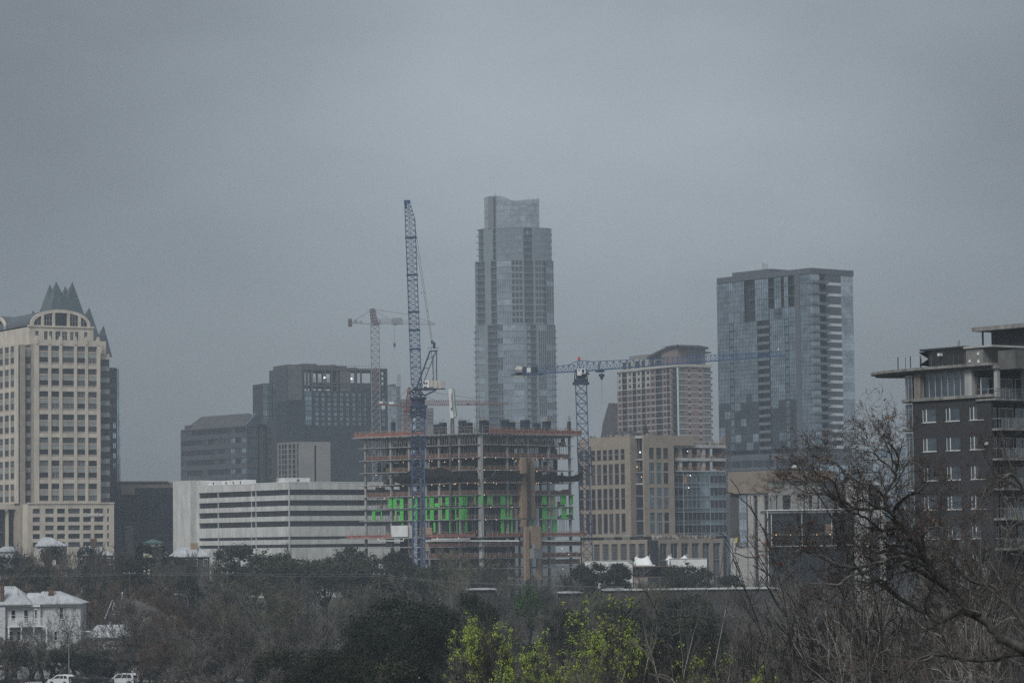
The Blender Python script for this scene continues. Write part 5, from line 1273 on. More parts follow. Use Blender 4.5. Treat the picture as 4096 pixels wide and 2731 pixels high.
# ------------------------------------------------------------------ N  tall rounded residential tower
def build_round_tower():
 d = 2050; c0 = P(*Z7(341, 1200), d); zg = 14
 t = thing('residential_tower', 'tallest rounded glass tower with recessed crown fading into the cloud', 'building', (c0.x, d + 15, zg))
 org = t.location; s = d / FPX / 1.6
 zz = lambda y: P(*Z7(341, y), d).z - zg
 # the whole tower leans a hair in the picture; keep it plumb
 M_pier = mat('pale_tower_concrete', (0.165, 0.195, 0.21), 0.8, 0.06, 0.15); M_slab2 = mat('tower_slab_edge', (0.165, 0.195, 0.205), 0.8, 0.05, 0.2)
 G_t = glass('tower_glass', (0.27, 0.32, 0.35), 0.08, 0.7, 0.6); G_td = glass('tower_glass_dark', (0.03, 0.036, 0.042), 0.1, 0.2, 0.5); G_tl = glass('tower_glass_light', (0.42, 0.48, 0.52), 0.1, 0.75, 0.6)
 def arc(xa, xb, A, B, off, n):
  r = []
  for i in range(n + 1):
   x = lerp(xa, xb, i / n); q = max(-1, min(1, x / A)); ph = math.asin(q)
   nx, ny = math.sin(ph) / A, -math.cos(ph) / B; l = math.hypot(nx, ny)
   r.append((A * math.sin(ph) + nx / l * off, -B * math.cos(ph) + ny / l * off))
  return r
 def shell(mb, xa, xb, z0, z1, A, B, off, th=0.35, n=None, m=0):
  n = n or max(1, int((xb - xa) / 2.5)); o = arc(xa, xb, A, B, off, n); i_ = arc(xa, xb, A, B, off - th, n)
  for k in range(n):
   a, b_, c, e_ = o[k], o[k + 1], i_[k], i_[k + 1]
   mb.quad((*a, z0), (*b_, z0), (*b_, z1), (*a, z1), m); mb.quad((*a, z1), (*b_, z1), (*e_, z1), (*c, z1), m); mb.quad((*a, z0), (*b_, z0), (*e_, z0), (*c, z0), m)
  for k in (0, n): mb.quad((*o[k], z0), (*i_[k], z0), (*i_[k], z1), (*o[k], z1), m)
 X = lambda zx: (zx - 341) * s
 def panel(xa, xb, z0, z1, A, B, off, g, nb):
  mb = MB(); shell(mb, xa, xb, z0, z1, A, B, off, .1, m=0)
  for i in range(nb + 1):
   x = lerp(xa, xb, i / nb); shell(mb, max(xa, x - .09), min(xb, x + .09), z0, z1, A, B, off + .1, .12, 1, 1)
  part('glass_panel', mb, [g, M_alu], t)
 tiers = [  # y0, y1, half-width px, floors, columns (x0, x1, kind, bays)
  (1600, 890, 260, 17, [(82, 142, 'g', 4), (143, 166, 'p', 0), (166, 228, 'r', 3), (228, 262, 'd', 2), (262, 330, 'g', 5), (330, 396, 'g', 5), (396, 413, 'p', 0), (413, 475, 'b', 0), (475, 489, 'p', 0), (489, 540, 'd', 4), (540, 600, 'd', 4)]),
  (890, 480, 252, 10, [(90, 92, 'p', 0), (92, 152, 'r', 2), (152, 191, 'p', 0), (191, 226, 'r', 0), (226, 318, 'g', 6), (318, 390, 'w', 3), (390, 401, 'p', 0), (401, 461, 'r', 2), (461, 472, 'p', 0), (472, 530, 'w', 3), (530, 545, 'r', 0), (545, 592, 'd', 3)]),
  (480, 272, 244, 5, [(98, 146, 'r', 2), (146, 206, 'p', 0), (206, 224, 'r', 0), (224, 390, 'w', 6), (390, 400, 'p', 0), (400, 457, 'r', 2), (457, 470, 'p', 0), (470, 583, 'w', 6)])]
 for ti, (ya, yb, hw, nf, cols) in enumerate(tiers):
  A = hw * s; B = A * 0.62; z0, z1 = (0 if ti == 0 else zz(ya)), zz(yb)
  mb = MB(); mb.prism([(A * .985 * math.sin(2 * math.pi * k / 40) * (1 if True else 0) - 0.0, -B * .985 * math.cos(2 * math.pi * k / 40)) for k in range(40)], z0, z1 - .3)
  # core sits 1.6 m inside so that recesses read as depth
  for i in range(len(mb.v)): x, y, z = mb.v[i]; mb.v[i] = (x * (1 - 1.5 / A), y * (1 - 1.5 / B), z)
  part('core', mb, mat('tower_core_grey', (0.10, 0.11, 0.12), .8, .1), t)
  fz = zz(ya); fh = (z1 - fz) / nf
  for k in range(nf):
   za, zb = fz + k * fh, fz + (k + 1) * fh
   mb = MB(); xl, xr = X(cols[0][0]), X(cols[-1][1]); xl, xr = max(xl, -A), min(xr, A)
   shell(mb, xl, xr, zb - .42, zb, A, B, 0.3, 1.9, 28); part('floor_band', mb, M_slab2, t)
   for (l, r, kind, nb) in cols:
    xa, xb = max(X(l), -A * .999), min(X(r), A * .999)
    if kind == 'g': panel(xa, xb, za, zb - .43, A, B, 0.0, (G_t, G_t, G_tl)[rnd.randrange(3)], nb)
    elif kind == 'd': panel(xa, xb, za, zb - .43, A, B, 0.0, (G_td, G_t)[rnd.random() < .25], nb)
    elif kind == 'w':
     mb = MB(); w = (xb - xa) / nb
     for i in range(nb):
      shell(mb, xa + i * w, xa + i * w + w * .24, za, zb - .43, A, B, 0.25, .4, 1, 1); shell(mb, xa + i * w + w * .24, xa + (i + 1) * w, za, za + fh * .2, A, B, 0.2, .3, 1, 1); shell(mb, xa + i * w + w * .24, xa + (i + 1) * w, za + fh * .2, zb - .43, A, B, 0, .1, 1, 0)
     part('window_group', mb, [G_t if nb > 3 else G_td, M_pier], t)
    elif kind == 'b':
     mb = MB(); xm = lerp(xa, xb, .42); shell(mb, xa + .2, xm, za, zb - .43, A, B, -.3, .3, 2, 1); shell(mb, xm + .3, lerp(xa, xb, .75), za, zb - .43, A, B, -1.2, .1, 1, 0); shell(mb, xa, xb, za + 0.05, za + .25, A, B, .9, 1.2, 3, 1); shell(mb, xa, xb, za + 1.0, za + 1.1, A, B, .9, .1, 3, 1); part('balcony', mb, [G_td, M_slab2], t)
    elif kind == 'r':
     mb = MB(); shell(mb, xa, xb, za, zb - .43, A, B, -1.35, .1, 3, 0)
     if nb: shell(mb, xa, xb, za + 1.0, za + 1.12, A, B, 0.2, .1, 3, 1)
     part('balcony', mb, [G_td, M_slab2], t)
   if ti == 0:
    mb = MB();
    for sgn in (-1, 1): mb.box(sgn * (A - .3), sgn * (A + 1.1), -3.5, 1.5, za, za + .28); mb.box(sgn * (A + 1.0), sgn * (A + 1.1), -3.5, 1.5, za + .28, za + 1.3)
    part('side_balcony', mb, M_slab2, t)
  for (l, r, kind, nb) in cols:
   if kind == 'p':
    mb = MB(); shell(mb, max(X(l), -A * .999), min(X(r), A * .999), z0, z1 + .4, A, B, 0.55, 2.0); part('pier', mb, M_pier, t)
 # crown with its swooping glass screen
 A = 178 * s; B = A * .8; cx = X(328); z0 = zz(272)
 def ztop(x):
  q = (x + A) / (2 * A); xs = [0, .2, .32, .5, .68, .82, .93, 1.0]; ys = [68, 66, 72, 100, 122, 128, 118, 85]
  y = np.interp(q, xs, ys); return zz(y)
 mb = MB(); n = 44; mbf = MB()
 for k in range(n):
  p0, p1 = -math.pi / 2 + math.pi * k / n, -math.pi / 2 + math.pi * (k + 1) / n
  a = (A * math.sin(p0), -B * math.cos(p0)); b_ = (A * math.sin(p1), -B * math.cos(p1))
  mb.quad((cx + a[0], a[1], z0), (cx + b_[0], b_[1], z0), (cx + b_[0], b_[1], ztop(b_[0])), (cx + a[0], a[1], ztop(a[0])))
  mbf.tube((cx + a[0], a[1], ztop(a[0])), (cx + b_[0], b_[1], ztop(b_[0])), .18, 4, cap=False)
  for y in (125, 160, 195, 235):
   z = zz(y)
   if z < min(ztop(a[0]), ztop(b_[0])): mbf.tube((cx + a[0], a[1] - .05, z), (cx + b_[0], b_[1] - .05, z), .12, 4, cap=False)
  if k % 2 == 0: mbf.tube((cx + a[0], a[1] - .03, z0), (cx + a[0], a[1] - .03, ztop(a[0])), .04, 3, cap=False)
 part('crown_screen', mb, glass('haze_pale_crown_glass', (0.50, 0.56, 0.585), .12, .8, .6), t); part('crown_frame', mbf, M_slab2, t)  # screen glass paled to stand in for cloud veiling the crown
 mb = MB(); pts = [(cx + A * math.sin(math.pi * k / 20 - math.pi / 2), B * math.cos(math.pi * k / 20 - math.pi / 2) ) for k in range(21)]
 for k in range(20): mb.quad((*pts[k], z0), (*pts[k + 1], z0), (*pts[k + 1], zz(66)), (*pts[k], zz(66)))
 part('crown_back_screen', mb, MATS['haze_pale_crown_glass'], t)
 mb = MB(); mb.box(cx - A * .86, cx - A * .66, -B * .9, 0, z0, zz(70)); part('lift_core', mb, mat('lift_core_grey', (0.16, 0.165, 0.17), .8, .1), t)
 mb = MB(); mb.box(X(395), X(435), -14, -9, zz(330), zz(285)); part('roof_box', mb, M_pier, t)
 mb = MB(); mb.tube((X(220), 0, zz(66)), (X(220), 0, zz(38)), .25, 5); mb.tube((X(440), 0, zz(80)), (X(440), 0, zz(64)), .15, 4); part('antenna', mb, M_galv, t)
build_round_tower()

# ------------------------------------------------------------------ P  brick tower with wavy roof, slanted block beside it
def brick_mat(name, c1, c2, mortar, scale, bump=.3):
 m = mat(name, c1, .88, .12, .4); t = m.node_tree; b = t.nodes['Principled BSDF']
 br = t.nodes.new('ShaderNodeTexBrick'); tcx = t.nodes.new('ShaderNodeNewGeometry'); sepn = t.nodes.new('ShaderNodeSeparateXYZ'); ad = t.nodes.new('ShaderNodeMath'); ad.operation = 'ADD'; cb = t.nodes.new('ShaderNodeCombineXYZ')
 t.links.new(tcx.outputs['Position'], sepn.inputs[0]); t.links.new(sepn.outputs['X'], ad.inputs[0]); t.links.new(sepn.outputs['Y'], ad.inputs[1]); t.links.new(ad.outputs[0], cb.inputs['X']); t.links.new(sepn.outputs['Z'], cb.inputs['Y'])
 t.links.new(cb.outputs[0], br.inputs['Vector']); br.inputs['Color1'].default_value = (*c1, 1); br.inputs['Color2'].default_value = (*c2, 1); br.inputs['Mortar'].default_value = (*mortar, 1); br.inputs['Scale'].default_value = scale
 br.inputs['Mortar Size'].default_value = .012
 mxn = t.nodes.new('ShaderNodeMix'); mxn.data_type = 'RGBA'; mxn.blend_type = 'MULTIPLY'; mxn.inputs[0].default_value = .6
 old = b.inputs['Base Color'].links[0].from_socket
 sc_ = t.nodes.new('ShaderNodeMix'); sc_.data_type = 'RGBA'; sc_.inputs[0].default_value = .5; t.links.new(br.outputs['Color'], sc_.inputs[6]); t.links.new(old, sc_.inputs[7]); t.links.new(sc_.outputs[2], b.inputs['Base Color'])
 return m
def build_brick_tower():
 b = Bd('brick_tower', 'reddish brick apartment tower with wavy dark roof and arched gable window', 'building', *P1(1016, 900), 1450, 31)
 L = lambda zx, zy, x=0: b.L(*P1(zx, zy), x); Rr = lambda zx, zy, y=0: b.R(*P1(zx, zy), y)
 Mb = brick_mat('red_brick_far', (0.235, 0.165, 0.145), (0.20, 0.145, 0.13), (.2, .17, .15), .5); Mc = mat('cream_stucco', (0.44, 0.42, 0.375), .85, .06, .3); Ms = mat('white_slab_line', (0.50, 0.50, 0.49), .8, .05)
 ztop = Rr(1016, 385)[1]; zl = [Rr(1016, 487 + 93.3 * k)[1] for k in range(12)]; fh = zl[0] - zl[1]
 x1 = Rr(1515, 700)[0]; yl = L(112, 700)[0]
 nF = 12; rws = [(zl[k] + fh * .22, zl[k] + fh * .74) for k in range(nF)]; rwt = [(zl[k] + .15, zl[k] + fh - .25) for k in range(nF)]
 u = lambda l, r: (L(r, 700)[0], L(l, 700)[0])
 wins = [u(127, 160), u(278, 318), u(412, 448), u(548, 590), u(615, 660), u(800, 832)]; rec = [u(183, 253), u(340, 390), u(475, 525), u(685, 780), u(850, 890), (0.4, L(940, 700)[0])]
 ysp = L(602, 700)[0]; zsp = zl[2]
 def wall(u0, u1, z0, z1, ks, m):
  ww = [w for w in wins if w[0] >= u0 and w[1] <= u1]; rr = [w for w in rec if w[0] >= u0 and w[1] <= u1]; alls = sorted([(w, 0) for w in ww] + [(w, 1) for w in rr])
  # recesses run full height of a floor, windows are punched
  mbs = MB(); last = u0
  segs = []
  for (w, kd) in alls:
   if kd == 1:
    if w[0] > last: segs.append((last, w[0]))
    last = w[1]
  if last < u1: segs.append((last, u1))
  for a, c in segs:
   cells = facade(b, 'L', 0, a, c, z0, z1, [w for w in ww if w[0] >= a and w[1] <= c], [rws[k] for k in ks], m, .3)
   windows(b, 'L', 0, cells, 2, 1, .09, [G_dark, G_dark, G_mid], M_fdark, .28)
  for w in rr:
   for k in ks:
    me = window_mesh(w[1] - w[0], rwt[k][1] - rwt[k][0], 4 if w[1] - w[0] > 4 else 2, 2, .1, (G_dark, G_smoke, G_mid)[rnd.randrange(3)], M_fdark); fput(b, 'window', me, 'L', 0, (w[0] + w[1]) / 2, rwt[k][0], 1.3)
 wall(0, yl, 0, zsp, range(3, nF), Mb); wall(0, ysp, zsp, ztop, range(0, 3), Mb); wall(ysp, yl, zsp, ztop, range(0, 3), Mc)
 b.box('body', 1.5, x1 - .5, 1.5, yl - .1, 0, ztop - .5, MATS['dark_brick_cladding'])
 b.box('end_wall', 0.02, x1, yl - .09, yl + .3, 0, ztop, Mb)
 for k in range(nF):
  b.box('floor_line', -.1, .25, .0, yl, zl[k] - .13, zl[k] + .13, Ms if k > 1 else Mc); b.box('floor_line', 0.3, x1, -.12, .25, zl[k] - .16, zl[k] + .16, Ms)
 # right face
 xg = Rr(1112, 700)[0]; xh = Rr(1415, 700)[0]
 wr = [(Rr(l, 700)[0], Rr(r, 700)[0]) for l, r in ((1168, 1205), (1328, 1366))]
 rr2 = [(zl[k] + fh * .18, zl[k] + fh * .66) for k in range(nF)]
 cells = facade(b, 'R', 0, xg, xh, 0, ztop, wr, rr2, Mb, .3); windows(b, 'R', 0, cells, 2, 1, .09, [G_dark, G_mid], M_fdark, .28)
 for (i, j, ua, ub, za, zb) in cells: b.box('lintel_panel', ua, ub, -.05, .2, zb + .02, zb + fh * .17, Ms)
 for k in range(nF):
  for a, c in ((.35, xg), (xh, x1 - .2)):
   put('window', window_mesh(c - a, fh - .36, 4, 3, .13, (G_smoke, G_dark, G_mid)[rnd.randrange(3)], M_alu, .12), b.t, ((a + c) / 2, .25, zl[k] + .18))
  mb = MB(); mb.box(x1, x1 + 1.3, .6, 3, zl[k] - .1, zl[k] + .1); mb.box(x1 + 1.2, x1 + 1.3, .6, 3, zl[k] + .1, zl[k] + 1.2); part('side_balcony', mb, Ms, b.t)
  mb = MB(); mb.box(-1.2, -.1, .3, rec[5][1], zl[k] - .1, zl[k] + .1); mb.box(-1.25, -1.18, .3, rec[5][1], zl[k] + .1, zl[k] + 1.15); part('corner_balcony', mb, [G_mid], b.t)
 mb = MB(); mb.box(-.3, .3, -.3, .3, 0, ztop); part('corner_post', mb, mat('white_corner_post', (.62, .66, .66), .6, .03), b.t)
 b.box('cornice', -.6, .6, .7, yl + .2, ztop - .35, ztop + .8, Mc); b.box('cornice', -.6, x1 + .3, -.6, .65, ztop - .35, ztop + .8, Mc)
 # penthouse storey
 px_ = 2.5
 zr = L(120, 330, px_)[1]
 y6 = L(590, 300, px_)[0]; yE = yl - 1
 pw = [(L(r, 350, px_)[0], L(l, 350, px_)[0]) for l, r in ((185, 245), (270, 310), (370, 440), (470, 520), (545, 590))]
 zb0, zb1 = ztop + .8, L(300, 300, px_)[1]
 cells = facade(b, 'L', px_, y6 - 1, yE, zb0, zb1, pw[:4], [(zb0 + .4, zb1 - .8)], Mc, .3, 'penthouse_wall'); windows(b, 'L', px_, cells, 2, 2, .1, [G_dark], M_fdark, .28)
 b.box('penthouse_body', px_ + .32, 18, y6 - 1, yE, zb0, zb1 - .05, Mc)
 b.box('plant_screen', px_ + 2.5, 15, L(580, 240, px_ + 2.5)[0], L(285, 240, px_ + 2.5)[0], zb1, L(290, 242, px_ + 2.5)[1], mat('grey_plant_screen', (.20, .20, .195), .8, .08))
 # arched gable
 gz = lambda zx, zy: L(zx, zy, px_)
 arch = [(595, 255), (640, 220), (700, 188), (760, 168), (820, 160), (880, 172), (935, 205), (945, 240)]
 mb = MB(); pts = [gz(*p) for p in arch]; base = ztop + .8
 outl = [(pts[0][0], base)] + pts + [(pts[-1][0], base)]
 n = len(mb.v); mb.v += [(px_, p[0], p[1]) for p in outl] + [(px_ + 1.5, p[0], p[1]) for p in outl]; k = len(outl)
 for i in range(k): j = (i + 1) % k; mb.f.append((n + i, n + j, n + k + j, n + k + i)); mb.m.append(0)
 mb.f.append(tuple(range(n, n + k))); mb.m.append(0); b.part('arched_gable', mb, Mc)
 for l, r, tp in ((612, 655, 235), (675, 772, 190), (792, 885, 180), (943, 1018, 185)):
  ya, yb = L(r, 300, px_)[0], L(l, 300, px_)[0]
  for z0, z1 in ((base + .6, L(700, 305, px_)[1]), (L(700, 290, px_)[1], L((l + r) / 2, tp, px_)[1])):
   if z1 - z0 > .3: put('window', window_mesh(yb - ya, z1 - z0, 2, 2, .1, G_dark, M_fdark), b.t, (px_ - .08, (ya + yb) / 2, z0), -math.pi / 2)
 # brick drum at the corner and its glass bay
 zt = Rr(1200, 125, 2)[1]
 b.box('corner_drum', 1.6, Rr(1425, 300, 2)[0], 2.0, 16, base, zt, Mb);
 xa, xb = Rr(1160, 300, 1.9)[0], Rr(1360, 300, 1.9)[0]
 for i in range(2): z0 = lerp(base, zt, i / 2); put('window', window_mesh(xb - xa, (zt - base) / 2 - .3, 4, 3, .16, G_smoke, M_alu), b.t, ((xa + xb) / 2, 1.85, z0 + .15))
 # wavy roof, a thick curved plate over the gable and the drum
 Mr = mat('dark_roof_plate', (0.055, 0.055, 0.06), .6, .1)
 path = [(550, 252), (620, 208), (700, 168), (820, 112), (900, 82), (1000, 70)]
 mb = MB(); prev = None
 for p in path:
  y, z = L(*p, px_ - 2); q = ((px_ - 2, y, z), (14, y, z), (px_ - 2, y, z - .9), (14, y, z - .9))
  if prev:
   for a, c in ((0, 1), (2, 3), (0, 2), (1, 3)): mb.quad(prev[a], q[a], q[c], prev[c])
  prev = q
 zc = L(1000, 70, px_ - 2)[1]
 for (p0, p1) in (((1000, 70), (1150, 76)), ((1150, 76), (1380, 86)), ((1380, 86), (1470, 105))):
  (xa, za), (xb, zb) = Rr(*p0, -1), Rr(*p1, -1)
  if p0[0] == 1000: xa = px_ - 2
  mb.quad((xa, -1, za), (xb, -1, zb), (xb, 14, zb), (xa, 14, za)); mb.quad((xa, -1, za - 1), (xb, -1, zb - 1), (xb, 14, zb - 1), (xa, 14, za - 1)); mb.quad((xa, -1, za), (xb, -1, zb), (xb, -1, zb - 1), (xa, -1, za - 1))
  mb.quad((xb, -1, zb), (xb, 14, zb), (xb, 14, zb - 1), (xb, -1, zb - 1))
 b.part('wavy_roof', mb, Mr)
 xa, za = Rr(1410, 165, 5); xb, zb = Rr(1515, 180, 5); mb = MB(); mb.side([(xa, za), (xb, zb), (xb, zb - .5), (xa, za - 1.5)], 5, 14); b.part('low_roof_wing', mb, Mr)
 # slanted dark block to the left
 W = lambda x, y, dd=0: P(*Y1(x, y), 1540 + dd)
 t = thing('slanted_building', 'dark grey building with steep slanted sides left of brick tower', 'building', (W(255, 600).x, 1540, 14))
 mb = MB(); A0, A1, A2, A3 = W(196, 640), W(210, 545), W(247, 418), W(330, 640, 25); A3b = W(262, 420, 0)
 e_ = Vector((0, 30, 0)); z0 = lambda v: Vector((v.x, v.y, 14))
 mb.poly([z0(A0), A0, A1, A2, A3b, Vector((A3.x, 1540, A3.z)), Vector((A3.x, 1540, 14))]); part('front_slope', mb, mat('dark_granite_far', (.065, .055, .057), .8, .08), t, world=True)
 mb = MB(); B1, B2 = W(340, 420, 18), W(360, 640, 18); mb.quad(A3b, Vector((A3.x, 1540, A3.z)), B2, B1); mb.quad(Vector((A3.x, 1540, A3.z)), Vector((A3.x, 1540, 14)), Vector((B2.x, B2.y, 14)), B2); mb.quad(A2, A3b, B1, B1 + Vector((-4, 0, 0)))
 part('side_slope', mb, mat('brown_granite_far', (.17, .115, .115), .8, .08), t, world=True)
 mb = MB()
 for k in range(8): y = 440 + k * 24; a = W(262 + (y - 420) * .32, y, -.1); c = W(360, y, 18); mb.tube(a, c, .1, 3)
 part('joint_lines', mb, M_concD, t, world=True)
build_brick_tower()

# ------------------------------------------------------------------ Q  tan stone block, nearly finished, with podium
def build_tan_block():
 b = Bd('tan_block', 'tan stone building nearing completion with tall windows and unfinished concrete upper floors', 'building', *Q1(655, 1600), 980, 36)
 L = lambda zx, zy, x=0: b.L(*Q1(zx, zy), x); Rr = lambda zx, zy, y=0: b.R(*Q1(zx, zy), y)
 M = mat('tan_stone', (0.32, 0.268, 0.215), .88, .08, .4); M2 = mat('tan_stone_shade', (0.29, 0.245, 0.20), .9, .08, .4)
 def Zl(zx, zy): return L(zx, zy)[1]
 zt = L(480, 62)[1]; zbase = Rr(660, 1150)[1]
 # left wall with six window columns in four storeys
 cu = [(68, 110), (132, 175), (195, 238), (257, 300), (322, 366), (388, 430)]
 us = [(L(r, 500)[0], L(l, 500)[0]) for l, r in cu]
 ue = L(485, 500)[0]; uo = L(-70, 500)[0]
 st = us[5][0] - us[4][0]; w = us[0][1] - us[0][0]
 us += [(us[0][0] + (us[0][0] - us[1][0]) * k, us[0][1] + (us[0][0] - us[1][0]) * k) for k in (1, 2)]
 zs = [(Zl(410, 318), Zl(410, 205)), (Zl(410, 583), Zl(410, 362)), (Zl(410, 852), Zl(410, 628)), (Zl(410, 1120), Zl(410, 900))]
 cells = facade(b, 'L', 0, ue, uo, zbase, zt, us, zs, M, .26)
 for (i, j, ua, ub, za, zb) in cells:
  fput(b, 'window', window_mesh(ub - ua, zb - za, 3, 1, .09, (G_dark, G_dark, G_smoke, G_mid)[rnd.randrange(4)], M_fdark, .09), 'L', 0, (ua + ub) / 2, za, .22)
  if j > 0: zm = lerp(za, zb, .52); mb = MB(); mb.box(.12, .22, ua, ub, zm - .28, zm + .28); b.part('spandrel', mb, mat('grey_metal_spandrel', (.17, .18, .19), .4, .05, metal=.5))
 b.box('left_body', .75, 25, ue + .02, uo, 0, zt - .6, MATS['dark_brick_cladding'])
 b.box('left_return', 0.0, 3, ue - .35, ue, zbase, zt, M2)
 # dark recess between the wings
 ur = L(625, 500)[0]; rx = 2.2
 zst = [62, 325, 465, 590, 720, 855, 990, 1145]
 zr = [L(560, y, rx)[1] for y in zst]
 for k in range(len(zr) - 1):
  mb = MB(); mb.box(rx - .05, rx + .35, ur, ue - .36, zr[k + 1], zr[k + 1] + .5); b.part('floor_edge', mb, M_concL if k in (0, 2) else mat('bluegrey_spandrel', (.16, .19, .21), .5, .05))
  if k >= 3: fput(b, 'window', window_mesh(ue - .36 - ur, zr[k] - zr[k + 1] - .5, 4, 1, .1, G_smoke, M_fdark), 'L', rx, (ur + ue - .36) / 2, zr[k + 1] + .5, .2)
  else:
   mb = MB()
   for q in range(5): yy = lerp(ur, ue - .4, (q + .5) / 5); mb.tube((rx + .2, yy, zr[k + 1] + .5), (rx + .2 + rnd.uniform(0, 2), yy + rnd.uniform(-1, 1), zr[k] - .2), .07, 4)
   for hh in (.6, 1.2): mb.tube((rx, ur, zr[k + 1] + .5 + hh), (rx, ue - .4, zr[k + 1] + .5 + hh), .05, 3)
   b.part('scaffold_poles', mb, MATS['raw_timber'] if k == 1 else M_galv)
 b.box('recess_back', rx + 4, rx + 5, ur, ue, 0, zt - 1, MATS['dark_brick_cladding']); b.box('recess_beam', rx - .1, rx + 3, ur, ue - .36, L(560, 88, rx)[1], L(560, 62, rx)[1], M_concL)
 ml = MATS['lit_lamp']
 for x, y, s_ in ((596, 238, .3), (563, 395, .18), (612, 505, .16)):
  q = L(x, y, rx - .4); mb = MB(); mb.lathe([(0, -s_), (s_, 0), (0, s_)], (rx - .4, q[0], q[1]), 8); b.part('site_lamp', mb, ml if s_ > .25 else MATS['lit_bulb'])
 q = L(503, 130, rx); mb = MB(); mb.box(rx - .3, rx, q[0] - .5, q[0] + .5, q[1] - .3, q[1] + .3); b.part('white_unit', mb, M_white)
 # corner block, right face
 x965 = Rr(968, 700)[0]; x1175 = Rr(1175, 100)[0]
 cR = [(700, 752), (778, 832), (855, 907)]
 usR = [(Rr(l, 700)[0], Rr(r, 700)[0]) for l, r in cR]
 zsR = [(Rr(800, 310)[1], Rr(800, 190)[1]), (Rr(800, 577)[1], Rr(800, 352)[1]), (Rr(800, 847)[1], Rr(800, 620)[1]), (Rr(800, 1116)[1], Rr(800, 890)[1])]
 cells = facade(b, 'R', 0, 0, x965, zbase, zt, usR, zsR, M, .3)
 for (i, j, ua, ub, za, zb) in cells:
  if j == 3: continue
  g = (G_blue, G_pale)[rnd.random() < .4]
 for (i, j, ua, ub, za, zb) in cells:
  top = (j == 3)
  put('window', window_mesh(ub - ua, zb - za, 2 if not top else 1, 1, .09, G_dark if top else ((G_blue, G_teal) if i < 2 else (G_smoke, G_blue))[rnd.randrange(2)], M_fdark, .09), b.t, ((ua + ub) / 2, .26, za))
  zm = lerp(za, zb, .56); mb = MB()
  if not top: mb.box(ua, ub, .14, .25, zm - .25, zm + .25); b.part('spandrel', mb, mat('pale_glass_spandrel', (.30, .34, .36), .3, .05, metal=.3))
  else: mb.box(ua, ub, .1, .16, za + 1.0, za + 1.08); mb.box(ua, ub, .1, .16, za + .5, za + .58); b.part('guard_rail', mb, M_galv)
 facade(b, 'L', 0, 0, ur, zbase, zt, [], [], M, .3, 'corner_wall')
 b.box('corner_return', .3, 3, ur - .3, ur, zbase, zt - .01, M2)
 b.box('body', .75, x965 - .4, .75, ur - .35, 0, zt - .6, MATS['dark_brick_cladding'])
 b.box('parapet_wall', x965, x1175, 0.02, 6, Rr(1000, 165)[1], zt, M)
 b.box('block_return', x965 - .3, x965 - .01, .02, 4, zbase, Rr(1000, 165)[1], M2)
 # joint lines in the stone
 mb = MB()
 for zx in (690, 930): x = Rr(zx, 120)[0]; mb.box(x - .03, x + .03, -.012, 0, Rr(700, 190)[1], zt)
 for zy in (318, 583, 852): z = Rr(700, zy)[1]; mb.box(0, x965, -.012, 0, z - .03, z + .03); z2 = L(300, zy + 6)[1]; mb.box(-.012, 0, ue, uo, z2 - .03, z2 + .03)
 for zx in (110, 175, 240, 300, 365): y = L(zx, 120)[0]; mb.box(-.012, 0, y - .02, y + .02, zs[0][1] + .5, zt)
 b.part('stone_joints', mb, mat('dark_joint', (.13, .10, .08), .9, .05))
 # right wing: curtain wall below, bare concrete frame above, set back
 sy = 1.6; xr = Rr(1535, 700, sy)[0]
 z0 = Rr(1200, 1142, sy)[1]; lines = [1142, 1110, 1022, 978, 886, 843, 752, 708, 618, 575, 484, 440]
 zl = [Rr(1200, y, sy)[1] for y in lines]; xm = [Rr(x, 700, sy)[0] for x in (968, 1012, 1062, 1110, 1158, 1205, 1252, 1300, 1348, 1395, 1442, 1488, 1535)]
 for k in range(len(zl) - 1):
  for i in range(len(xm) - 1):
   if k == 9 and i == 2:
    b.box('timber_panel', xm[i], xm[i] + (xm[i + 1] - xm[i]) * .85, sy - .02, sy + .1, zl[k] - .5, zl[k + 1], MATS['oriented_strand_board']); continue
   thin = abs(zl[k + 1] - zl[k]) < 1.9; g = G_teal if thin else ((G_blue, G_teal)[rnd.random() < .3] if 1 < i < 8 and k > 3 else G_smoke)  # pane tints chosen by position stand in for the wall's changing reflection
   put('window', window_mesh(xm[i + 1] - xm[i], zl[k + 1] - zl[k], 1, 1, 0, g, M_alu, .035), b.t, ((xm[i] + xm[i + 1]) / 2, sy, zl[k]))
 mb = MB()
 for i in (2, 8): mb.box(xm[i] - .12, xm[i] + .12, sy - .25, sy - .1, z0, zl[-1])
 for z in zl: mb.box(xm[0], xr, sy - .2, sy - .1, z - .07, z + .07)
 b.part('curtain_wall_rails', mb, M_alu)
 b.box('right_body', xm[0], xr, sy + .3, 22, 0, zl[-1], MATS['dark_brick_cladding'])
 fz = [Rr(1200, 440, sy)[1], Rr(1200, 325, sy)[1], Rr(1200, 182, sy)[1]]
 for k, z in enumerate(fz): b.box('floor_slab', xm[0], xr - .3, sy - .6, 20, z - .25, z + (.75 if k else .1), M_concL)
 for zx in (1031, 1283):
  xx = Rr(zx, 300, sy)[0]; b.box('column', xx - .65, xx + .65, sy - .2, sy + 1, fz[0], fz[2], M_concL)
 for zx in (1232, 1360, 1490):
  xx = Rr(zx, 300, sy)[0]; b.box('column', xx - .6, xx + .6, sy + 8, sy + 9.2, fz[0], fz[2], M_concD)
 b.box('core_wall', xm[0] + .5, xm[4] + 2, sy + 9.5, sy + 11, fz[0], fz[2], M_concD); b.box('end_wall', Rr(1460, 300, sy)[0], xr - .4, sy + .4, sy + 4, fz[0] + .76, fz[1] - .26, MATS['red_brown_cladding']); b.box('end_wall', Rr(1460, 300, sy)[0], xr - .4, sy + .4, sy + 4, fz[1] + .76, fz[2] - .26, MATS['red_brown_cladding'])
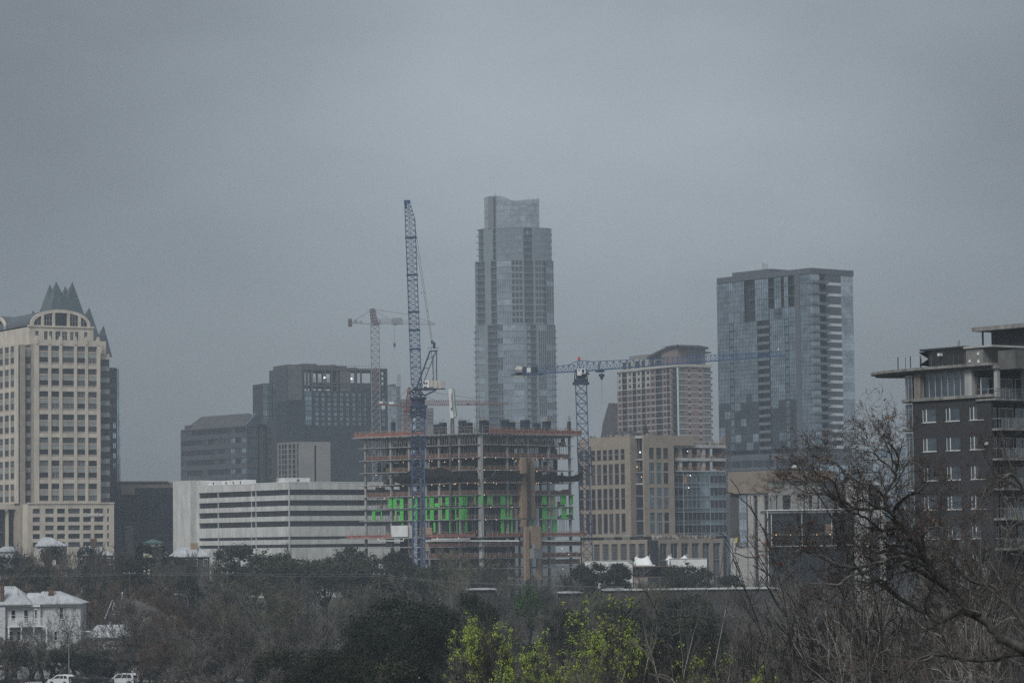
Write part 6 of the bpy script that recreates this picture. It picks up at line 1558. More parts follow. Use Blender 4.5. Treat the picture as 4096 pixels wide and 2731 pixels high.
 Mo = mat('orange_rail', (.36, .17, .10), .8, .1); Mw = MATS['raw_timber']
 for k in range(3):
  mb = MB(); z = fz[k] + (.75 if k else .1)
  for i in range(13): xx = lerp(xm[0] + .3, xr - .5, i / 12); mb.box(xx - .05, xx + .05, sy - .5, sy - .4, z, z + 1.3)
  for hh in (.6, 1.2): mb.box(xm[0], xr - .4, sy - .5, sy - .43, z + hh - .05, z + hh + .05)
  b.part('guard_rail', mb, Mw if k == 2 else Mo)
  mb = MB()
  for q in range(9): xx = rnd.uniform(xm[1], xr - 2); mb.box(xx, xx + rnd.uniform(.4, 1.8), sy + 1, sy + 2, z, z + rnd.uniform(.3, 1.1))
  b.part('site_clutter', mb, MATS['mixed_site_materials'], kind='stuff')
 mb = MB(); mb.tube((xr - .6, sy, fz[2]), (xr - .6, sy, fz[2] + 4), .25); mb.tube((xr - 3.4, sy, fz[2] + .8), (xr - .6, sy, fz[2] + 3.6), .1); mb.tube((xr - 3.6, sy, fz[1] + .8), (xr - .6, sy, fz[1] + 3.2), .1); b.part('braced_post', mb, Mo)
 for x, y in ((1109, 227), (1140, 490), (1121, 622)):
  q = Rr(x, y, sy - .7); mb = MB(); mb.lathe([(0, -.18), (.18, 0), (0, .18)], (q[0], sy - .7, q[1]), 8); b.part('site_lamp', mb, ml)
 # clutter along the roof line
 mb = MB()
 for k in range(40):
  if k % 2: yy = rnd.uniform(ue, uo); mb.box(.5, 1.1, yy, yy + rnd.uniform(.2, .8), zt - .1, zt + rnd.uniform(.2, .9))
  else: xx = rnd.uniform(0, x965); mb.box(xx, xx + rnd.uniform(.1, .6), .6, 1.0, zt - .1, zt + rnd.uniform(.2, .8))
 b.part('site_clutter', mb, MATS['mixed_site_materials'], kind='stuff')
 mb = MB()
 for k in range(24): yy = lerp(L(560, 40, 4)[0], L(310, 40, 4)[0], k / 23); mb.box(4, 6, yy, yy + .9, zt, zt + rnd.uniform(1.0, 1.9))
 b.part('roof_plant', mb, M_concD)
 for q in range(1):
  q = L(655, 20, 4); mb = MB(); mb.lathe([(.7, 0), (.9, 1.2), (.5, 2.8), (.1, 4.2)], (4, q[0], zt), 7); mb.tube((4, q[0], zt - 1), (4, q[0], zt + 2), .15)
 b.part('roof_shrub', mb, mat('dark_shrub', (.03, .04, .025), .9, .3))
 # gap storey and podium
 b.box('gap_storey', 1.6, xr - 1, 2.2, uo, Rr(660, 1185)[1], zbase - .01, M_fdark)
 px0, py0 = -3.2, -3.2
 Lp = lambda zx, zy: b.L(*Q1(zx, zy), px0); Rp = lambda zx, zy: b.R(*Q1(zx, zy), py0)
 zpt = Rp(800, 1180)[1]
 # left podium wall with louvred bays
 ua0, ua1 = Lp(675, 1300)[0], Lp(-60, 1300)[0]; xa0_ = Rp(752, 1300)[0]
 cu = [(92, 158), (188, 255), (285, 352), (382, 450), (478, 547), (577, 645)]; us = [(Lp(r, 1300)[0], Lp(l, 1300)[0]) for l, r in cu]
 zl0, zl1 = Lp(500, 1460)[1], Lp(500, 1228)[1]
 cells = facade(b, 'L', px0, ua0, ua1, 0, zpt, us, [(zl0, zl1)], M, .6, 'podium_wall')
 Mlv = mat('grey_louvre', (.10, .105, .11), .5, .08)
 for (i, j, ua, ub, za, zb) in cells:
  for k in range(14):
   z = lerp(za, zb, k / 14); mb = MB(); h = (zb - za) / 14
   mb.quad((px0 + .3, ua, z), (px0 + .3, ub, z), (px0 + .55, ub, z + h * .8), (px0 + .55, ua, z + h * .8)); b.part('louvre_slat', mb, Mlv)
 b.box('podium_body', px0 + .62, xa0_ - .3, ua0, ua1, 0, zpt - .4, MATS['dark_brick_cladding'])
 # right podium wall with two-tier windows
 xa0, xa1 = Rp(752, 1300)[0], Rp(1492, 1300)[0]
 cu = [(812, 890), (928, 1007), (1043, 1122), (1158, 1237), (1273, 1352), (1387, 1465)]; us = [(Rp(l, 1300)[0], Rp(r, 1300)[0]) for l, r in cu]
 cells = facade(b, 'R', py0, xa0, xa1, 0, zpt, us, [(0.6, Rp(850, 1222)[1])], M, .6, 'podium_wall')
 for (i, j, ua, ub, za, zb) in cells:
  zm = [za, lerp(za, zb, .33), lerp(za, zb, .66), zb]
  for k in range(3):
   put('window', window_mesh(ub - ua, zm[k + 1] - zm[k], 2, 1, .1, (G_dark, G_smoke)[rnd.randrange(2)], M_alu, .1), b.t, ((ua + ub) / 2, py0 + .55, zm[k]))
   if i > 2:
    mb = MB()
    for q in range(7): xx = lerp(ua + .3, ub - .3, q / 6); mb.box(xx - .05, xx + .05, py0 + .4, py0 + .48, zm[k] + .5, zm[k + 1] - rnd.uniform(.6, 1.6))
    b.part('interior_studs', mb, M_galv)
 b.box('podium_body', xa0 + .1, xa1 - .1, py0 + .62, 10, 0, zpt - .4, MATS['dark_brick_cladding'])
 b.box('podium_gap', px0 + 1.5, xa0, py0 + 1.5, ua0, 0, zpt - .3, M_fdark)
 zg = Rp(1500, 1210)[1]
 for k in range(4): z0_ = lerp(.5, zpt, k / 4); put('window', window_mesh(3.4, zpt / 4, 2, 1, .1, G_smoke, M_alu), b.t, (xa1 + 1.8, py0 + 2, z0_))
 mb = MB()                                                            # pallets, crates and timber stacks on the podium roof
 for x0, x1_, h in ((195, 298, 2.2), (392, 466, 2.6)):
  ya, yb = Lp(x1_, 1180)[0], Lp(x0, 1180)[0]
  for k in range(9): yy = lerp(ya, yb, k / 8); mb.box(px0 + .5, px0 + .6, yy - .06, yy + .06, zpt - .2, zpt + h)
  mb.box(px0 + .5, px0 + .6, ya, yb, zpt + h - .1, zpt + h); mb.box(px0 + .5, px0 + .6, ya, yb, zpt + h * .5, zpt + h * .5 + .1)
 b.part('timber_frames', mb, mat('pale_timber', (.45, .43, .38), .9, .1))
 mb = MB()
 for k in range(60):
  xx = rnd.uniform(xa0, xa1 - 3); h = rnd.uniform(.2, 1.5); mb.box(xx, xx + rnd.uniform(.15, 1.0), py0 + .5, py0 + 1.4, zpt - .2, zpt + h)
 b.part('site_clutter', mb, [mat('site_timber_and_wrap', (.40, .36, .31), .9, .5, .35)], kind='stuff')
 mb = MB()
 for k in range(14): xx = lerp(Rp(1000, 1170)[0], Rp(1150, 1170)[0], k / 13); mb.tube((xx, py0 + .6, zpt), (xx + rnd.uniform(-.6, .6), py0 + .6, zpt + 1.9), .07, 4)
 mb.tube((Rp(1000, 1)[0], py0 + .6, zpt + 1.8), (Rp(1150, 1)[0], py0 + .6, zpt + 1.8), .07, 4); b.part('timber_trestles', mb, Mw)
build_tan_block()

# hoist mast by its right-hand end, and concrete post with yellow box
def build_hoist():
 d = 955; a, c = P(*Y1(1012, 570), d), P(*Y1(1010, 1480), d)
 t = thing('hoist_mast', 'thin dark lattice hoist mast between tan block and dark glass tower', 'mast', (c.x, d, 13))
 mb = MB(); lattice(mb, (c.x + .4, d, 13), a, 1.5, 1.5, 46, .10, .06, wd=1.5); part('lattice', mb, mat('dark_galvanised_steel', (.10, .105, .115), .6, .1), t, world=True)
 d = 790; W = lambda x, y: P(*Y3(x, y), d)
 t = thing('concrete_post', 'grey concrete stair shaft with yellow box beside the limestone building', 'shaft', (W(115, 1300).x, d, 12))
 mb = MB(); mb.box(W(90, 1).x, W(135, 1).x, d, d + 3, 12, W(1, 1000).z); mb.box(W(138, 1).x, W(158, 1).x, d + .5, d + 2, 12, W(1, 1100).z); part('shaft', mb, M_concL, t, world=True)
 mb = MB(); mb.box(W(136, 1).x, W(156, 1).x, d - .3, d + .6, W(1, 1047).z, W(1, 995).z); part('yellow_box', mb, mat('yellow_panel', (.62, .52, .10), .6, .05), t, world=True)
 mb = MB(); mb.tube(W(126, 1045) - Vector((0, .1, 0)), W(126, 1300) - Vector((0, .1, 0)), .07)
 part('drain_pipe', mb, M_fdark, t, world=True)
build_hoist()

# ------------------------------------------------------------------ R  blue-grey glass tower on the right
def build_glass_tower():
 b = Bd('glass_tower', 'large blue grey glass apartment tower with white balcony bands on its right face', 'building', *Y2(808, 800), 1200, 39)
 L = lambda zx, zy, x=0: b.L(*Y2(zx, zy), x); Rr = lambda zx, zy, y=0: b.R(*Y2(zx, zy), y)
 G_bt = glass('mid_blue_glass', (0.305, 0.37, 0.42), .07, .75, .6, vary=.04); G_tb = glass('slate_blue_glass', (0.27, 0.335, 0.385), .07, .75, .6, vary=.05); G_refl = glass('painted_reflection_glass', (0.085, 0.105, 0.125), .08, .6, .5)
 Mg = mat('charcoal_metal_panel', (0.095, 0.105, 0.12), .55, .06, .3); Mw = mat('white_balcony_band', (0.62, 0.65, 0.68), .6, .04); Md = mat('dark_recess', (.03, .033, .038), .7, .1)
 zt = Rr(808, 75)[1]; yl = L(130, 700)[0]; xr = Rr(1113, 700)[0]
 bands = [192, 270, 348, 427] + [485 + 58.7 * k for k in range(16)]
 zf = [Rr(960, y)[1] for y in bands]; zb = Rr(808, 1400)[1]
 fh = zf[5] - zf[6]
 zfl = [zt - 3.2] + zf + [zb]
 # right face
 xa, xb, xc, xd = (Rr(x, 700)[0] for x in (870, 916, 1026, 1113))
 for k in range(len(zf)):
  ztop_ = zfl[k] if k else zt - 2.2; z0 = zf[k] - .2; h = (zf[k - 1] if k else zt - 2.2) - .2 - z0
  for ua, ub, n, gs in ((.05, xa, 4, (G_pale, G_pale, G_blue)), (xc, xd, 5, (G_pale, G_blue))):
   put('window', window_mesh(ub - ua, h, n, 2, .1, gs[rnd.randrange(len(gs))], M_alu, .1), b.t, ((ua + ub) / 2, .1, z0))
  b.box('balcony_band', xb, xc, -.05, .35, zf[k] - .55, zf[k] + .6, Mw)
  mb = MB(); x0 = Rr(822, 700, -1.6)[0]; mb.box(x0, xb, -1.6, 1.5, zf[k] - .28, zf[k] - .02, 0); mb.box(x0, xb, -1.65, -1.58, zf[k] - .02, zf[k] + 1.0, 1); mb.box(x0, x0 + .06, -1.6, .1, zf[k] - .02, zf[k] + 1.0, 1); b.part('balcony', mb, [Mg, mat('balcony_glass', (.16, .18, .2), .15, .1, metal=.3)])
  put('window', window_mesh(xb - xa - .1, h, 2, 1, .1, G_dark, M_fdark), b.t, ((xa + xb) / 2, 1.4, z0))
  if rnd.random() < .7: mb = MB(); mb.box(xa + rnd.random(), xa + 1.2 + rnd.random() * 1.2, -.6, 0, zf[k], zf[k] + .8); b.part('balcony_furniture', mb, M_white if rnd.random() < .6 else Mg)
 b.box('panel_wall', xb, xc, 0.05, .4, zb, zt - .01, Mg); b.box('roof_band', .02, xr + .4, -.1, .5, zt - 2.2, zt, Mg); b.box('recess_reveal', xb - .15, xb, .41, 1.5, zb, zt, Mg)
 b.box('body', 1.5, xr - .05, 1.5, yl - .1, zb, zt - .3, Md); b.box('body', xb, xr - .05, .41, 1.49, zb, zt - .3, Md)
 b.box('end_wall', xr - .04, xr, .1, yl, zb, zt - .02, Mg)
 # left face
 Ly = lambda x: L(x, 700)[0]
 bays = [(128, 170), (170, 212), (243, 285), (285, 326), (326, 370), (370, 412), (505, 560), (560, 612), (643, 690)]
 framed = [(212, 243), (612, 643)]; corner = [(727, 766), (766, 805)]
 rec = (415, 503)
 nfl = len(zf)
 for k in range(nfl):
  z0 = zf[k] - .2; h = (zf[k - 1] if k else zt - 2.2) - .2 - z0
  for i, (l, r) in enumerate(bays + corner):
   ya, yb = Ly(r), Ly(l)
   if k < 4 and 4 <= i <= 5: continue
   if k < 3 and 6 <= i <= 8: continue
   x = rnd.random(); low = rnd.random() < (k - 13.2 + (0, 0, 1, -.5, -1, -.5, 1, 0, 0, 9, 9)[i] * -1) / 1.1 and i < 9; g = (G_blue if x < .14 else G_refl) if low else (G_blue if x < .12 else (G_bt if x < .75 else G_tb))  # low panes darker: reflection of neighbouring buildings put into the glass colour
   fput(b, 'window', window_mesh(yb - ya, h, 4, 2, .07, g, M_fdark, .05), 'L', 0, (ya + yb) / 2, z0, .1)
  for l, r in framed:
   ya, yb = Ly(r), Ly(l); open_ = k > 3
   fput(b, 'window', window_mesh(yb - ya, h, 2, 1, .07, G_teal if open_ else G_blue, M_fdark, .32 if open_ else .05), 'L', 0, (ya + yb) / 2, z0, .1)
  ya, yb = Ly(rec[1]), Ly(rec[0])
  if k >= 4:
   fput(b, 'window', window_mesh(yb - ya, h, 4, 1, .1, (G_dark, G_smoke)[rnd.randrange(2)], M_fdark), 'L', 0, (ya + yb) / 2, z0, 1.45)
   mb = MB(); mb.box(-.4, 1.4, ya - .3, yb * 0 + lerp(ya, yb, .9), zf[k] - .26, zf[k] - .03, 0); mb.box(-.42, -.36, ya - .3, lerp(ya, yb, .9), zf[k] - .03, zf[k] + 1.0, 1); b.part('balcony', mb, [Mg, MATS['balcony_glass']])
   if rnd.random() < .6: yy = rnd.uniform(ya, yb - 2); mb = MB(); mb.box(.2, .8, yy, yy + rnd.uniform(.5, 1.6), zf[k] - .02, zf[k] + .7); b.part('balcony_furniture', mb, M_white if rnd.random() < .5 else Mg)
  else:
   for a_, c_ in ((360, 402), (500, 542), (592, 686)):
    y1_, y2_ = Ly(c_), Ly(a_); fput(b, 'window', window_mesh(y2_ - y1_, h, 2, 1, .1, G_dark, M_fdark), 'L', 0, (y1_ + y2_) / 2, z0, 1.4)
   for a_, c_ in ((402, 450), (450, 500), (542, 592)):
    y1_, y2_ = Ly(c_), Ly(a_); fput(b, 'window', window_mesh(y2_ - y1_, h, 3, 2, .07, (G_blue, G_teal)[rnd.randrange(2)], M_fdark, .05), 'L', 0, (y1_ + y2_) / 2, z0, .1)
   mb = MB(); mb.box(0, 1.4, Ly(686), Ly(592), zf[k] - .3, zf[k], 0); mb.box(0, 1.4, Ly(542), Ly(500), zf[k] - .3, zf[k], 0); mb.box(0, 1.4, Ly(402), Ly(360), zf[k] - .3, zf[k], 0); b.part('balcony', mb, [Mg])
 b.box('dark_strip', -.06, .3, Ly(727), Ly(690), zb, zt - .02, Mg); b.box('roof_band', -.1, .5, .51, yl, zt - 2.2, zt, Mg)
 mb = MB(); mb.box(.13, .4, Ly(414), Ly(411), zb, zf[3] + 3); mb.box(.13, 1.5, Ly(506), Ly(503), zb, zf[3] + 3); b.part('recess_reveal', mb, Mg)
 mb = MB(); mb.box(.2, 1.45, yl - .2, yl, zb, zt - .3); b.part('far_return', mb, Mg)
 # penthouse plant and roof rails
 ya, yb = L(500, 110, 6)[0], L(232, 130, 6)[0]; b.box('roof_plant', 6, 18, ya, yb, zt - .3, L(350, 98, 6)[1], Mg)
 mb = MB();
 for k in range(5): y = lerp(ya, yb, .1 + k * .03); mb.tube((7, y, zt), (7, y, zt + 4.4 + k * .2), .1)
 b.part('roof_masts', mb, M_galv)
 # podium floors under the tower
 b.box('podium', -.5, xr + 6, -.5, yl + 1, 0, zb - .01, Mg)
 zz0 = Rr(900, 1540)[1]
 for (l, r) in ((825, 905), (915, 1000), (1010, 1090)):
  xa_, xb_ = Rr(l, 1500, -.5)[0], Rr(r, 1500, -.5)[0]; put('window', window_mesh(xb_ - xa_, 7, 4, 2, .12, G_pale, M_alu), b.t, ((xa_ + xb_) / 2, -.56, zb - 12))
 for k in range(3):
  for i in range(8): ya, yb = lerp(2, yl, i / 8), lerp(2, yl, (i + .9) / 8); fput(b, 'window', window_mesh(yb - ya, 2.6, 3, 1, .1, G_smoke, M_fdark), 'L', -.5, (ya + yb) / 2, zb - 5 - k * 4, -.06)
build_glass_tower()

# ------------------------------------------------------------------ T  limestone building with dark slots, glass pavilion in front
def build_limestone():
 b = Bd('limestone_building', 'pale limestone civic building with tan upper storey and tall dark window slots', 'building', *Y3(490, 1300), 800, 36)
 L = lambda zx, zy, x=0: b.L(*Y3(zx, zy), x); Rr = lambda zx, zy, y=0: b.R(*Y3(zx, zy), y)
 Mt = mat('tan_precast', (0.255, 0.205, 0.16), .88, .06, .4); Ms = mat('coursed_limestone', (0.40, 0.385, 0.36), .88, .1, .5, streak=.15); Mdk = mat('brown_black_panel', (.07, .065, .06), .8, .08)
 zt = Rr(492, 327)[1]; zm = L(480, 548)[1]; yl = L(92, 700)[0]; xr = Rr(1330, 500)[0]
 b.box('upper_storey', -.4, .5, -.0, yl, zm, zt, Mt);
 b.box('upper_storey', .5, Rr(1140, 400)[0], -.4, .6, lerp(zm, zt, .52), zt + .02, Mt)
 zs = Rr(600, 420)[1]
 # coursed stone, one long course after another
 slotsL = [(330, 372), (435, 487)]
 usL = [(L(r, 800)[0], L(l, 800)[0]) for l, r in slotsL]; yg0, yg1 = L(275, 800)[0], L(185, 800)[0]
 cells = facade(b, 'L', 0.1, 0.12, yg0, 0, zm - .01, usL, [(0, zm - .6)], Ms, .6);
 for (i, j, ua, ub, za, zb) in cells:
  for k in range(5): z0 = lerp(za, zb, k / 5); fput(b, 'window', window_mesh(ub - ua, (zb - za) / 5, 1, 1, .08, G_smoke, M_fdark), 'L', .1, (ua + ub) / 2, z0, .55)
 b.box('dark_wall', .4, 1, yg1 + .01, yl, 0, zm - .01, Mdk)
 for k in range(6):
  za, zb = lerp(L(230, 1080, .3)[1], zm - .3, k / 6), lerp(L(230, 1080, .3)[1], zm - .3, (k + 1) / 6); a = yg0 + (yg1 - yg0) * .2
  fput(b, 'window', window_mesh(yg1 - a, zb - za, 2, 1, .12, (G_pale, G_blue)[k % 2], M_alu), 'L', 0.1, (a + yg1) / 2, za, .2);
 b.box('dark_reveal', .35, 1, yg0 + .01, yg0 + (yg1 - yg0) * .2, 0, zm, Mdk)
 b.box('base_wall', -.3, .35, L(270, 1200, -.3)[0], L(160, 1200, -.3)[0], 0, L(220, 1090, -.3)[1], Ms)
 slR = [(562, 583), (628, 716), (835, 858), (890, 930), (975, 1000)]
 usR = [(Rr(l, 700)[0], Rr(r, 700)[0]) for l, r in slR]
 z1 = lerp(zm, zt, .52) - .02
 cells = facade(b, 'R', .1, .1, Rr(950, 600)[0] if False else Rr(1010, 600)[0], 0, z1, usR, [(0, zm - .6)], Ms, .6)
 for (i, j, ua, ub, za, zb) in cells:
  for k in range(4): z0 = lerp(za, zb, k / 4); put('window', window_mesh(ub - ua, (zb - za) / 4, 2 if ub - ua > 1.5 else 1, 1, .08, G_smoke, M_fdark), b.t, ((ua + ub) / 2, .65, z0))
 b.box('grey_wing', Rr(1010, 600)[0], Rr(1330, 600)[0], .3, 8, 0, Rr(1100, 415)[1], mat('grey_metal_cladding', (.15, .15, .155), .7, .06))
 b.box('body', .75, Rr(1010, 600)[0] - .1, .8, yl - .1, 0, zt - .4, Mdk)
 mb = MB()                                                            # darker joints of the stone courses
 for k in range(16): z = lerp(1, zm, k / 16); mb.box(.085, .1, .12, yg0, z, z + .06); mb.box(.1, Rr(1010, 600)[0], .085, .1, z, z + .06)
 b.part('course_joints', mb, mat('stone_joint', (.26, .25, .235), .9, .05))
 # stair block of white stone further right
 xa, xb, xc = Rr(1335, 600, -3)[0], Rr(1470, 600, -3)[0], Rr(1640, 600, -3)[0]
 z2 = Rr(1400, 425, -3)[1]
 Mws = mat('white_stone', (.55, .54, .52), .85, .08, .4)
 cells = facade(b, 'R', -3, xa, xc, 0, z2, [(Rr(1480, 600, -3)[0], Rr(1590, 600, -3)[0])], [(Rr(1500, 690, -3)[1], Rr(1500, 470, -3)[1]), (2, Rr(1500, 800, -3)[1])], Mws, .4, 'white_wall'); windows(b, 'R', -3, cells, 2, 3, .1, [G_smoke], M_alu, .38)
 b.box('white_wing', xa, xc, -2.55, 5, 0, z2 - .1, Mws)
 q = Rr(740, 318, 4); mb = MB(); mb.lathe([(.03, -.5), (.5, -.3), (.72, 0), (.75, .3), (.5, .75), (0, .9)], (q[0], 4, zt + .8), 12); b.part('satellite_dish', mb, M_white, smooth=True)
 # glass pavilion
 p = Bd('glass_pavilion', 'two-storey dark glass pavilion with white roof edge seen through bare branches', 'building', *Y3(482, 1300), 690, 4)
 Rp = lambda zx, zy, y=0: p.R(*Y3(zx, zy), y)
 x1 = Rp(1335, 800)[0]; zt = Rp(482, 716)[1]; z1 = Rp(600, 752)[1]; zmid = Rp(600, 970)[1]; zlo = Rp(600, 1075)[1]
 mb = MB(); mb.box(-.2, x1, -.6, 10, zt - .22, zt); p.part('roof_edge', mb, M_white); p.box('fascia', -.1, x1, -.4, 10, z1, zt - .23, mat('grey_fascia', (.17, .175, .18), .5, .05)); p.box('end_post', -.15, .05, -.5, -.1, 0, zt - .23, M_concL);
 n = 9
 for k in range(n):
  a, c = lerp(.8, x1, k / n), lerp(.8, x1, (k + 1) / n)
  put('window', window_mesh(c - a, z1 - zmid - .3, 2, 1, .08, (G_dark, G_smoke, G_mid)[rnd.randrange(3)], M_fdark), p.t, ((a + c) / 2, .3, zmid + .3)); put('window', window_mesh(c - a, zmid - zlo - .3, 2, 1, .08, G_dark, M_fdark), p.t, ((a + c) / 2, .6, zlo)); put('window', window_mesh(c - a, zlo - .6, 2, 2, .08, G_dark, M_fdark), p.t, ((a + c) / 2, .6, 0))
 for zx in (512, 815, 1112): x = Rp(zx, 900)[0]; p.box('white_column', x - .07, x + .07, -.2, -.05, zlo, z1 - .02, M_white)
 p.box('floor_edge', 0, x1, -.35, .6, zmid - .1, zmid + .25, M_concD); p.box('floor_edge', 0, x1, -.35, .6, zlo - .2, zlo - .01, M_concL); p.box('body', .9, x1, .9, 9.5, 0, z1, Mdk)
 Mg_ = mat('warm_strip_light', (1, .75, .4), .5, 0, emit=((1, .68, .32), .5))
 for zx, w in ((555, 14), (965, 12), (590, 4), (700, 4), (820, 4), (1095, 5)): x = Rp(zx, 968)[0]; p.box('warm_light', x - w * .02, x + w * .02, -.4, -.36, zmid - .05, zmid + .2, Mg_)
 mb = MB(); x = Rp(1080, 930)[0]; mb.box(x - .7, x + .7, .2, .26, zmid + .3, zmid + 2.4); p.part('lit_interior', mb, mat('lit_room', (.18, .12, .09), .8, 0, emit=((1, .55, .35), .008)))
 # blue-grey glass mid-rise between the tree and the condominium
 g = Bd('glass_midrise', 'pale blue glass mid-rise half hidden behind branches left of brick condominium', 'building', *Y4(170, 1100), 960, 36)
 zt = g.R(*Y4(200, 990))[1]; x1 = g.R(*Y4(420, 1100))[0]; yl = g.L(*Y4(-60, 1100))[0]
 for k in range(8):
  z0 = zt - (k + 1) * 3.9
  for i in range(3): put('window', window_mesh(x1 / 3 - .1, 3.5, 4, 1, .12, (G_blue, G_pale, G_teal)[rnd.randrange(3)], M_alu), g.t, (x1 * (i + .5) / 3, .2, z0)); fput(g, 'window', window_mesh(yl / 3 - .1, 3.5, 4, 1, .12, (G_blue, G_pale)[rnd.randrange(2)], M_alu), 'L', 0, yl * (i + .5) / 3, z0, .2)
  g.box('floor_band', -.05, x1, -.05, .4, z0 + 3.5, z0 + 3.9, M_concL)
 g.box('body', .4, x1, .5, yl, 0, zt - .4, M_fdark); g.box('side_band', -.05, .35, .41, yl, 0, zt - 31, M_concL)
build_limestone()

# ------------------------------------------------------------------ U  dark brick condominium at the right edge
def build_condo():
 b = Bd('condominium', 'dark brick condominium with rounded glass corner and flat curved roof canopy', 'building', *Y4(985, 1400), 330, 37)
 L = lambda zx, zy, x=0: b.L(*Y4(zx, zy), x); Rr = lambda zx, zy, y=0: b.R(*Y4(zx, zy), y)
 Mb = brick_mat('dark_brown_brick', (0.038, 0.036, 0.039), (0.030, 0.029, 0.032), (.055, .053, .055), 3.2)
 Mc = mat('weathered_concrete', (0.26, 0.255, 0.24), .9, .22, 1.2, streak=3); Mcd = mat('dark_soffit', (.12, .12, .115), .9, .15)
 Gc = glass('condo_glass', (0.13, 0.155, 0.18), .06, .6, .6)
 wc = [(460, 563), (632, 738), (808, 916)]; us = [(L(r, 900)[0], L(l, 900)[0]) for l, r in wc]
 zsill = L(800, 632)[1]
 r0 = L(862, 790)[1]; r0t = L(862, 684)[1]; step = L(862, 790)[1] - L(862, 1009)[1]
 rws = [(r0 - step * k, r0t - step * k) for k in range(6)]
 yl = L(392, 900)[0]
 cells = facade(b, 'L', 0, 0, yl, 0, zsill, us, rws, Mb, .22, 'brick_wall')
 def cond_window(w, h, openv):
  mb = MB(); hw = w / 2; xs = hw - w * .27                              # the narrow casement is the far (left) part; mesh x runs to the right in the picture
  mb.quad((-hw, 0, 0), (hw, 0, 0), (hw, 0, h), (-hw, 0, h), 0)
  f = .055
  for x0, x1, z0, z1 in ((-hw, -hw + f, 0, h), (hw - f, hw, 0, h), (-hw, hw, 0, f), (-hw, hw, h - f * .6, h), (-hw + w * .27 - f * 1.2, -hw + w * .27 + f * .6, 0, h)): mb.box(x0, x1, -.05, 0.0, z0, z1, 1)
  mb.box(-hw - .04, hw + .04, -.2, -.02, -.06, -.005, 1)
  return mb.mesh('window', [Gc, M_white])
 me = None
 for (i, j, ua, ub, za, zb) in cells:
  me = cond_window(ub - ua, zb - za, 0); fput(b, 'window', me, 'L', 0, (ua + ub) / 2, za, .17)
 b.box('body', .3, 20, 2.6, yl - .3, 0, zsill - .2, Mcd)
 # sill band and top glass storey
 b.box('sill_band', -.25, .6, -.3, yl + .2, zsill, zsill + .32, Mc)
 zc0, zc1 = zsill + .33, L(800, 432)[1]
 ya, yb = L(775, 550)[0], L(452, 550)[0]
 n = 7
 for k in range(n):
  u0, u1 = lerp(ya, yb, k / n), lerp(ya, yb, (k + 1) / n); fput(b, 'window', window_mesh(u1 - u0, zc1 - zc0, 1, 1, .06, Gc, M_alu, .045), 'L', .25, (u0 + u1) / 2, zc0, .1)
 mb = MB(); mb.box(.2, .36, ya, L(640, 450)[0], zc1 - .5, zc1 - .45); b.part('transom', mb, M_alu)
 b.box('corner_column', -.05, .7, L(826, 550)[0], ya, zc0, zc1 + .2, mat('pale_column', (.40, .40, .39), .85, .12, 1.0, streak=3)); b.box('round_column', -.1, .6, L(448, 550)[0], L(402, 550)[0], zc0, zc1 + .2, mat('brown_column', (.20, .185, .165), .85, .12, 1.0, streak=3))
 b.box('beam', 0.05, .7, 0, L(448, 550)[0], zc1, L(800, 402)[1], Mc)
 b.box('top_body', .5, 18, 2.6, yl, zc0, L(800, 402)[1] - .1, Mcd)
 # rounded glass corner to the left: panes on a curve with concrete rings
 yr = yl; rad = 2.6
 def curve(n, off=0.0): return [(rad - (rad + off) * math.cos(math.pi / 2 * k / n), yr + (rad + off) * math.sin(math.pi / 2 * k / n)) for k in range(n + 1)]
 K = 6; cv = curve(K)
 floors = [zc1 + .1, zsill, L(330, 890, 0)[1], L(330, 890, 0)[1] - step, L(330, 890, 0)[1] - 2 * step, L(330, 890, 0)[1] - 3 * step, 0]
 zr = [zc1] + [zsill - step * k for k in range(0, 5)]
 for k in range(len(zr) - 1):
  ztp, zbt = zr[k], zr[k + 1]
  for i in range(K):
   a, c = cv[i], cv[i + 1]; mb = MB(); z0 = zbt + .33; z1 = ztp - (.25 if k else 0)
   mb.quad((*a, z0), (*c, z0), (*c, z1), (*a, z1), 0); mb.tube((*a, z0), (*a, z1), .045, 4, m=1); zt_ = z1 - .55; mb.tube((*a, zt_), (*c, zt_), .03, 4, m=1); b.part('curved_pane', mb, [Gc, M_alu])
  o = curve(10, .45); mb = MB(); pts = [(rad, yr)] + [(x, y) for x, y in o][::-1]
  mb.prism(pts + [(rad + 3, yr)], zbt, zbt + .32); b.part('ring_slab', mb, Mc)
 mb = MB(); mb.box(rad + .01, 16, yr, yr + rad, 0, zc1); b.part('rear_wall', mb, Mb)
 # roof canopy: flat plate with a rounded prow
 zr0 = L(800, 402)[1]
 def cpt(zx, zy, x): q = L(zx, zy, x)
 tip_y = b.L(*Y4(90, 460), 3.0)[0]
 pl = [(-.7, -.4), (-.75, L(600, 400, -.75)[0])]
 n = 14; y0 = L(480, 405, -.9)[0]; A = tip_y - y0
 pl.append((-.9, y0))
 for k in range(1, n + 1): a = math.pi / 2 * k / n; pl.append((3.6 - 4.5 * math.cos(a), y0 + A * math.sin(a)))
 for k in range(1, n): a = math.pi / 2 * k / n; pl.append((3.6 + 8 * math.sin(a), y0 + A * math.cos(a)))
 pl += [(11.6, y0), (11.6, -.4)]
 # thin edge: underside tapers in
 mb = MB(); mb.prism(pl[::-1], zr0, zr0 + .3); b.part('canopy', mb, Mc)
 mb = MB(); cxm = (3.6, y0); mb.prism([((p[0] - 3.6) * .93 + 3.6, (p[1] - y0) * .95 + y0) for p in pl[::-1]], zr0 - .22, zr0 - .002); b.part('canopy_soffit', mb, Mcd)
 ztop = zr0 + .31
 # rooftop glass balustrade
 ye = [L(280, 360, .3)[0], L(372, 360, .3)[0], L(445, 360, .3)[0]]
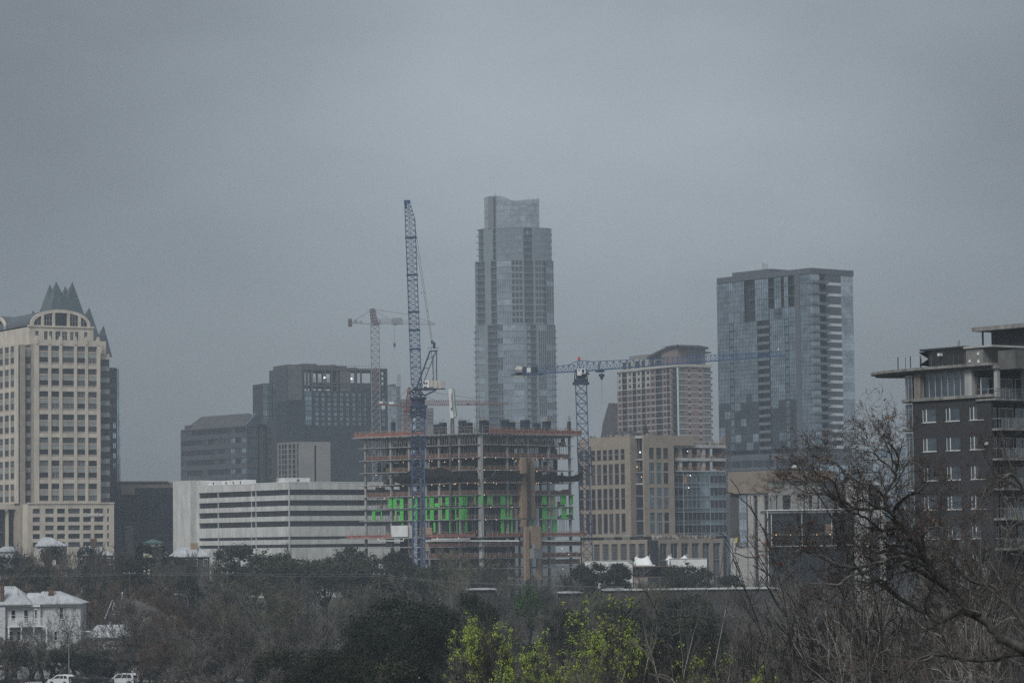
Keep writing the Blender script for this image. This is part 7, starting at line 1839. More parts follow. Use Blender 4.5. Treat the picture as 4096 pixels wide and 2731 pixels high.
 Mgl = bpy.data.materials.new('clear_balustrade_glass'); Mgl.use_nodes = True; tn = Mgl.node_tree; bs = tn.nodes['Principled BSDF']; bs.inputs['Base Color'].default_value = (.5, .56, .58, 1); bs.inputs['Roughness'].default_value = .08; bs.inputs['Alpha'].default_value = .10
 for a, c in ((ye[1], ye[0]), (ye[2], ye[1])): mb = MB(); mb.box(.3, .33, a + .03, c - .03, ztop + .08, ztop + 1.35); b.part('balustrade_glass', mb, Mgl)
 mb = MB()
 for y in ye: mb.box(.25, .33, y - .05, y + .03, ztop, ztop + 1.45)
 for x, y in ((1.5, ye[0]), (4.0, ye[0])): mb.box(x - .03, x + .03, y - .03, y + .03, ztop, ztop + 1.45)
 b.part('balustrade_posts', mb, M_fdark)
 mb = MB(); mb.box(.36, 4, ye[0] - .03, ye[0], ztop + .08, ztop + 1.35); b.part('balustrade_glass', mb, Mgl)
 # plant room with louvred front and raked end
 Mpl = mat('weathered_plant_metal', (.14, .14, .135), .6, .15, 1.0)
 y1, y0p = L(520, 330, .8)[0], L(765, 330, .8)[0]; zt = L(640, 272, .8)[1]
 b.box('plant_room', .9, 8, y0p, y1, ztop, zt, Mpl); b.box('plant_roof', .5, 8.2, y0p - .2, y1 + 1.4, zt + .01, zt + .22, M_fdark)
 nl = [(528, 570), (576, 598), (606, 645), (650, 680), (688, 718), (724, 762)]
 for l, r in nl:
  u0, u1 = L(r, 330, .8)[0], L(l, 330, .8)[0]; mb = MB()
  for k in range(7): z = lerp(ztop + .25, zt - .3, k / 7); mb.box(.8, .88, u0, u1, z, z + .15)
  b.part('louvre', mb, M_fdark)
 mb = MB(); yq = L(445, 330, .8)[0]; yb_ = y1
 z_ = lambda f: lerp(ztop, zt, f)
 for (ya_, za_), (yc_, zc_) in ((((yb_), z_(1.0)), (yq + .3, z_(.95))), ((yq + .3, z_(.95)), (yb_ + .25, z_(.5))), ((yb_ + .25, z_(.55)), (yq + .2, z_(.2))), ((yq + .2, z_(.2)), (yb_, z_(.05)))):
  mb.quad((.8, ya_, za_), (.8, yc_, zc_), (3.5, yc_, zc_), (3.5, ya_, za_))
 mb.box(.85, 3.4, yb_, yb_ + .3, ztop, zt); b.part('angled_louvres', mb, M_fdark)
 # service box with small white plates
 ys0, ys1 = L(905, 330, .2)[0], L(778, 330, .2)[0]; zs = L(840, 262, .2)[1]
 b.box('service_box', .3, 5, ys0, ys1, ztop, zs, mat('grey_render', (.20, .20, .19), .9, .12, 1.0)); b.box('service_roof', .1, 6, ys0 - 1.5, ys1 + .2, zs + .01, zs + .2, M_concL)
 for x, y in ((870, 303), (808, 358), (873, 360), (577, 310)):
  q = L(x, y, .2); mb = MB(); mb.box(.2, .29 if x > 700 else .79, q[0] - .13, q[0] + .13, q[1] - .15, q[1] + .15); b.part('white_plate', mb, M_white)
 mb = MB(); q = L(724, 230, 1); mb.tube((1.0, q[0], zt), (1.0, q[0], q[1] + .3), .05); mb.tube((1.0, q[0] - .2, zt), (1.0, q[0] - .2, q[1] + .4), .05); mb.box(.9, 1.1, q[0] - .3, q[0] + .1, zt + .2, zt + .3); b.part('antenna', mb, M_galv)
 xs = Rr(1000, 330, 0)[0]; b.box('roof_parapet', .6, 12, -3.2, -.6, ztop - .8, L(960, 285, .2)[1], Mcd)
 # upper penthouse at the far right
 px0, py0 = 2.5, Rr(968, 200, 0)[0] * 0 - 1.5
 q = P(*Y4(968, 200), 345); o = b.loc(q); q2 = P(*Y4(870, 130), 342); o2 = b.loc(q2); zt2 = P(*Y4(968, 125), 345).z - b.zg; zr2 = P(*Y4(968, 140), 345).z - b.zg
 D_ = 345
 W = lambda x, y, dd=0: b.loc(P(*Y4(x, y), D_ + dd))
 a = W(968, 140); c = W(1300, 100); mb = MB()
 mb.box(a.x, a.x + 14, a.y - 9, a.y, ztop - .5, zr2); b.part('penthouse', mb, mat('charcoal_render', (.045, .045, .05), .85, .1))
 mb = MB(); e_ = W(868, 130); mb.box(a.x - 1.6, a.x + 16, a.y - 11, e_.y + .6, zr2 + .02, zr2 + .5); b.part('penthouse_roof', mb, Mc)
 mb = MB(); f = W(905, 150); mb.box(f.x - .08, f.x + .08, f.y - .08, f.y + .08, ztop, zr2); b.part('penthouse_post', mb, M_fdark)
 u = W(1170, 250, -2); mb = MB(); mb.box(u.x, u.x + .8, u.y - 1, u.y, ztop, u.z); b.part('chimney_pipe', mb, M_conc)
 # right-hand balcony bay: deep recess with slabs, rails and white framed glazing
 xr = 12.0
 zfl = [L(985, 632)[1] + .0, Rr(990, 855)[1], Rr(990, 1075)[1]]; st = zfl[1] - zfl[2]; zfl += [zfl[2] - st * k for k in (1, 2, 3)]
 b.box('recess_wall', .35, xr, 2.2, 2.5, 0, zr0, Mb); b.box('side_wall', 0.01, .34, .01, 2.19, 0, zsill - .01, Mb)
 for k, z in enumerate(zfl):
  mb = MB(); mb.box(.02 if k else -.2, xr, -1.6 if k else -.9, 2.15, z - .22, z); b.part('balcony_slab', mb, Mc)
  mb = MB(); yb2 = -1.55 if k else -.85; x0 = .05
  for hh in (1.05,): mb.box(x0, xr, yb2, yb2 + .05, z + hh, z + hh + .06)
  nn = 12
  for i in range(nn + 1): x = lerp(x0, xr, i / nn); mb.box(x - .025, x + .025, yb2, yb2 + .05, z, z + 1.05)
  mb.box(x0, x0 + .05, yb2, 2.1, z + 1.05, z + 1.11); mb.box(x0, xr, yb2 + .01, yb2 + .04, z + .08, z + .12); b.part('balcony_rail', mb, M_galv)
  mb = MB(); mb.box(x0 + .06, xr, yb2 + .015, yb2 + .03, z + .14, z + 1.0); b.part('balustrade_glass', mb, Mgl)
  for i in range(4):
   x = .6 + i * 2.7; put('window', window_mesh(2.3, 2.4, 2, 1, .07, (Gc, G_dark)[i % 2], M_white, .08), b.t, (x + 1.15, 2.15, z + .02))
 b.box('recess_ceiling', .02, xr, -.85, 2.15, zr0 - .35, zr0 - .02, Mc)
 for x in (.3, 4.6, 9.2): b.box('recess_column', x, x + .45, -.7, -.2, zsill, zr0 - .36, MATS['pale_column'])
 q = Rr(938, 968, -.1); mb = MB(); y = L(938, 968)[0]; z = L(938, 968)[1]; mb.box(-.25, 0, y - .2, y + .2, z - .12, z + .18); b.part('wall_lamp', mb, M_white)
build_condo()

# ------------------------------------------------------------------ V  white event tents and walls in front of the tan block
def build_tents():
 d = 770; W = lambda x, y, dd=0: P(*Q1(x, y), d + dd)
 M = mat('white_tent_fabric', (.78, .79, .78), .7, .04, .5)
 zb = W(600, 1480).z
 def tent(label, xl, xr, peaks, yt, yv, ye):
  c = W((xl + xr) / 2, 1480); t = thing('event_tent', label, 'tent', (c.x, d, zb - 2.5), 0, 'white peaked tents')
  mb = MB(); nx = 24; rowsv = []
  def top(u):
   best = yv
   x = lerp(xl, xr, u)
   h = 0
   for p in peaks:
    q = abs(x - p) / ((xr - xl) * .27); h = max(h, (math.exp(-q * 2.1) - math.exp(-2.1 * 1.9)) / (1 - math.exp(-4)))
   ed = min(1, min(u, 1 - u) / .16); return lerp(ye, lerp(yv, yt, max(0, h)), ed ** .7)
  dep = [0, 1.6, 3.2, 4.8, 6.4]; f = [0, .62, 1, .62, 0]
  for j, (dd, ff) in enumerate(zip(dep, f)):
   rowsv.append([Vector((W(lerp(xl, xr, i / nx), 1480).x, d + dd, lerp(W(1, ye).z, W(1, top(i / nx)).z, ff))) for i in range(nx + 1)])
  for j in range(4):
   for i in range(nx): mb.quad(rowsv[j][i], rowsv[j][i + 1], rowsv[j + 1][i + 1], rowsv[j + 1][i])
  part('canopy', mb, M, t, True, world=True)
  mb = MB()
  for p in peaks: mb.tube(Vector((W(p, 1).x, d + 3.2, zb - 2)), Vector((W(p, 1).x, d + 3.2, W(1, yt - 9).z)), .07);
  part('tent_pole', mb, M_white, t, world=True)
  mb = MB(); mb.box(W(xl, 1).x, W(xr, 1).x, d + .02, d + .06, zb - 2.5, W(1, ye).z); part('tent_wall', mb, M, t, world=True)
 tent('white tent with two close peaks beside the small palm', 522, 735, (548, 683), 1362, 1395, 1462)
 tent('white tent with two wide-set peaks above the long white wall', 872, 1140, (917, 1088), 1355, 1408, 1412)
 def wallth(label, xl, xr, yt, dd, ln=6):
  c = W((xl + xr) / 2, 1500, dd); t = thing('white_wall', label, 'wall', (c.x, d + dd, 11)); mb = MB(); mb.box(W(xl, 1, dd).x, W(xr, 1, dd).x, d + dd, d + dd + ln, 11, W(1, yt, dd).z); part('wall', mb, M_white, t, world=True)
  mb = MB(); mb.box(W(xl, 1, dd).x - .1, W(xr, 1, dd).x + .1, d + dd - .1, d + dd + .3, W(1, yt, dd).z + .002, W(1, yt, dd).z + .18); part('coping', mb, M_concL, t, world=True)
 wallth('low white wall left of the close-peaked tent', 235, 496, 1416, -4); wallth('long white wall in front of the wide-set tent', 892, 1295, 1404, -3)
 wallth('pale low wall strip behind dark evergreens at the crane foot', -20, 250, 1420, 2)
 c = W(690, 1520, -6); t = thing('timber_wall', 'brown timber wall under the white tents', 'wall', (c.x, d - 6, 11))
 for k in range(10):
  mb = MB(); z1 = W(1, 1474 + k * 11, -6).z; mb.box(W(498, 1, -6).x, W(890, 1, -6).x, d - 6, d - 5.7, z1 - .62, z1); part('plank', mb, mat('brown_timber', (.15, .095, .065), .85, .15, 1.0, per_object=.2), t, world=True)
 # small palm
 p = W(520, 1468, -5); t = thing('palm_tree', 'small fan palm in front of the white tents', 'palm', (p.x, d - 5, 11)); mb = MB(); mb.tube((p.x, d - 5, 11), (p.x, d - 5, W(1, 1440).z), .14, 6); part('trunk', mb, mat('palm_bark', (.08, .07, .05), .9, .2), t, world=True)
 mb = MB(); top = Vector((p.x, d - 5, W(1, 1432).z))
 for k in range(26):
  a = rnd.uniform(0, 6.28); e_ = rnd.uniform(-.7, 1.2); v = Vector((math.cos(a) * math.cos(e_), math.sin(a) * math.cos(e_), math.sin(e_))); L_ = rnd.uniform(1.3, 2.0); m_ = top + v * L_ * .6 + Vector((0, 0, .12)); q = top + v * L_ - Vector((0, 0, .25)); s = v.cross(Vector((0, 0, 1))).normalized() * .11
  mb.tri(top, m_ + s, m_ - s); mb.tri(m_ + s, q, m_ - s)
 part('crown', mb, mat('palm_leaf', (.055, .075, .04), .8, .2), t, world=True)
build_tents()
# ------------------------------------------------------------------ houses among the trees
M_roofw = mat('white_metal_roof', (0.50, 0.52, 0.54), .5, .12, .7, .2, streak=2); M_siding = mat('white_clapboard', (0.53, 0.54, 0.55), .85, .14, 1.2, streak=.2); M_brickc = brick_mat('chimney_brick', (.12, .075, .055), (.10, .065, .05), (.14, .12, .10), 4)
def hip(mb, x0, x1, y0, y1, z0, z1, rx0, rx1, ry, m=0, th=.18):
 """hipped roof with ridge from rx0 to rx1 at y=ry"""
 a, b_, c, e_ = (x0, y0, z0), (x1, y0, z0), (x1, y1, z0), (x0, y1, z0); p, q = (rx0, ry, z1), (rx1, ry, z1)
 mb.quad(a, b_, q, p, m); mb.tri(b_, c, q, m); mb.quad(c, e_, p, q, m); mb.tri(e_, a, p, m); mb.box(x0, x1, y0, y1, z0 - th, z0 - .002, m)
def seams(mb, x0, x1, y0, z0, rx0, rx1, ry, z1, n, m=0):
 for i in range(1, n):
  x = lerp(x0, x1, i / n); t0 = 1.0
  if x < rx0: t0 = (x - x0) / (rx0 - x0)
  elif x > rx1: t0 = (x1 - x) / (x1 - rx1)
  mb.tube((x, y0, z0 + .02), (x, lerp(y0, ry, t0), lerp(z0, z1, t0) + .02), .04, 3, m=m, cap=False)
def house_window(b, x0, x1, z0, z1, y=0, blind=False, ny=2):
 put('window', window_mesh(x1 - x0, z1 - z0, 1, ny, .06, G_mid if blind else G_dark, M_white, .06), b.t, ((x0 + x1) / 2, y - .02, z0))
 b.box('window_trim', x0 - .12, x1 + .12, y - .1, y - .02, z1 + .01, z1 + .15, M_white); b.box('window_sill', x0 - .1, x1 + .1, y - .12, y - .02, z0 - .1, z0 - .01, M_white)
def build_white_house():
 b = Bd('white_house', 'large white clapboard house with pale metal hip roofs and upstairs balcony', 'house', *H1(-100, 1000), 525, 2)
 X = lambda x, y=900, yy=0: b.R(*H1(x, y), yy)[0]; Z = lambda x, y, yy=0: b.R(*H1(x, y), yy)[1]
 x0, xm, x1 = X(-140), X(415), X(823); ze = Z(400, 752)
 b.box('wall', x0, xm, 0, 9, 0, ze - .2, M_siding); b.box('wall', xm + .01, x1, .6, 10, 0, ze - .2, M_siding); b.box('bay_wall', X(-140), X(60), -.8, -.01, 0, ze - .25, M_siding)
 mb = MB(); r0, r1 = X(35, 575, 4), X(155, 575, 4); zr = Z(100, 573, 4)
 hip(mb, x0 - 1, X(330), -1.1, 9.6, ze, zr, X(-60, 575, 4), r1, 4.2); seams(mb, x0 - 1, X(330), -1.1, ze, X(-60, 575, 4), r1, 4.2, zr, 26); b.part('roof', mb, M_roofw)
 mb = MB(); za = Z(520, 626, 4.8); hip(mb, X(325), x1 + .5, -.2, 10.4, ze + .02, za, X(430, 628, 4.8), X(620, 628, 4.8), 5.0); seams(mb, X(325), x1 + .5, -.2, ze, X(430, 628, 4.8), X(620, 628, 4.8), 5.0, za, 22); b.part('roof', mb, M_roofw)
 mb = MB(); hip(mb, X(250), X(420), 3, 8, ze + .3, Z(340, 640, 5), X(280, 640, 5), X(400, 640, 5), 5.2); b.part('roof', mb, M_roofw)
 b.box('eave_board', x0, xm, -.35, -.02, ze - .55, ze - .2, M_white); b.box('eave_board', xm + .02, x1, .3, .59, ze - .55, ze - .2, M_white)
 for l, r, t_, bt in ((115, 160, 815, 930), (245, 290, 812, 950), (357, 380, 812, 940)): house_window(b, X(l), X(r), Z(l, bt), Z(l, t_))
 house_window(b, X(612, 900, .6), X(650, 900, .6), Z(630, 910, .6), Z(630, 785, .6), .6)
 for l, r in ((90, 135), (175, 215), (550, 585)): house_window(b, X(l), X(r), Z(l, 1130), Z(l, 1035), 0 if l < 400 else .6)
 zr1, zr0 = Z(250, 902, -1.2), Z(250, 975, -1.2)
 b.box('balcony_floor', X(85), X(480), -1.4, -.01, zr0 - .3, zr0 - .1, M_white)
 mb = MB(); xa, xb = X(90, 900, -1.3), X(478, 900, -1.3); mb.box(xa, xb, -1.4, -1.3, zr1 - .07, zr1); mb.box(xa, xb, -1.38, -1.32, zr0, zr0 + .06)
 n = 60
 for i in range(n + 1): x = lerp(xa, xb, i / n); w = .06 if i % 12 == 0 else .018; mb.box(x - w, x + w, -1.39, -1.31, zr0 - .1, zr1 - .07)
 b.part('balcony_rail', mb, M_white)
 for i in range(4): x = lerp(xa, xb, i / 3); b.box('porch_column', x - .12, x + .12, -1.4, -1.16, 0, zr0 - .31, M_white)
 for l, r, t_, bt, yy in ((0, 36, 555, 740, -.4), (497, 542, 596, 680, 3.0)):
  mb = MB(); xa_, xb_ = X(l, 600, yy), X(r, 600, yy); z1 = Z(l, t_, yy); mb.box(xa_, xb_, yy, yy + 1, ze - 1, z1); mb.box(xa_ - .1, xb_ + .1, yy - .1, yy + 1.1, z1 + .01, z1 + .2); mb.box(xa_ - .08, xb_ + .08, yy - .08, yy + 1.08, lerp(ze, z1, .6), lerp(ze, z1, .66)); b.part('chimney', mb, M_brickc)
 mb = MB(); x = X(185, 620, 1.6); z = Z(185, 632, 1.6); mb.tube((x, 1.6, z - .8), (x, 1.6, z + .4), .09, 6); b.part('roof_vent', mb, M_galv)
build_white_house()
def build_dark_gable():
 b = Bd('gabled_house', 'house with steep dark gable and grey shingle roof behind bare branches', 'house', *H1(1090, 1000), 545, -6)
 X = lambda x, y=900, yy=0: b.R(*H1(x, y), yy)[0]; Z = lambda x, y, yy=0: b.R(*H1(x, y), yy)[1]
 xa, xb, xr = X(1085), X(1212), X(1720); za, zp = Z(1212, 865), Z(1160, 717); xp = X(1160)
 Md = mat('dark_slate_gable', (.035, .038, .05), .8, .1); Mr = mat('grey_brown_shingle', (.095, .085, .078), .9, .2, 1.2)
 mb = MB(); mb.poly([(xa, 0, 0), (xb, 0, 0), (xb, 0, za), (xp, 0, zp), (xa, 0, za - .6)]); mb.box(xa, xb, .01, 8, 0, za - .8); b.part('gable_wall', mb, Md)
 mb = MB()
 mb.quad((xp, -.3, zp + .05), (xb, -.3, za), (xr, 2.0, za - .2), (X(1392, 705, 4), 4, Z(1392, 705, 4))); mb.quad((xp, -.3, zp + .05), (X(1392, 705, 4), 4, Z(1392, 705, 4)), (X(1392, 705, 4), 9, za), (xa, 8, za - .6)); mb.tri((X(1392, 705, 4), 4, Z(1392, 705, 4)), (xr, 2, za - .2), (X(1392, 705, 4), 9, za)); b.part('roof', mb, Mr)
 mb = MB()
 for (p, q) in (((xa - .1, za - .7), (xp, zp + .1)), ((xp, zp + .1), (xb + .1, za))): mb.tube((p[0], -.32, p[1]), (q[0], -.32, q[1]), .09, 4)
 b.part('barge_board', mb, M_white); house_window(b, X(1158), X(1192), Z(1170, 858), Z(1170, 775), -.02)
 b.box('white_wall', xb + .02, xr, .5, 8, 0, za - .45, M_siding)
 for l, r in ((1222, 1240), (1320, 1350), (1440, 1470), (1560, 1590)): house_window(b, X(l, 900, .5), X(r, 900, .5), Z(1300, 965, .5), Z(1300, 895, .5), .5)
 x, z = X(1265, 750, 2), Z(1265, 758, 2); mb = MB(); mb.lathe([(.3, 0), (.28, .15), (.1, .2), (.1, 1.0), (.25, 1.0), (.22, 1.2), (.08, 1.3), (.08, 1.9), (.2, 1.9), (.15, 2.2), (0, 2.3)], (x, 1.2, z), 8); b.part('finial', mb, M_white)
build_dark_gable()
def build_low_house():
 b = Bd('white_house', 'smaller single-storey white house with pale hip roof behind the street lamp arm', 'house', *H1(885, 1150), 521, 3)
 X = lambda x, y=1100, yy=0: b.R(*H1(x, y), yy)[0]; Z = lambda x, y, yy=0: b.R(*H1(x, y), yy)[1]
 x0, x1 = X(885), X(1420); ze = Z(1100, 1092); zr = Z(1100, 968, 4)
 mb = MB(); hip(mb, x0 - .3, x1, -.5, 9, ze, zr, X(1000, 970, 4), X(1335, 970, 4), 4); seams(mb, x0 - .3, x1, -.5, ze, X(1000, 970, 4), X(1335, 970, 4), 4, zr, 20); b.part('roof', mb, M_roofw)
 mb = MB(); xa, xb = X(1255), X(1400); mb.side([(xa, ze + .02), (xb, ze + .02), ((xa + xb) / 2, Z(1330, 1030))], -1.2, 3); b.part('porch_gable', mb, M_roofw)
 b.box('wall', x0 + .2, x1, 0, 8.5, 0, ze - .2, M_siding)
 for l, r in ((965, 1010), (1080, 1110), (1170, 1200), (1265, 1315)): house_window(b, X(l), X(r), Z(l, 1175), Z(l, 1125))
 b.box('porch_beam', X(1100), x1, -1.6, -1.4, Z(1200, 1190), Z(1200, 1170), M_fdark)
 b.box('roof_vent', X(1120, 960, 3), X(1140, 960, 3), 3, 3.6, zr - .6, Z(1130, 940, 3), M_galv)
build_low_house()
def far_house(label, za, x0, x1, yr, ye, d, roof, wall, rid=(.3, .7), chim=None, cat='house', name='house', win=True):
 b = Bd(name, label, cat, *za(x0, ye), d, 4)
 X = lambda x, y=900, yy=0: b.R(*za(x, y), yy)[0]; Z = lambda x, y, yy=0: b.R(*za(x, y), yy)[1]
 w = X(x1, ye); ze = Z(x0, ye); zr = Z(x0, yr, 4); mb = MB(); hip(mb, -.5, w + .5, -.5, 9, ze, zr, w * rid[0], w * rid[1], 4); seams(mb, -.5, w + .5, -.5, ze, w * rid[0], w * rid[1], 4, zr, 14); b.part('roof', mb, roof)
 b.box('wall', 0, w, 0, 8.5, 0, ze - .19, wall)
 for k in range(4 * win): x = w * (.12 + .25 * k); house_window(b, x, x + min(1.1, w * .1), ze - 2.4, ze - .8)
 if chim:
  for c in chim: xx = X(c[0], c[1], 3); zc = Z(c[0], c[1], 3); b.box('chimney', xx, xx + c[2], 3, 3.9, ze, zc, M_brickc if len(c) < 4 else c[3])
M_scrubw = mat('dull_brown_wall', (.05, .045, .04), .9, .1); M_redw = mat('dull_red_wall', (.16, .06, .055), .85, .1); M_buff = mat('buff_brick', (.34, .25, .16), .85, .1)
far_house('white-roofed house among trees just under the bank podium', H1, 380, 660, 72, 160, 790, M_roofw, M_siding, (.15, .45), [(420, 90, 1.0)])
far_house('white hip-roofed house with brick chimney right of the bank podium', H1, 845, 1140, 160, 255, 770, M_roofw, M_redw, (.05, .45), [(925, 85, 1.6)])
far_house('pale-roofed house at far tree edge near the tan tower entrance', H1, -40, 155, 168, 215, 800, M_roofw, M_siding, (.3, .9))
far_house('small dull red house with white chimney among dark trees', H1, 500, 690, 345, 400, 745, mat('grey_shingle_far', (.10, .10, .10), .9, .1), M_redw, (.3, .7), [(535, 305, .9, M_white)])
far_house('house with white metal roof and buff chimney beneath striped office', Z3, 450, 745, 1492, 1560, 800, M_roofw, M_scrubw, (.25, .75), [(608, 1455, 1.9, M_buff)])
far_house('small pavilion with green pyramid roof beside the dark glass office', H1, 1470, 1655, 92, 128, 860, mat('green_metal_roof', (.07, .13, .12), .6, .1), mat('cream_wall', (.52, .48, .38), .8, .05), (.45, .55), name='pavilion', cat='pavilion')
far_house('grey slate-roofed house left of the white stair tower foot', H1, 1560, 1700, 190, 240, 840, mat('grey_slate', (.09, .10, .105), .8, .1), M_siding, (.2, .8))
far_house('white house glimpsed behind the yellow-green tree top', Y7, 1330, 1520, 492, 500, 600, M_roofw, M_scrubw, (.2, .8), win=False)
far_house('pale house glimpsed behind bare trees below the right crane', Y7, 2050, 2200, 518, 526, 610, M_roofw, M_scrubw, (.2, .8), win=False)

# long low building with white roof edge, right of centre
def build_low_long():
 b = Bd('low_building', 'long low flat-roofed building with thin white roof edge behind bare trees', 'building', *Y8(815, 500), 640, 1)
 Rr = lambda x, y, yy=0: b.R(*Y8(x, y), yy); x1 = Rr(2180, 520)[0]; zt = Rr(1100, 503)[1]
 b.box('roof_edge', 0, x1, -.4, 14, zt - .18, zt, M_concL); b.box('wall', .2, x1 - .2, 0, 13.5, 0, zt - .19, mat('grey_brown_wall', (.045, .04, .037), .85, .1))
 for l, r, t_ in ((830, 890, 493), (905, 970, 490), (1065, 1135, 497)): b.box('roof_unit', Rr(l, 495, 2)[0], Rr(r, 495, 2)[0], 2, 4, zt - .01, Rr(l, t_, 2)[1], M_galv)
build_low_long()

# ------------------------------------------------------------------ street, kerb, cars, lamps, wires
def build_street():
 d0 = 488
 z = ground_z(0, d0) + .02
 mb = MB(); ys = [478, 486, 494, 502, 508]
 for a, c in zip(ys, ys[1:]): mb.quad((-110, a, 7.85), (40, a, 7.85), (40, c, 7.85), (-110, c, 7.85))
 put('street', mb.mesh('street', mat('worn_asphalt', (.06, .06, .062), .9, .2, .8)), kind='structure')
 mb = MB(); mb.box(-110, 40, 508.01, 508.3, 7.3, 7.97); mb.box(-110, 40, 508.31, 511, 7.3, 7.965); put('kerb', mb.mesh('kerb', M_concL), kind='structure')
 b0 = P(*H1(735, 1500), 512); t = thing('retaining_wall', 'low buff stone retaining wall behind the parked cars', 'wall', (b0.x, 512, 7.3))
 p, q = P(*H1(740, 1480), 512), P(*H1(985, 1466), 512); n = 9
 for k in range(n):
  for r_ in range(2): mb = MB(); xa, xb = lerp(p.x, q.x, k / n), lerp(p.x, q.x, (k + 1) / n); h = (lerp(p.z, q.z, k / n) - 7.3) / 2; mb.box(xa + .02, xb - .02, 512, 512.5, 7.3 + r_ * h, 7.3 + (r_ + 1) * h - .03); part('stone', mb, mat('buff_stone', (.25, .19, .13), .9, .15, 1, per_object=.15), t, world=True)
build_street()
M_tyre = mat('tyre_rubber', (.012, .012, .012), .9, .1); M_rim = mat('alloy_rim', (.35, .36, .37), .35, .05, 1, .7); G_car = glass('car_glass', (.02, .024, .028), .05, .3, .6); M_tail = mat('red_tail_lamp', (.35, .02, .02), .3, .05); M_head = mat('clear_head_lamp', (.6, .62, .64), .2, .05)
def car(label, px, py, d, yaw, paint, style='wagon'):
 p = P(*H1(px, py), d); t = thing('parked_car', label, 'car', (p.x, d, 7.86), R(yaw), 'cars parked along the street')
 Lc, Wc, H = (4.5, 1.8, 1.68) if style == 'wagon' else ((4.6, 1.8, 1.42) if style == 'sedan' else (4.9, 1.95, 1.8))
 h = Lc / 2
 if style == 'sedan': low = [(-h, .35), (-h, .75), (-h + .1, .86), (-h + 1.3, .95), (h - 1.0, .98), (h - .05, .9), (h, .6), (h, .32)]; cab = [(-h + 1.2, .94), (-h + 1.95, H - .06), (-h + 2.5, H), (h - 1.7, H - .03), (h - .75, .97)]
 else: low = [(-h, .35), (-h, .72), (-h + .12, .88), (-h + 1.05, 1.02), (h - .12, 1.06), (h - .02, .95), (h, .6), (h, .35)]; cab = [(-h + .95, 1.01), (-h + 1.75, H - .07), (-h + 2.3, H), (h - .55, H - .04), (h - .28, H - .25), (h - .06, 1.05)]
 mb = MB()
 def slab(pts, w0, w1, m=0):
  k = len(pts); n = len(mb.v); zmin, zmax = min(q[1] for q in pts), max(q[1] for q in pts)
  for s in (-1, 1):
   for x, z in pts: mb.v.append((x, s * lerp(w0, w1, (z - zmin) / (zmax - zmin)) / 2, z))
  for i in range(k): j = (i + 1) % k; mb.f.append((n + i, n + j, n + k + j, n + k + i)); mb.m.append(m)
  mb.f.append(tuple(range(n, n + k))); mb.m.append(m); mb.f.append(tuple(range(n + 2 * k - 1, n + k - 1, -1))); mb.m.append(m)
 slab(low, Wc * .97, Wc); slab(cab, Wc * .97, Wc * .74)
 o = part('body', mb, paint, t); md = o.modifiers.new('edge', 'BEVEL'); md.width = .05; md.segments = 2; md.limit_method = 'ANGLE'
 # windows slightly proud of the cabin
 zm0, zm1 = min(q[1] for q in cab) + .07, H - .12
 wd = lambda z: lerp(Wc * .97, Wc * .74, (z - cab[0][1]) / (H - cab[0][1])) / 2 + .012
 xf0, xf1, xb0, xb1 = cab[0][0] + .22, cab[1][0] + .15, cab[-1][0] - .18, (cab[-3][0] if style != 'sedan' else cab[-2][0]) - .1
 for s in (-1, 1):
  xs = [0, .36, .4, .68, .72, 1.0]
  for a, c in ((0, .36), (.4, .68), (.72, 1.0)):
   mb = MB(); mb.quad((lerp(xf0, xb0, a), s * wd(zm0), zm0), (lerp(xf0, xb0, c), s * wd(zm0), zm0), (lerp(xf1, xb1, c), s * wd(zm1), zm1), (lerp(xf1, xb1, a), s * wd(zm1), zm1)); part('side_window', mb, G_car, t)
  mb = MB(); mb.box(cab[0][0] + .1, cab[0][0] + .3, s * Wc / 2, s * (Wc / 2 + .16), zm0 - .05, zm0 + .1); part('wing_mirror', mb, paint, t)
 def glassq(a, c, nm):
  mb = MB(); e_ = .025 if nm == 'windscreen' else -.025; n0 = Vector((a[0], 0, a[1])).lerp(Vector((c[0], 0, c[1])), .12); n1 = Vector((a[0], 0, a[1])).lerp(Vector((c[0], 0, c[1])), .9); mb.quad((n0.x - e_, -wd(n0.z) + .1, n0.z + .02), (n0.x - e_, wd(n0.z) - .1, n0.z + .02), (n1.x - e_, wd(n1.z) - .08, n1.z + .02), (n1.x - e_, -wd(n1.z) + .08, n1.z + .02)); part(nm, mb, G_car, t)
 glassq(cab[0], cab[1], 'windscreen'); glassq(cab[-1], cab[-2], 'rear_window')
 for s in (-1, 1):
  mb = MB(); mb.box(h - .06, h + .02, s * (Wc / 2 - .3), s * (Wc / 2 - .02), .72, 1.15 if style != 'sedan' else .92); part('tail_light', mb, M_tail, t)
  mb = MB(); mb.box(-h - .02, -h + .1, s * (Wc / 2 - .4), s * (Wc / 2 - .05), .6, .78); part('headlight', mb, M_head, t)
  for x in (-h + .85, h - .85):
   mb = MB(); k = 14; y0, y1 = s * (Wc / 2 - .2), s * (Wc / 2 + .02)
   for (r, ya, yb) in ((.33, y0, y1),):
    n = len(mb.v)
    for yy in (ya, yb):
     for i in range(k): a = 2 * math.pi * i / k; mb.v.append((x + r * math.cos(a), yy, .33 + r * math.sin(a)))
    for i in range(k): j = (i + 1) % k; mb.f.append((n + i, n + j, n + k + j, n + k + i)); mb.m.append(0)
    mb.f.append(tuple(range(n + k, n + 2 * k))); mb.m.append(0)
   w_ = part('wheel', mb, M_tyre, t)
   mb = MB(); mb.poly([(x + .2 * math.cos(2 * math.pi * i / k), y1 + s * .012, .33 + .2 * math.sin(2 * math.pi * i / k)) for i in range(k)]); rr = part('rim', mb, M_rim, t); rr.parent = w_
 mb = MB(); mb.box(h, h + .015, -.26, .26, .62, .74); part('number_plate', mb, M_white, t)
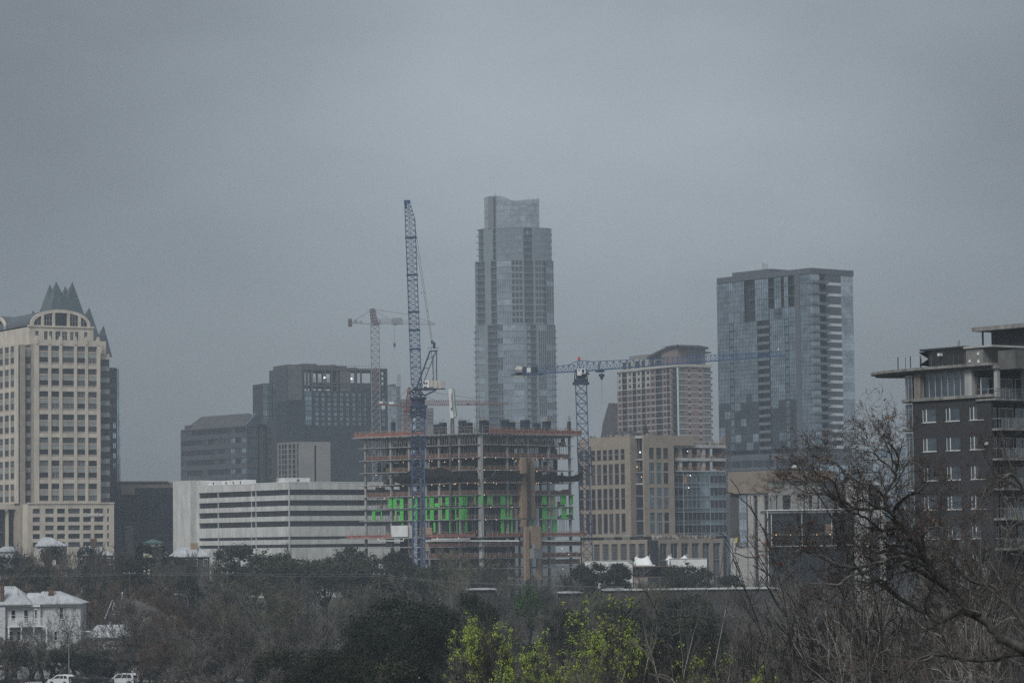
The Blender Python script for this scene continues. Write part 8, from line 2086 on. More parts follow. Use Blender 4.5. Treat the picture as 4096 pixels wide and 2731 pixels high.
Mcw = mat('white_car_paint', (.68, .69, .70), .25, .02, 1, spec=.6); Mck = mat('dark_car_paint', (.02, .022, .027), .2, .02, 1, spec=.6); Mcb = mat('black_car_paint', (.012, .012, .013), .2, .02, 1, spec=.6)
car('white compact wagon with red tail lamp parked under the street lamp', 632, 1555, 500, -32, Mcw)
car('dark grey sedan parked right behind the white compact wagon', 815, 1580, 499, -30, Mck, 'sedan')
car('black sedan parked between the dark grey sedan and white van', 1020, 1600, 498, -26, Mcb, 'sedan')
car('white van at the picture bottom, its roof just showing', 1265, 1600, 499, -22, Mcw, 'van')
car('dark sedan half under branches at the bottom left corner', 100, 1590, 498, -24, Mck, 'sedan')
def lamp(label, za, xp, yb, xh, yt, d):
 p = P(*za(xp, yb), d); h = P(*za(xh, yt), d); t = thing('street_lamp', label, 'street lamp', (p.x, d, ground_z(p.x, d)), 0, 'street lamps in the neighbourhood'); zb = h.z - .45
 M = mat('grey_lamp_post', (.26, .28, .30), .5, .08, 1, .3)
 mb = MB(); mb.path([(p.x, d, t.location.z), (p.x, d, zb - .6)], [.11, .075], 8); part('pole', mb, M, t, True, world=True)
 mb = MB(); pts = [(p.x, d, zb - .7), (p.x + (h.x - p.x) * .06, d, zb - .1), (p.x + (h.x - p.x) * .3, d, zb + .35), (p.x + (h.x - p.x) * .65, d, zb + .48), (h.x, d, zb + .5)]; mb.path(pts, [.06, .055, .05, .045, .045], 6); part('arm', mb, M, t, True, world=True)
 mb = MB(); s = 1 if h.x > p.x else -1; mb.side([(h.x - .35 * s, zb + .42), (h.x + .4 * s, zb + .4), (h.x + .42 * s, zb + .5), (h.x + .1 * s, zb + .62), (h.x - .35 * s, zb + .58)], d - .15, d + .15); part('lamp_head', mb, mat('pale_lamp_head', (.6, .63, .65), .4, .03), t, world=True)
lamp('grey street lamp with curved arm above the parked white wagon', H1, 708, 1500, 905, 1040, 503)
lamp('far street lamp head poking out of bare trees below the white stair tower', Y6, 1262, 800, 1183, 632, 600)
def wires():
 d = 615; seq = [(-60, 2297, 2304), (518, 2291, 2297), (911, 2290, 2297), (1516, 2295, 2304), (1736, 2320, 2325), (2057, 2334, 2336), (2500, 2345, 2349)]
 poles = [(518, 2285, 'utility pole with crossarm in bare trees below the dark slab tower'), (911, 2285, 'utility pole with crossarm below the left ribbon windows'), (1516, 2290, 'utility pole with crossarm in trees below the white hoarding')]
 for px, py, lb in poles:
  p = P(px, py, d); t = thing('utility_pole', lb, 'utility pole', (p.x, d, ground_z(p.x, d)), 0, 'utility poles'); mb = MB(); mb.path([(p.x, d, t.location.z), (p.x, d, p.z)], [.16, .11], 7); part('pole', mb, mat('weathered_pole', (.10, .085, .07), .9, .15), t, world=True)
  mb = MB(); mb.box(p.x - 1.2, p.x + 1.2, d - .2, d - .1, p.z - .45, p.z - .32); part('crossarm', mb, mat('weathered_crossarm', (.14, .12, .10), .9, .1), t, world=True)
  for k in (-1, 0, 1): mb = MB(); mb.lathe([(.03, 0), (.07, .05), (.05, .14), (.07, .2), (0, .26)], (p.x + k * 1.1, d - .15, p.z - .31), 7); part('insulator', mb, mat('white_insulator', (.75, .75, .75), .3, .02), t, world=True)
 M = mat('bare_cable', (.24, .245, .25), .4, .05, 1, .4)
 def run(i, ptsy, label):
  pts = []
  for (xa, ya), (xb, yb) in zip(ptsy, ptsy[1:]):
   a, b_ = P(xa, ya, d - .15), P(xb, yb, d - .15); n = 14
   for k in range(n): t_ = k / n; q = a.lerp(b_, t_); q.z -= 4 * t_ * (1 - t_) * (b_ - a).length * .006; pts.append(q)
  pts.append(P(*ptsy[-1], d - .15)); mb = MB(); mb.path(pts, [.03] * len(pts), 4); o = put('power_line', mb.mesh('power_line', M)); tag(o, label, 'cable', 'power lines over the trees')
 run(0, [(x, a) for x, a, _ in seq], 'upper of two pale power lines crossing above the bare trees'); run(1, [(x, c) for x, _, c in seq], 'lower of two pale power lines crossing above the bare trees')
wires()
# ------------------------------------------------------------------ trees
M_bark = mat('grey_bark', (0.13, 0.12, 0.11), .95, .3, 1.5, streak=3); M_barkd = mat('dark_bark', (0.026, 0.023, 0.021), .95, .25, 1.5, streak=3); M_barkp = mat('pale_highlight_bark', (0.27, 0.255, 0.235), .95, .35, 2.5, streak=2); M_barkw = mat('whitish_bark', (0.30, 0.29, 0.265), .9, .3, 1.2)
M_twig = mat('grey_brown_twigs', (0.118, 0.109, 0.097), .95, .2, .6, per_object=.4); M_twigr = mat('russet_twigs', (0.115, 0.086, 0.065), .95, .2, .6, per_object=.35); M_twigo = mat('olive_budding_twigs', (0.108, 0.104, 0.066), .95, .2, .6, per_object=.35)
M_leafd = mat('dark_evergreen_leaf', (0.030, 0.039, 0.022), .8, .3, .5, per_object=.3, col2=(.012, .016, .010)); M_leafo = mat('olive_evergreen_leaf', (0.05, 0.055, 0.029), .8, .3, .5, per_object=.3, col2=(.022, .026, .015)); M_leafg = mat('fresh_green_leaf', (0.055, 0.10, 0.03), .7, .3, .6, col2=(.035, .07, .02))
M_leafy = mat('yellow_green_spring_leaf', (0.37, 0.46, 0.07), .7, .2, 1.5, col2=(.22, .30, .045)); M_leafy2 = mat('dull_spring_leaf', (0.25, 0.31, 0.05), .7, .2, 1.5, col2=(.13, .17, .03)); M_dead = mat('rust_brown_dead_leaf', (.16, .062, .028), .9, .3, 3)
for _m in (M_bark, M_barkd, M_barkp, M_barkw, M_twig, M_twigr, M_twigo): _m.node_tree.nodes['Principled BSDF'].inputs['Specular IOR Level'].default_value = .08
for _m in (M_leafd, M_leafo, M_leafg): _m.node_tree.nodes['Principled BSDF'].inputs['Specular IOR Level'].default_value = .14; _m.node_tree.nodes['Principled BSDF'].inputs['Roughness'].default_value = .6
def perp(d, r):
 u = d.orthogonal().normalized(); w = d.cross(u); a = r.uniform(0, 6.283); return u * math.cos(a) + w * math.sin(a)
def grow(seed, trunk_h=2.6, r0=.22, l1=4.2, nch=(6, 6, 7, 6), ang=(.45, .95), up=.10, wig=.22, ratio=.62, lean=0.0, tmin=.017, wlv=2, sides=(6, 5, 4, 3, 3)):
 r = random.Random(seed); wood, twig, tips = MB(), MB(), []
 def br(p, d, L, rad, lvl):
  n = (5, 5, 4, 3, 2)[min(lvl, 4)]; pts = [p]; rs = [rad]; dirs = [d]
  for i in range(n):
   d = (d + Vector((r.gauss(0, wig), r.gauss(0, wig), r.gauss(0, wig * .7) + up * (1 if lvl else .4)))).normalized()
   p = p + d * (L / n); pts.append(p); rs.append(max(tmin, rad * (1 - .72 * (i + 1) / n))); dirs.append(d)
  (wood if lvl < wlv else twig).path(pts, rs, sides[min(lvl, 4)])
  if lvl < len(nch):
   for k in range(nch[lvl]):
    t = r.uniform(.55, 1.0) if lvl == 0 else r.uniform(.22, 1.0)
    if k == 0: t = 1.0
    i = min(n - 1, int(t * n)); f = t * n - i; q = pts[i].lerp(pts[i + 1], f); a = r.uniform(*ang) * (1.0 if k else .35)
    dd = (dirs[i + 1] * math.cos(a) + perp(dirs[i + 1], r) * math.sin(a)).normalized()
    L2 = (l1 if lvl == 0 else L * ratio) * r.uniform(.65, 1.15) * (1.15 - .35 * t)
    br(q, dd, L2, max(.01, lerp(rs[i], rs[i + 1], f) * (.62 if lvl else .6)), lvl + 1)
  else: tips.append((p, d))
 br(Vector((0, 0, 0)), Vector((lean, 0, 1)).normalized(), trunk_h, r0, 0)
 return wood, twig, tips
def leaf_quads(centres, n, spread, size, seed, flat=.8, out=0.0):
 """n leaf-sized faces round each centre"""
 g = np.random.default_rng(seed); c = np.repeat(np.asarray(centres), n, 0); m = len(c); off = g.normal(0, spread, (m, 3)) * np.array([1, 1, flat]); c = c + off
 a = g.normal(size=(m, 3)); a /= np.linalg.norm(a, axis=1)[:, None]; b_ = g.normal(size=(m, 3)); b_ -= a * (a * b_).sum(1)[:, None]; b_ /= np.linalg.norm(b_, axis=1)[:, None]
 if out:                                                             # leaves face away from the middle of their clump
  nn = off / spread * out + np.array([0, 0, .5]) + g.normal(0, .55, (m, 3)); nn /= np.linalg.norm(nn, axis=1)[:, None]; a -= nn * (a * nn).sum(1)[:, None]; a /= np.linalg.norm(a, axis=1)[:, None]; b_ = np.cross(nn, a)
 s = size * g.uniform(.6, 1.3, (m, 1)); a = a * s; b_ = b_ * s * .55
 v = np.stack([c - a, c - b_ * 1.0, c + a, c + b_], 1).reshape(-1, 3); return v
def quad_mesh(name, v, m):
 me = bpy.data.meshes.new(name); k = len(v) // 4; me.vertices.add(len(v)); me.vertices.foreach_set('co', v.astype(np.float32).ravel()); me.loops.add(len(v)); me.loops.foreach_set('vertex_index', np.arange(len(v), dtype=np.int32)); me.polygons.add(k); me.polygons.foreach_set('loop_start', np.arange(0, len(v), 4, dtype=np.int32)); me.polygons.foreach_set('loop_total', np.full(k, 4, dtype=np.int32)); me.materials.append(m); me.update(); me.validate(); return me
def evergreen(seed, lobes, leafm, clumps=300, per=26, size=.17, h=10.0, w=4.6):
 r = random.Random(seed); wood = MB(); cs = []
 L = []
 for i in range(lobes):
  a = r.uniform(0, 6.28); q = r.uniform(.1, 1) ** .6 * w * .62; z = h * r.uniform(.42, .78) - q * .12; L.append((Vector((q * math.cos(a), q * math.sin(a), z)), r.uniform(.26, .42) * w))
 L.append((Vector((0, 0, h * .8)), w * .36))
 wood.path([(0, 0, 0), (.1, 0, h * .2), (0, .1, h * .42), (0, 0, h * .7)], [.28, .22, .15, .05], 6)
 for c, rad in L: wood.path([(0, 0, h * .25), tuple(c * .5 + Vector((0, 0, h * .14))), tuple(c)], [.12, .08, .03], 4)
 for k in range(clumps):
  c, rad = L[r.randrange(len(L))]; v = Vector((r.gauss(0, 1), r.gauss(0, 1), r.gauss(0, 1))).normalized()
  if v.z < -.5: v.z *= -.5
  cs.append(tuple(c + Vector((v.x, v.y, v.z * .8)) * rad * r.uniform(.62, 1.05)))
 v = leaf_quads(cs, per, .27, size, seed, out=.9); zmax = v[:, 2].max()
 return wood.mesh('trunk', M_barkd), quad_mesh('crown', v, leafm), float(zmax), float(np.percentile(np.abs(v[:, 0]), 97))
PROTO = {}
def proto_bare(key, bark, twm, **k):
 w, t, tips = grow(**k); zz = [v[2] for v in t.v + w.v]; xx = [abs(v[0]) for v in t.v]
 PROTO[key] = (w.mesh('trunk', bark), t.mesh('crown', twm), max(zz), float(np.percentile(xx, 96)), tips)
for i in range(3): proto_bare('bare%d' % i, M_barkd, M_twig, seed=20 + i, r0=.3, wlv=3)
for i in range(2): proto_bare('russet%d' % i, M_barkd, M_twigr, seed=40 + i, r0=.28, nch=(7, 6, 7, 6), l1=3.8)
for i in range(2): proto_bare('olive%d' % i, M_barkd, M_twigo, r0=.28, seed=50 + i, nch=(7, 7, 6, 6), l1=3.6)
for i in range(2): proto_bare('gnarled%d' % i, M_barkd, M_twig, seed=60 + i, wig=.5, ang=(.6, 1.2), up=.03, r0=.42, wlv=3, nch=(5, 5, 5, 5), l1=4.6)
for i in range(3): proto_bare('vase%d' % i, (M_bark, M_barkd, M_barkp)[i], (M_twig, M_barkd, M_bark)[i], seed=70 + i, trunk_h=2.4, l1=5.6, ang=(.35, 1.0), up=.02, wig=.27, lean=(-.35, -.5, -.2)[i], nch=(7, 6, 5, 4), ratio=.60, r0=.26, wlv=3, tmin=.014)  # pale and dark bark mixed to stand in for lit and shaded branches
for i in range(3): proto_bare('fan%d' % i, (M_barkp, M_bark, M_barkp)[i], M_bark, seed=90 + i, trunk_h=1.8, l1=6.2, ang=(.3, 1.0), up=-.02, wig=.3, lean=(-.7, -.45, -.9)[i], nch=(7, 6, 5, 4), ratio=.58, r0=.2, wlv=4, tmin=.010)
proto_bare('pale0', M_barkw, M_twig, seed=81, ang=(.2, .5), up=.2, l1=4.5, nch=(6, 5, 5, 4))
for i in range(3): PROTO['dark%d' % i] = evergreen(100 + i, 9, M_leafd) + (None,)
for i in range(3): PROTO['oak%d' % i] = evergreen(110 + i, 8, M_leafo, clumps=260) + (None,)
PROTO['cypress0'] = evergreen(120, 6, M_leafd, clumps=300, w=2.9) + (None,)
PROTO['fresh0'] = evergreen(130, 7, M_leafg, clumps=200) + (None,)
PROTO['big0'] = evergreen(140, 15, M_leafd, clumps=900, per=34, size=.105, w=5.2) + (None,); PROTO['big1'] = evergreen(141, 12, M_leafd, clumps=700, per=32, size=.105, w=5.0) + (None,)
def spring(key, seed):
 w, t, tips = grow(seed, trunk_h=3.0, l1=4.4, nch=(7, 7, 6, 5), ang=(.3, .8), up=.12, wig=.24, r0=.17); r = random.Random(seed)
 hi = sorted(tips, key=lambda q: -q[0].z); zs = [q[0].z for q in tips]; zm = max(zs)
 cs = [tuple(p + d * .05) for p, d in tips if r.random() < .42 * max(0, (p.z / zm - .2)) ** .7 and math.sin(p.x * 1.3 + p.y * .9 + seed) > -.65]
 v = leaf_quads(cs, 26, .125, .05, seed, out=.7)
 PROTO[key] = (w.mesh('trunk', M_bark), t.mesh('crown', M_twig), zm, float(np.percentile([abs(q[0].x) for q in tips], 97)), None); PROTO[key + '_leaf'] = quad_mesh('spring_leaves', v, M_leafy2 if seed == 203 else M_leafy)
spring('spring0', 201); spring('spring1', 202); spring('spring2', 203)
LOOK = {'bare': 'bare grey-brown tree', 'russet': 'bare russet-twigged tree', 'olive': 'budding olive-toned tree', 'gnarled': 'bare tree with dark crooked limbs', 'vase': 'bare tree with upright spreading stems', 'fan': 'bare tree with pale limbs fanning sideways', 'pale': 'bare tree with whitish stems', 'dark': 'dark evergreen tree', 'oak': 'olive-green live oak', 'cypress': 'slim dark evergreen', 'fresh': 'fresh green round tree', 'big': 'broad very dark evergreen', 'spring': 'tree with yellow-green spring leaves'}
LANDM = [(60, 'the tan tower entrance'), (180, 'the bank podium end'), (290, 'the bank podium middle windows'), (390, 'the bank sign'), (490, 'the dark slab tower'), (600, 'the low dark glass office'), (730, 'the white stair tower'), (850, 'the first ribbon windows'), (960, 'the roof plant of the striped office'), (1080, 'the beige block'), (1200, 'the striped office corner'), (1330, 'the blank white band of striped office'), (1440, 'the construction frame outer column'), (1540, 'the white hoarding'), (1680, 'the luffing crane'), (1800, 'the concrete placing boom'), (1925, 'the tall pale column'), (2030, 'the round tower'), (2110, 'the strand-board hoist'), (2220, 'the green panels beyond the hoist'), (2340, 'the right tower crane mast'), (2450, 'the louvred podium'), (2560, 'the close-peaked tent'), (2720, 'the wide-set tent'), (2840, 'the podium glazing'), (2950, 'the yellow box'), (3080, 'the tan civic storey'), (3200, 'the pavilion white corner'), (3330, 'the pavilion windows'), (3460, 'the white stone wall'), (3600, 'the rounded condominium corner'), (3720, 'the first condominium windows'), (3840, 'the second condominium windows'), (3960, 'the condominium balconies'), (4080, 'the picture edge balconies')]
TREES = []
def tree(kind, px, ytop, d, wpx=None):
 tr, cr, zh, rw, _ = PROTO[kind]; p = P(px, ytop, d); g = ground_z(p.x, d) - .15; h = max(2.5, p.z - g); s = h / zh; sx = s if wpx is None else (wpx / FPX * d / 2) / rw
 if d < 300 and kind[:4] in ('vase', 'fan0', 'fan1', 'fan2', 'bare'): sx = max(sx, (.45 if kind[0] == 'f' else .62 if px > 2990 else .42) * s)
 TREES.append((kind, px, ytop, d, p.x, g, s, sx))
FW = 1.0
# far row, just in front of the city blocks
for k in [('dark0', 60, 2212, 770, 340), ('bare1', 20, 2165, 800, 240), ('dark1', 215, 2172, 780, 170), ('oak0', 140, 2250, 720, 220), ('bare0', 130, 2160, 790, 170), ('pale0', 295, 2185, 740, 130), ('dark2', 345, 2172, 770, 140), ('gnarled0', 385, 2195, 720, 150), ('bare2', 450, 2215, 760, 200), ('dark0', 585, 2162, 760, 330), ('dark2', 520, 2230, 730, 180), ('bare0', 700, 2215, 700, 230),
          ('pale0', 790, 2235, 740, 120), ('bare1', 855, 2120, 780, 130), ('dark1', 960, 2166, 770, 210), ('oak1', 1075, 2188, 760, 260), ('oak2', 930, 2235, 720, 260), ('bare2', 1195, 2165, 790, 150), ('oak0', 1180, 2225, 730, 220), ('oak2', 1395, 2175, 790, 250), ('oak0', 1300, 2218, 740, 210), ('oak1', 1475, 2206, 760, 260), ('dark1', 1585, 2192, 780, 190), ('oak2', 1625, 2236, 740, 200),
          ('oak0', 1720, 2250, 730, 190), ('olive0', 1835, 2180, 760, 250), ('olive1', 1770, 2230, 720, 210), ('bare0', 1910, 2235, 730, 180), ('olive1', 1985, 2218, 760, 190), ('bare2', 2060, 2245, 720, 180), ('bare1', 2135, 2262, 740, 150), ('bare0', 2230, 2275, 730, 170), ('cypress0', 2330, 2246, 700, 120), ('dark0', 2385, 2240, 690, 170), ('cypress0', 2470, 2240, 700, 130), ('dark2', 2440, 2275, 680, 150),
          ('bare2', 2575, 2262, 730, 200), ('bare0', 2650, 2250, 740, 150), ('oak1', 2735, 2238, 720, 210), ('oak2', 2810, 2258, 715, 150), ('bare1', 2880, 2285, 730, 170), ('dark1', 2925, 2290, 720, 130), ('bare2', 2990, 2300, 700, 200), ('bare0', 3100, 2260, 650, 260), ('bare1', 3240, 2270, 640, 260)]: tree(*k)
# middle belt
for k in [('russet0', 130, 2290, 590, 260), ('bare2', 30, 2300, 600, 210), ('gnarled1', 215, 2265, 620, 230), ('bare0', 330, 2275, 600, 280), ('russet1', 445, 2300, 570, 240), ('dark1', 420, 2335, 610, 180), ('russet0', 560, 2310, 560, 300), ('russet1', 640, 2300, 590, 240), ('bare1', 730, 2290, 600, 230), ('bare0', 830, 2300, 580, 280), ('bare2', 920, 2275, 620, 220), ('olive0', 1065, 2285, 590, 300), ('bare1', 1180, 2300, 600, 250), ('bare0', 1270, 2290, 610, 250), ('olive1', 1370, 2310, 580, 260),
          ('bare2', 1330, 2330, 540, 220), ('oak1', 1560, 2270, 640, 220), ('bare1', 1450, 2280, 620, 230), ('bare0', 1570, 2330, 560, 200), ('bare2', 1690, 2285, 620, 270), ('bare1', 1800, 2295, 600, 240), ('bare0', 1880, 2305, 580, 220), ('bare2', 1965, 2315, 600, 220), ('bare1', 2050, 2320, 570, 190), ('fresh0', 2118, 2326, 560, 115), ('bare0', 2200, 2310, 600, 190), ('bare1', 2290, 2330, 570, 200), ('bare2', 2390, 2320, 590, 220), ('dark0', 2250, 2420, 480, 160), ('bare0', 2480, 2340, 540, 210), ('olive0', 2600, 2320, 590, 260), ('gnarled0', 2630, 2385, 520, 190), ('bare1', 2720, 2320, 600, 240), ('bare2', 2830, 2335, 570, 250), ('gnarled1', 2860, 2390, 540, 200), ('bare0', 2940, 2340, 550, 260), ('bare1', 3050, 2330, 540, 280), ('bare2', 3180, 2330, 520, 300), ('bare0', 3340, 2320, 510, 320), ('bare1', 3500, 2300, 500, 320), ('bare2', 3700, 2300, 480, 340), ('bare0', 3900, 2300, 480, 340), ('bare1', 4060, 2300, 470, 320)]: tree(*k)
# nearer belt, round the houses and the street
for k in [('gnarled0', 205, 2380, 516, 200), ('gnarled1', 300, 2400, 516, 230), ('bare2', 30, 2480, 515, 190), ('olive1', 230, 2540, 516, 190), ('bare1', 120, 2530, 517, 160), ('gnarled1', 420, 2470, 514, 250), ('gnarled0', 545, 2440, 470, 330), ('bare0', 640, 2420, 480, 300), ('russet0', 760, 2400, 500, 280), ('bare1', 700, 2480, 450, 280), ('bare2', 830, 2440, 470, 280), ('olive0', 930, 2400, 500, 250), ('bare0', 1020, 2430, 470, 270), ('bare1', 1110, 2400, 490, 260), ('olive1', 1215, 2390, 500, 260), ('bare2', 1160, 2480, 430, 260), ('bare0', 1280, 2440, 450, 230),
          ('bare2', 900, 2520, 420, 260), ('bare1', 1010, 2540, 410, 260), ('russet1', 640, 2540, 440, 240), ('bare0', 780, 2560, 400, 260), ('oak0', 1130, 2580, 380, 230), ('gnarled0', 500, 2560, 514, 190), ('olive0', 350, 2590, 515, 190), ('bare0', 560, 2640, 440, 200), ('bare1', 700, 2650, 400, 220), ('bare2', 870, 2640, 370, 240), ('bare0', 1050, 2650, 350, 220), ('bare1', 10, 2600, 470, 120),
          ('bare2', 1920, 2400, 480, 220), ('bare0', 2010, 2430, 450, 200), ('dark2', 2290, 2440, 440, 190), ('bare1', 2240, 2390, 470, 190), ('olive1', 2350, 2430, 420, 220), ('bare2', 2540, 2420, 440, 240), ('oak2', 2560, 2450, 430, 200), ('bare0', 2720, 2430, 430, 260), ('oak1', 2800, 2430, 420, 260), ('dark1', 2660, 2500, 390, 240), ('bare1', 2900, 2420, 420, 260), ('bare2', 3060, 2420, 400, 280), ('bare0', 2480, 2560, 330, 240), ('oak0', 2860, 2560, 340, 240), ('bare1', 2760, 2600, 310, 240), ('olive0', 2620, 2620, 300, 240), ('dark0', 2120, 2560, 340, 220)]: tree(*k)
for k in [('bare1', 1850, 2570, 280, 240), ('oak0', 1930, 2600, 270, 200)]: tree(*k)
# screens of trees that hide the foot of the houses and the long low building
for k in [('dark1', 175, 2318, 640, 130), ('gnarled0', 240, 2280, 650, 160), ('russet0', 250, 2310, 620, 170), ('oak0', 690, 2232, 770, 120), ('oak1', 650, 2262, 730, 170), ('bare0', 745, 2240, 760, 140), ('dark2', 740, 2290, 690, 170), ('bare1', 2480, 2340, 600, 170), ('bare2', 2560, 2350, 590, 160), ('olive1', 2640, 2335, 610, 170), ('bare0', 2700, 2345, 590, 170), ('oak2', 2760, 2362, 560, 190), ('bare1', 2810, 2335, 600, 170), ('bare2', 2890, 2350, 570, 180), ('dark0', 2680, 2385, 520, 200), ('oak0', 2440, 2385, 520, 190), ('bare0', 2960, 2360, 540, 190), ('olive0', 2350, 2350, 570, 190), ('bare1', 1590, 2360, 560, 190), ('bare2', 1500, 2350, 570, 180), ('bare0', 1930, 2352, 560, 170), ('bare1', 2010, 2362, 560, 160), ('bare2', 2230, 2360, 560, 170), ('olive1', 2180, 2380, 530, 170), ('bare1', 1800, 2370, 520, 200),
          ('olive0', 40, 2545, 518, 190), ('olive1', 130, 2560, 519, 190), ('olive0', 330, 2550, 518, 190), ('oak1', 250, 2590, 515, 170), ('oak0', 60, 2600, 516, 190), ('gnarled1', 175, 2430, 505, 190), ('gnarled0', 260, 2400, 514, 230), ('olive1', 430, 2560, 513, 190), ('oak2', 450, 2600, 514, 170), ('gnarled1', 400, 2480, 514, 200), ('gnarled0', 500, 2490, 513, 220), ('bare0', 590, 2480, 470, 220)]: tree(*k)
for k in [('oak0', 420, 2590, 513, 150), ('oak1', 500, 2585, 512, 150), ('gnarled1', 440, 2490, 511, 210), ('gnarled0', 390, 2520, 512, 180), ('bare1', 530, 2500, 511, 200), ('dark1', 350, 2610, 512, 130), ('bare2', 610, 2450, 511, 240), ('russet1', 660, 2440, 513, 240), ('bare0', 560, 2440, 515, 200)]: tree(*k)
for k in [('bare0', 450, 2350, 536, 210), ('bare2', 540, 2345, 538, 230), ('russet0', 610, 2350, 535, 220), ('gnarled1', 480, 2400, 533, 200), ('gnarled0', 580, 2395, 534, 220), ('bare1', 250, 2140, 745, 190), ('bare0', 360, 2150, 740, 170), ('russet1', 170, 2170, 735, 190), ('bare2', 440, 2165, 730, 160), ('bare0', 500, 2185, 735, 150), ('bare1', 60, 2175, 740, 200), ('bare2', 690, 2170, 740, 160), ('bare0', 800, 2180, 730, 150), ('gnarled0', 130, 2250, 700, 190)]: tree(*k)
# close dark evergreens and spring trees
for k in [('big0', 1600, 2356, 330, 400), ('big1', 1455, 2430, 320, 200), ('big1', 1710, 2440, 300, 230), ('dark1', 1870, 2352, 400, 150), ('dark2', 1950, 2400, 380, 150), ('big1', 1320, 2570, 280, 260), ('big0', 1430, 2610, 260, 260), ('big0', 1225, 2640, 300, 160), ('oak1', 1560, 2610, 250, 220), ('bare2', 1830, 2440, 330, 240),
          ('vase1', 1600, 2560, 190, 340), ('vase0', 1760, 2590, 180, 320), ('vase2', 1480, 2640, 180, 260), ('spring0', 2010, 2366, 200, 520), ('spring1', 1890, 2460, 205, 330), ('spring2', 2420, 2390, 195, 560), ('spring1', 2560, 2480, 185, 360), ('spring0', 2250, 2560, 170, 330), ('vase0', 2330, 2330, 180, 260), ('spring2', 2080, 2620, 165, 300), ('spring2', 2780, 2630, 160, 280), ('vase1', 2650, 2560, 170, 340), ('vase2', 1990, 2600, 175, 260), ('spring1', 2960, 2650, 150, 220)]: tree(*k)
# thicket of bare trees behind the big sycamore
for k in [('vase0', 2900, 2400, 190, 330), ('vase1', 3010, 2290, 180, 360), ('vase2', 3120, 2200, 175, 380), ('vase0', 3240, 2130, 170, 380), ('vase1', 3350, 2080, 165, 400), ('vase2', 3460, 2020, 160, 400), ('vase0', 3570, 1960, 155, 420), ('vase1', 3680, 1900, 150, 420), ('vase2', 3790, 1880, 150, 420), ('vase0', 3900, 1850, 145, 420), ('vase1', 4010, 1830, 140, 420), ('vase2', 4100, 1860, 140, 400), ('fan1', 3310, 2440, 150, 420), ('fan2', 3470, 2330, 140, 460), ('fan0', 3620, 2250, 135, 480), ('fan1', 3790, 2180, 130, 500), ('fan2', 3960, 2120, 125, 520), ('fan0', 4130, 2060, 120, 520), ('fan1', 4310, 2020, 115, 540), ('fan2', 3740, 2450, 104, 520), ('fan0', 4090, 2380, 100, 560), ('fan1', 4340, 2300, 98, 560), ('fan2', 3490, 2560, 108, 460), ('bare1', 3400, 2200, 230, 420), ('bare2', 3620, 2120, 220, 440), ('bare0', 3850, 2080, 215, 440), ('bare1', 4050, 2050, 210, 420), ('bare2', 3180, 2320, 240, 380), ('bare0', 3000, 2420, 250, 340), ('vase0', 3050, 2540, 120, 340)]: tree(*k)
# write them out with a label each
def rowname(d):
 return ('in the far tree row', 'in the middle belt', 'in the nearer belt', 'close by')[0 if d >= 660 else 1 if d >= 515 else 2 if d >= 345 else 3]
keyd = {}
for i, T in enumerate(TREES):
 lm = min(LANDM, key=lambda q: abs(q[0] - T[1]))[1]; base = LOOK[T[0].rstrip('0123456789')]
 keyd.setdefault((base, rowname(T[3]), lm), []).append(i)
names = {}
for (base, row, lm), ids in keyd.items():
 ids.sort(key=lambda i: TREES[i][2])
 for n, i in enumerate(ids):
  pre = '' if len(ids) == 1 else ('taller ' if n == 0 else 'lower ') if len(ids) == 2 else ('tallest ', 'middle-height ', 'lowest ')[min(n, 2)] if len(ids) <= 3 else ('tallest ', 'second-tallest ', 'second-lowest ', 'lowest ')[min(n, 3)]
  nm_ = f'{pre}{base} {row} under {lm}'; names[i] = nm_ if len(nm_.split()) <= 16 else nm_.replace('in the ', '', 1)
for i, (kind, px, yt, d, x, g, s, sx) in enumerate(TREES):
 base = kind.rstrip('0123456789'); tr, cr, *_ = PROTO[kind]
 nm = {'dark': 'evergreen_tree', 'oak': 'live_oak', 'cypress': 'evergreen_tree', 'fresh': 'green_tree', 'big': 'evergreen_tree', 'spring': 'spring_tree'}.get(base, 'bare_tree')
 t = thing(nm, names[i], 'tree', (x, d, g), rnd.uniform(-.5, .5) if base in ('gnarled', 'vase', 'fan') else rnd.uniform(0, 6.28), 'trees across the valley')
 t.scale = (sx, sx, s)
 put('trunk', tr, t); put('crown', cr, t)
 if kind + '_leaf' in PROTO: put('spring_leaves', PROTO[kind + '_leaf'], t)
# undergrowth between the trunks
g_ = np.random.default_rng(5); pts = []
for k in range(3600):
 d = g_.uniform(515, 850) if k < 1800 else g_.uniform(230, 850); x = g_.uniform(-.175, .19) * d
 if d < 516 and x < -.105 * d: continue
 pts.append((x, d, ground_z(x, d) + g_.uniform(.2, 2.6)))
put('undergrowth', quad_mesh('undergrowth', leaf_quads(pts, 16, .8, .2, 6, .7), mat('dull_scrub', (.03, .029, .02), .9, .4, .1, col2=(.018, .014, .012))), kind='stuff')

